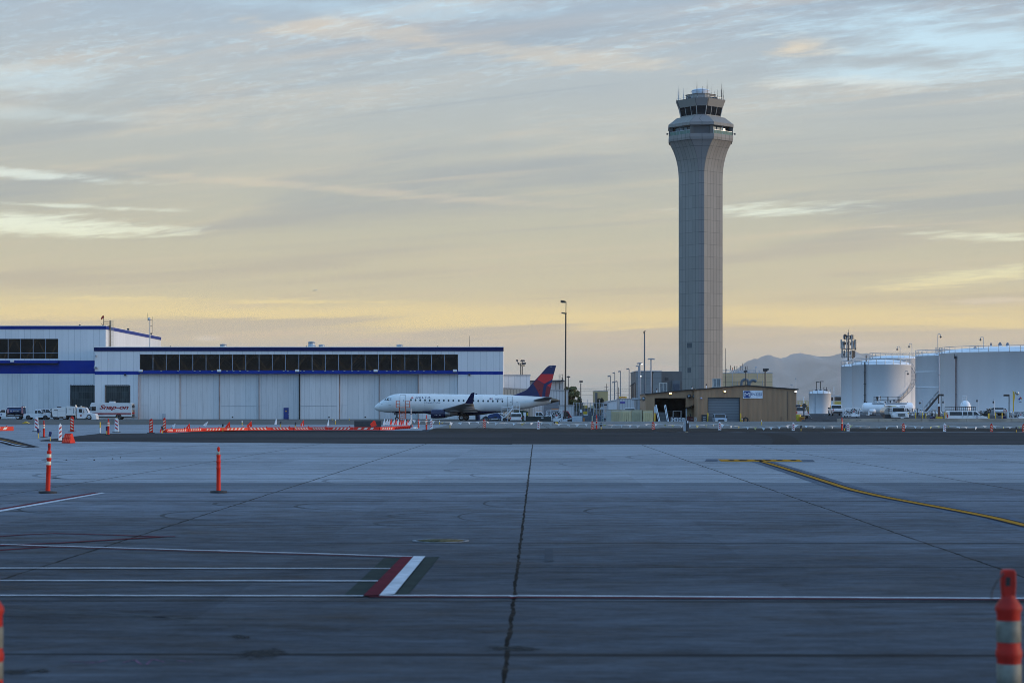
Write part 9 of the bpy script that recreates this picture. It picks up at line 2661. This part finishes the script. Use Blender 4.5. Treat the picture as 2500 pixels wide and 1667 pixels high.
delineator(264.5, 1022, 1062.5, (0.72, 0.86), 'slim orange post with two white bands left of the yellow topped panel', rpx=2.5, kind='knob', foot=1.6)
delineator(1041, 1013, 1050.5, (0.5, 0.62, 0.74, 0.86), 'slim red and white banded post below the aircraft engine', rpx=1.9, kind='knob', foot=2.6, band_h=0.06)
delineator(1456.3, 1013, 1049.8, (0.72, 0.84), 'slim orange post with white bands before the fence gap', rpx=1.7, kind='knob', foot=0, band_h=0.06)
delineator(2055.5, 1020, 1052, (0.70, 0.84), 'slim orange post with white bands before the silver pickup', rpx=2.0, kind='knob', foot=0, band_h=0.07)
ym = thing('yellow_marker', 'yellow topped white marker stick left of the slim orange post', 'marker', (*G(244.5, 1058.5), 0.012))
s_ = DG(1058.5) / F
MB().cyl((0, 0, 0), (0, 0, 14 * s_), 1.3 * s_, n=10).build('lower_stick', FLAGW, ym)
MB().cyl((0, 0, 14 * s_), (0, 0, 28 * s_), 1.6 * s_, 1.2 * s_, 10).build('upper_stick', YELLOW, ym)
MB().cyl((0, 0, 0), (0, 0, 0.04), 2.8 * s_, n=12).build('foot', BLACK, ym)
def edge_light(px, ytop, ybot, label, blue=True, tilt=0.2, wpx=5, hpx=11, D=None):
 D = D or DG(ybot)
 s2 = D / F
 o = thing('edge_marker', label, 'taxiway marker', (X(px, D), D, 0.012), group='blue and black taxiway edge markers')
 zt = (ybot - ytop) * s2
 MB().cyl((0, 0, 0), (0, 0, zt - hpx * s2 * 0.9), 0.9 * s2, n=8).build('stick', YELLOW, o)
 hb = MB().box(-wpx / 2 * s2, wpx / 2 * s2, -0.06, 0.06, -hpx / 2 * s2, hpx / 2 * s2)
 h2 = hb.build('reflector', NAVY if blue else DARK, o, (0, 0, zt - hpx / 2 * s2), bevel=0.02)
 h2.rotation_euler = (0, tilt, 0)
 MB().cyl((0, 0, 0), (0, 0, 0.03), 1.6 * s2, n=10).build('foot', DARK, o)
edge_light(93.5, 1046.5, 1071, 'blue edge marker leaning on a yellow stick by the leftmost white panel', True, -0.15)
edge_light(122.5, 1054, 1077.5, 'blue edge marker tilted right, nearest the A shaped barrier', True, 0.2, 6, 11.5)
edge_light(260.5, 1041, 1061, 'blue edge marker directly left of a slim orange post', True, 0.0, 4.2)
edge_light(396.5, 1040, 1058.5, 'black edge marker leaning at the left end of the barricades', False, -0.35, 4.6, 10)
edge_light(544, 1035, 1053.5, 'small grey edge marker behind the low barricades', False, 0.1, 4, 7)
edge_light(685, 1028.5, 1046, 'black edge marker behind the barricades, tilted right', False, 0.25, 3.6, 7)
edge_light(721.5, 1030.5, 1047, 'black edge marker just left of an orange flag', False, 0.2, 3.8, 7.5)
edge_light(1041.5, 1032, 1050, 'black edge marker against the red and white banded post', False, 0.2, 4.4, 9)
edge_light(1467.5, 1032, 1050.3, 'black edge marker right of the slim orange post at the fence gap', False, 0.2, 4.6, 9.5)
edge_light(1955.5, 1038.5, 1053.3, 'black edge marker right of the white panel at the brown shed corner', False, 0.15, 4, 8)
edge_light(2061.5, 1036, 1052.8, 'blue edge marker right of the slim orange post before the hose cart', True, 0.2, 5, 9)
edge_light(2481, 1042, 1056, 'black edge marker left of the panel at the right edge', False, -0.1, 3.6, 7)
for px, yt, yb, lb in ((591, 1027, 1039, 'white topped yellow stick light behind the barricades under the doors'), (819, 1023.5, 1036, 'white topped yellow stick light below the fifth door joint'), (852.5, 1018.5, 1026, 'tiny white topped stick light near the hangar wall, right one'),
 (811, 1021, 1026, 'tiny white topped stick light near the hangar wall, left one'), (1073, 1026.5, 1036, 'orange stick light below the aircraft engine'), (1098.5, 1033, 1047, 'yellow stick light on the gravel edge below the wheels'), (1811.5, 1022, 1030, 'white topped stick light at the right bollard of the roll door'),
 (1859.5, 1025.5, 1038, 'white topped yellow stick light under the white sign')):
 D_ = max(DG(yb), 190)
 s2 = D_ / F
 o_ = thing('stick_light', lb, 'taxiway light', (X(px, D_), D_, gh(X(px, D_), D_) + 0.012), group='small stick lights along the taxiway')
 hh = (yb - yt) * s2
 MB().cyl((0, 0, 0), (0, 0, hh * 0.7), 0.9 * s2, n=8).build('stick', YELLOW, o_)
 MB().lathe([(1.1 * s2, hh * 0.7), (1.2 * s2, hh * 0.85), (0.6 * s2, hh), (0.005, hh)], 10).build('lens', FLAGW, o_)
# A shaped orange barrier (a-frame of a water filled barricade seen end on)
ab = thing('trestle_barrier', 'bright orange ribbed A shaped barrier segment standing beside the tall white panel', 'barrier', (*G(168, 1081.8), 0.012), R(-24))
s_ = DG(1081.8) / F
hA = 23.5 * s_
MB().add([(-14 * s_, -0.28, 0), (12 * s_, -0.28, 0), (12 * s_, 0.28, 0), (-14 * s_, 0.28, 0), (-9 * s_, -0.07, hA), (9 * s_, -0.07, hA), (9 * s_, 0.07, hA), (-9 * s_, 0.07, hA)],
 [(3, 2, 1, 0), (4, 5, 6, 7), (0, 1, 5, 4), (1, 2, 6, 5), (2, 3, 7, 6), (3, 0, 4, 7)]).build('shell', ORANGE, ab, bevel=0.02)
rbs = MB()
for q_ in range(4):
 for j in range(2):
  x0 = (-9.5 + 5 * q_) * s_
  z0, z1 = hA * (0.12 + 0.42 * j), hA * (0.44 + 0.42 * j)
  y0, y1 = -0.28 + 0.21 * z0 / hA - 0.02, -0.28 + 0.21 * z1 / hA - 0.02
  rbs.add([(x0, y0, z0), (x0 + 3.6 * s_, y0, z0), (x0 + 3.3 * s_, y1, z1), (x0 + 0.3 * s_, y1, z1), (x0, y0 + 0.04, z0), (x0 + 3.6 * s_, y0 + 0.04, z0), (x0 + 3.3 * s_, y1 + 0.04, z1), (x0 + 0.3 * s_, y1 + 0.04, z1)],
    [(0, 1, 2, 3), (0, 4, 5, 1), (1, 5, 6, 2), (2, 6, 7, 3), (3, 7, 4, 0)])
rbs.build('ribs', M('orange_rib', (0.85, 0.07, 0.02), 0.5), ab)
# low profile barricades, one segment each, with flags
BW = M('barricade_white_stripe', (0.60, 0.57, 0.48), 0.5, var=0.15, dirt=0.3)
def lowbar(x0, y0, x1, y1, hpx, label, nst=5, slope=1, cap=True):
 """segment lying between two ground points given as photo pixels"""
 a, b = Vector(G(x0, y0)), Vector(G(x1, y1))
 d = b - a
 L = d.length
 o = thing('low_barricade', label, 'barricade', ((a.x + b.x) / 2, (a.y + b.y) / 2, 0.012), math.atan2(d.y, d.x), group='low orange and white aviation barricades')
 h_ = hpx * (a.length + b.length) / 2 / F
 mb = MB().prism([(-0.14, 0), (0.14, 0), (0.11, h_), (-0.11, h_)], -L / 2 + 0.02, L / 2 - 0.02, 'x')
 mb.build('body', ORANGE, o, bevel=0.015)
 for q_ in range(nst):
  xa = -L / 2 + L * (0.14 + 0.74 * q_ / nst)
  w_ = L * 0.74 / nst * 0.48
  sh = slope * h_ * 0.5
  z0, z1 = h_ * 0.26, h_ * 0.82
  yy0, yy1 = -0.14 + 0.03 * 0.26 - 0.004, -0.14 + 0.03 * 0.82 - 0.004
  MB().add([(xa, yy0, z0), (xa + w_, yy0, z0), (xa + w_ + sh, yy1, z1), (xa + sh, yy1, z1), (xa, yy0 + 0.01, z0), (xa + w_, yy0 + 0.01, z0), (xa + w_ + sh, yy1 + 0.01, z1), (xa + sh, yy1 + 0.01, z1)], [(0, 1, 2, 3), (0, 4, 5, 1), (1, 5, 6, 2), (2, 6, 7, 3), (3, 7, 4, 0)]).build('stripe', BW, o)
 if cap:
  MB().lathe([(0.05, h_), (0.06, h_ + 0.06), (0.03, h_ + 0.10), (0.004, h_ + 0.11)], 10, c=(L * 0.33, 0)).build('filler_cap', TAIL, o)
 MB().box(-L / 2 + 0.02, -L / 2 + 0.14, -0.15, 0.15, 0, h_ * 0.5).build('end_lug', ORANGE, o)
 return o
ends = [(403, 1055.6), (421, 1055.2), (457, 1054.2), (494, 1052.8), (543, 1051.7), (604, 1051.0), (661, 1050.6), (716, 1050.4), (761, 1050.2), (803, 1050.2), (864, 1050.2), (925, 1050.2), (961, 1049.4)]
pos = ['first', 'second', 'third', 'fourth', 'fifth', 'sixth', 'seventh', 'eighth', 'ninth', 'tenth', 'eleventh', 'twelfth']
for q_ in range(12):
 lowbar(*ends[q_], *ends[q_ + 1], 7.6 if q_ > 2 else 8.2, 'low orange and white barricade, %s from the left of the long row' % pos[q_], 5 if q_ not in (10,) else 3, -1 if 5 <= q_ <= 8 else 1)
# crowded end of the row, turned away
for q_ in range(9):
 a = (958 + 5.0 * q_, 1048.6 - 0.35 * q_)
 b = (965 + 5.0 * q_, 1046.0 - 0.35 * q_)
 lowbar(*a, *b, 5.6, 'low barricade end on, %s from the left of the crowded far end' % pos[q_], 2, 1, False)
lowbar(-60, 1052.5, 32, 1051.6, 10.5, 'low orange barricade cut by the left edge of the view', 4, 1)
def flag(px, ytop, ybase, col, shape, label, wpx=9, D=None):
 D = D or DG(ybase + 7)
 s2 = D / F
 o = thing('barricade_flag', label, 'flag', (X(px, D), D, (1050.5 - ybase) * s2), group='small flags on the low barricades')
 h_ = (ybase - ytop) * s2
 w_ = wpx * s2
 MB().cyl((0, 0, 0), (shape[0][0] * w_ * 0.98, 0, h_ * 0.98), 0.02, n=6).build('staff', FLAGW, o)
 n = len(shape)
 pts = [(x * w_, z * h_) for x, z in shape]
 va = [(x, 0.05 * sin(7 * x + 5 * z) - 0.012, z) for x, z in pts]
 vb = [(x, y + 0.024, z) for x, y, z in va]
 MB().add(va + vb, [tuple(range(n)), tuple(reversed(range(n, 2 * n)))] + [(i, n + i, n + (i + 1) % n, (i + 1) % n) for i in range(n)]).build('cloth', col, o)
T1 = [(0.5, 1.0), (0.62, 0.15), (0.0, 0.02), (-0.5, 0.10), (-0.48, 0.28)]
T2 = [(0.42, 1.0), (0.1, 0.0), (-0.12, 0.02), (-0.16, 0.4), (-0.52, 0.68), (-0.1, 0.72)]
T3 = [(0.55, 1.0), (0.2, 0.30), (-0.05, 0.12), (-0.55, 0.25), (-0.2, 0.55)]
T4 = [(0.12, 1.0), (0.35, 0.95), (0.36, 0.02), (-0.36, 0.0), (-0.3, 0.35)]
for px, yt, yb, c, sh, w_, lb in ((394, 1031, 1050, ORANGE2, T1, 8, 'orange flag slumped at the left end, by the black edge marker'), (424, 1031.5, 1045.5, FLAGW, T2, 9, 'white flag with a swallow tail, leftmost white one on the barricades'),
 (458, 1030, 1046.5, ORANGE2, T1, 10, 'orange flag between the two left white flags'), (502, 1029, 1042.5, FLAGW, T3, 11, 'white flag blown flat left of the grey edge marker'),
 (555.5, 1027, 1045, ORANGE2, T1, 11, 'orange flag just right of the grey edge marker'), (608, 1027, 1043.5, ORANGE2, T1, 12, 'big orange flag below the third hangar door'),
 (673, 1025, 1040, FLAGW, T4, 8, 'narrow white flag left of a tilted black marker'), (737.5, 1026, 1042, ORANGE2, T1, 8, 'orange flag left of the tall narrow white flag'),
 (801, 1025.5, 1041.5, FLAGW, T4, 6.5, 'tall narrow white flag halfway to the black board')):
 flag(px, yt, yb, c, sh, lb, w_)
ff_ = [FLAGW, FLAGW, FLAGW, ORANGE2, FLAGW, ORANGE2, FLAGW, ORANGE2, ORANGE2, FLAGW, ORANGE2, FLAGW]
for q_, c in enumerate(ff_):
 px = 937.5 + 5.6 * q_
 flag(px, 1024 + (q_ % 3) * 0.6, 1040 - (q_ % 2) * 0.6, c, T1 if q_ % 3 else T4, '%s flag, %s from the left of the crowded bunch' % ('white' if c is FLAGW else 'orange', pos[q_]), 7.5 if c is FLAGW else 6.5, D=DG(1048) - 0.4 * q_)
# black board with an orange square on a slant
bd_ = thing('black_board', 'long low black board behind the barricades near the aircraft nose', 'board', (*G(898, 1047.5), 0.012))
s_ = DG(1047.5) / F
MB().box(-33 * s_, 33 * s_, -0.04, 0.04, 0.06, 20 * s_).build('board', DARK, bd_)
for x_ in (-25, 25):
 MB().box((x_ - 0.6) * s_, (x_ + 0.6) * s_, -0.2, 0.2, 0, 0.058).build('foot', BLACK, bd_)
os_ = thing('orange_square_flag', 'bright orange square flag standing on a slant before the black board', 'flag', (*G(911, 1049.5), 0.25))
s_ = DG(1049.5) / F
MB().prism([(-7.5 * s_, 8 * s_), (1 * s_, 17 * s_), (4.5 * s_, 16.5 * s_), (8.2 * s_, 6 * s_), (7.8 * s_, 4 * s_), (-4.5 * s_, 1.5 * s_)], -0.02, 0.02).build('cloth', ORANGE2, os_)
MB().cyl((0, 0.03, 0), (0, 0.03, 15 * s_), 0.02, n=6).build('staff', DARK, os_)
wa_ = thing('white_whip_pole', 'thin white whip pole with dark collars between flags and airliner nose', 'pole', (*G(1003.5, 1045.5), 0.012))
s_ = DG(1045.5) / F
MB().cyl((0, 0, 0), (0, 0, (1045.5 - 998) * s_), 0.05, 0.035, 8).build('pole', FLAGW, wa_)
for py in (1036, 1011, 989.5, 984):
 if py > 998:
  MB().cyl((0, 0, (1045.5 - py - 1) * s_), (0, 0, (1045.5 - py + 1) * s_), 0.07, n=8).build('collar', DARK, wa_)
MB().lathe([(0.2, 0), (0.18, 0.12), (0.06, 0.35)], 12).build('foot', DARK, wa_)
for px, yb, lb in ((1009, 1046.5, 'pale sandbag right of the whip pole foot'), (1014, 1046, 'pale sandbag nearest the dark side panel')):
 o_ = thing('sandbag', lb, 'sandbag', (*G(px, yb), 0.012), group='pale sandbags')
 MB().lathe([(0.01, 0.0), (0.26, 0.02), (0.30, 0.07), (0.2, 0.13), (0.01, 0.15)], 12).build('bag', FLAGW, o_)
 MB().box(0.2, 0.34, -0.04, 0.04, 0.06, 0.1).build('tie', PIPE, o_)
# taxiway sign seen from its end
ts = thing('taxiway_sign', 'tall narrow taxiway sign box seen end on, grey side and black face', 'sign', (*G(1675, 1055.6), 0.012))
s_ = DG(1055.6) / F
MB().box(-5.6 * s_, -1.6 * s_, -0.5, 0.6, 0.12, 28.5 * s_).build('side', PIPE, ts)
MB().box(-1.6 * s_ + 0.001, 5.8 * s_, -0.55, 0.6, 0.12, 29.2 * s_).build('face', DARK, ts, bevel=0.02)
MB().box(0.6 * s_, 4.2 * s_, -0.57, -0.552, 23 * s_, 28 * s_).build('plate', FLAGW, ts)
MB().box(-1.5 * s_, 4 * s_, -0.3, 0.3, 0, 0.119).build('foot', M('cream_footing', (0.5, 0.46, 0.38), 0.7), ts)
# pennant strings between the panels
spans = [(1005, 1023.5, 1052, 1027), (1052, 1027, 1180, 1027.5), (1183, 1028, 1313, 1030), (1316, 1030, 1445, 1033), (1448, 1033, 1593, 1034), (1596, 1033.5, 1756, 1034), (1759, 1034.5, 1935, 1036.5), (1938, 1036.5, 2069, 1037.5), (2072, 1037.5, 2204, 1037.5), (2207, 1037.5, 2305, 1038), (2308, 1038, 2420, 1038.5), (2423, 1038.5, 2500, 1039)]
names_ = ['by the whip pole', 'under the aircraft engine', 'under the aircraft tail', 'before the white locker', 'before the cream cabinets', 'before the open bay', 'before the white sign', 'before the parking lot', 'before the tanker truck', 'before the yellow block', 'before the passenger van', 'at the right edge']
PENW = M('pennant_white', (0.74, 0.76, 0.78), 0.7)
PENY = M('pennant_yellow', (0.60, 0.55, 0.25), 0.7)
rr = random.Random(17)
for (x0, y0, x1, y1), nm in zip(spans, names_):
 Dd = 184.0
 s2 = Dd / F
 o = thing('pennant_string', 'string of small white and yellow pennants ' + nm, 'bunting', (X(x0, Dd), Dd, 0), group='pennant strings along the taxiway edge')
 n = max(3, int((x1 - x0) / 19))
 sag = 2.0 + 2.8 * min(1, (x1 - x0) / 180) + (3.0 if x0 == 1759 else 0)
 P = []
 for q_ in range(n * 3 + 1):
  f_ = q_ / (n * 3)
  P.append(((x1 - x0) * f_ * s2, 0.3 * sin(q_), Z(y0 + (y1 - y0) * f_ + sag * 4 * f_ * (1 - f_), Dd)))
 MB().tube(P, 0.018, 4).build('cord', FLAGW, o)
 for q_ in range(n):
  p = Vector(P[q_ * 3 + 1])
  tw_ = rr.uniform(-1.2, 1.2)
  w_ = rr.uniform(0.13, 0.2)
  dz_ = rr.uniform(0.14, 0.30)
  a = Vector((cos(tw_), sin(tw_), rr.uniform(-.3, .3))) * w_
  tip = p + Vector((rr.uniform(-.12, .12), rr.uniform(-.1, .1), -dz_))
  nrm = Vector((-sin(tw_), cos(tw_), 0)) * 0.006
  MB().add([p - a + nrm, p + a + nrm, tip + nrm, p - a - nrm, p + a - nrm, tip - nrm], [(0, 1, 2), (5, 4, 3), (0, 3, 4, 1), (1, 4, 5, 2), (2, 5, 3, 0)]).build('pennant', PENY if rr.random() < 0.25 else PENW, o)
# striped plate lying tilted on the taxiway below the hose cart, yellow cover at far left
tb_ = thing('painted_board', 'small tilted board with black, yellow and red marks on the taxiway', 'board', (*G(1358, 1035.5), 0.015))
s_ = DG(1035.5) / F
MB().prism([(-7 * s_, 6.5 * s_), (3.5 * s_, 6.5 * s_), (8 * s_, 0), (-4 * s_, 0)], -0.03, 0.03).build('board', DARK, tb_)
MB().prism([(-3 * s_, 5.5 * s_), (3 * s_, 5.5 * s_), (5 * s_, 1 * s_), (-1.5 * s_, 1 * s_)], -0.04, -0.031).build('mark', YELLOW, tb_)
MB().prism([(-3.5 * s_, 2.8 * s_), (1 * s_, 2.8 * s_), (-1.5 * s_, 0.8 * s_)], -0.05, -0.041).build('mark', FLAGW, tb_)
MB().box(-0.3, 0.4, 0.03, 0.3, 0, 0.05).build('stand', DARK, tb_)
yc = thing('yellow_hump', 'low yellow cable hump lying on the far apron below the pickup', 'cable ramp', (*G(63, 1033.4), 0.013))
s_ = DG(1033.4) / F
MB().prism([(-9 * s_, 0), (9 * s_, 0), (4 * s_, 0.18), (0, 0.26), (-5 * s_, 0.1)], -0.3, 0.3).build('cover', YELLOW, yc, bevel=0.02)
MB().box(-4 * s_, 8 * s_, -0.35, -0.301, 0, 0.04).build('edge', DARK, yc)
# loose bits on the apron
rr = random.Random(33)
for q_, (px, py) in enumerate(((294, 1118), (275, 1121), (230, 1124), (391, 1120), (162, 1124))):
 o_ = thing('debris', 'small dark lump of rubber on the pale apron, %s' % ('largest of the scattered bits', 'second largest', 'middle sized one', 'one nearest the worn delineator', 'leftmost of the bits')[q_], 'debris', (*G(px, py), 0.008), group='rubber bits on the apron')
 r_ = rr.uniform(0.02, 0.04)
 o_['kind'] = 'thing'
 MB().lathe([(0.005, 0), (r_, 0.01), (r_ * 0.8, r_), (0.004, r_ * 1.3)], 8).build('lump', BLACK, o_)
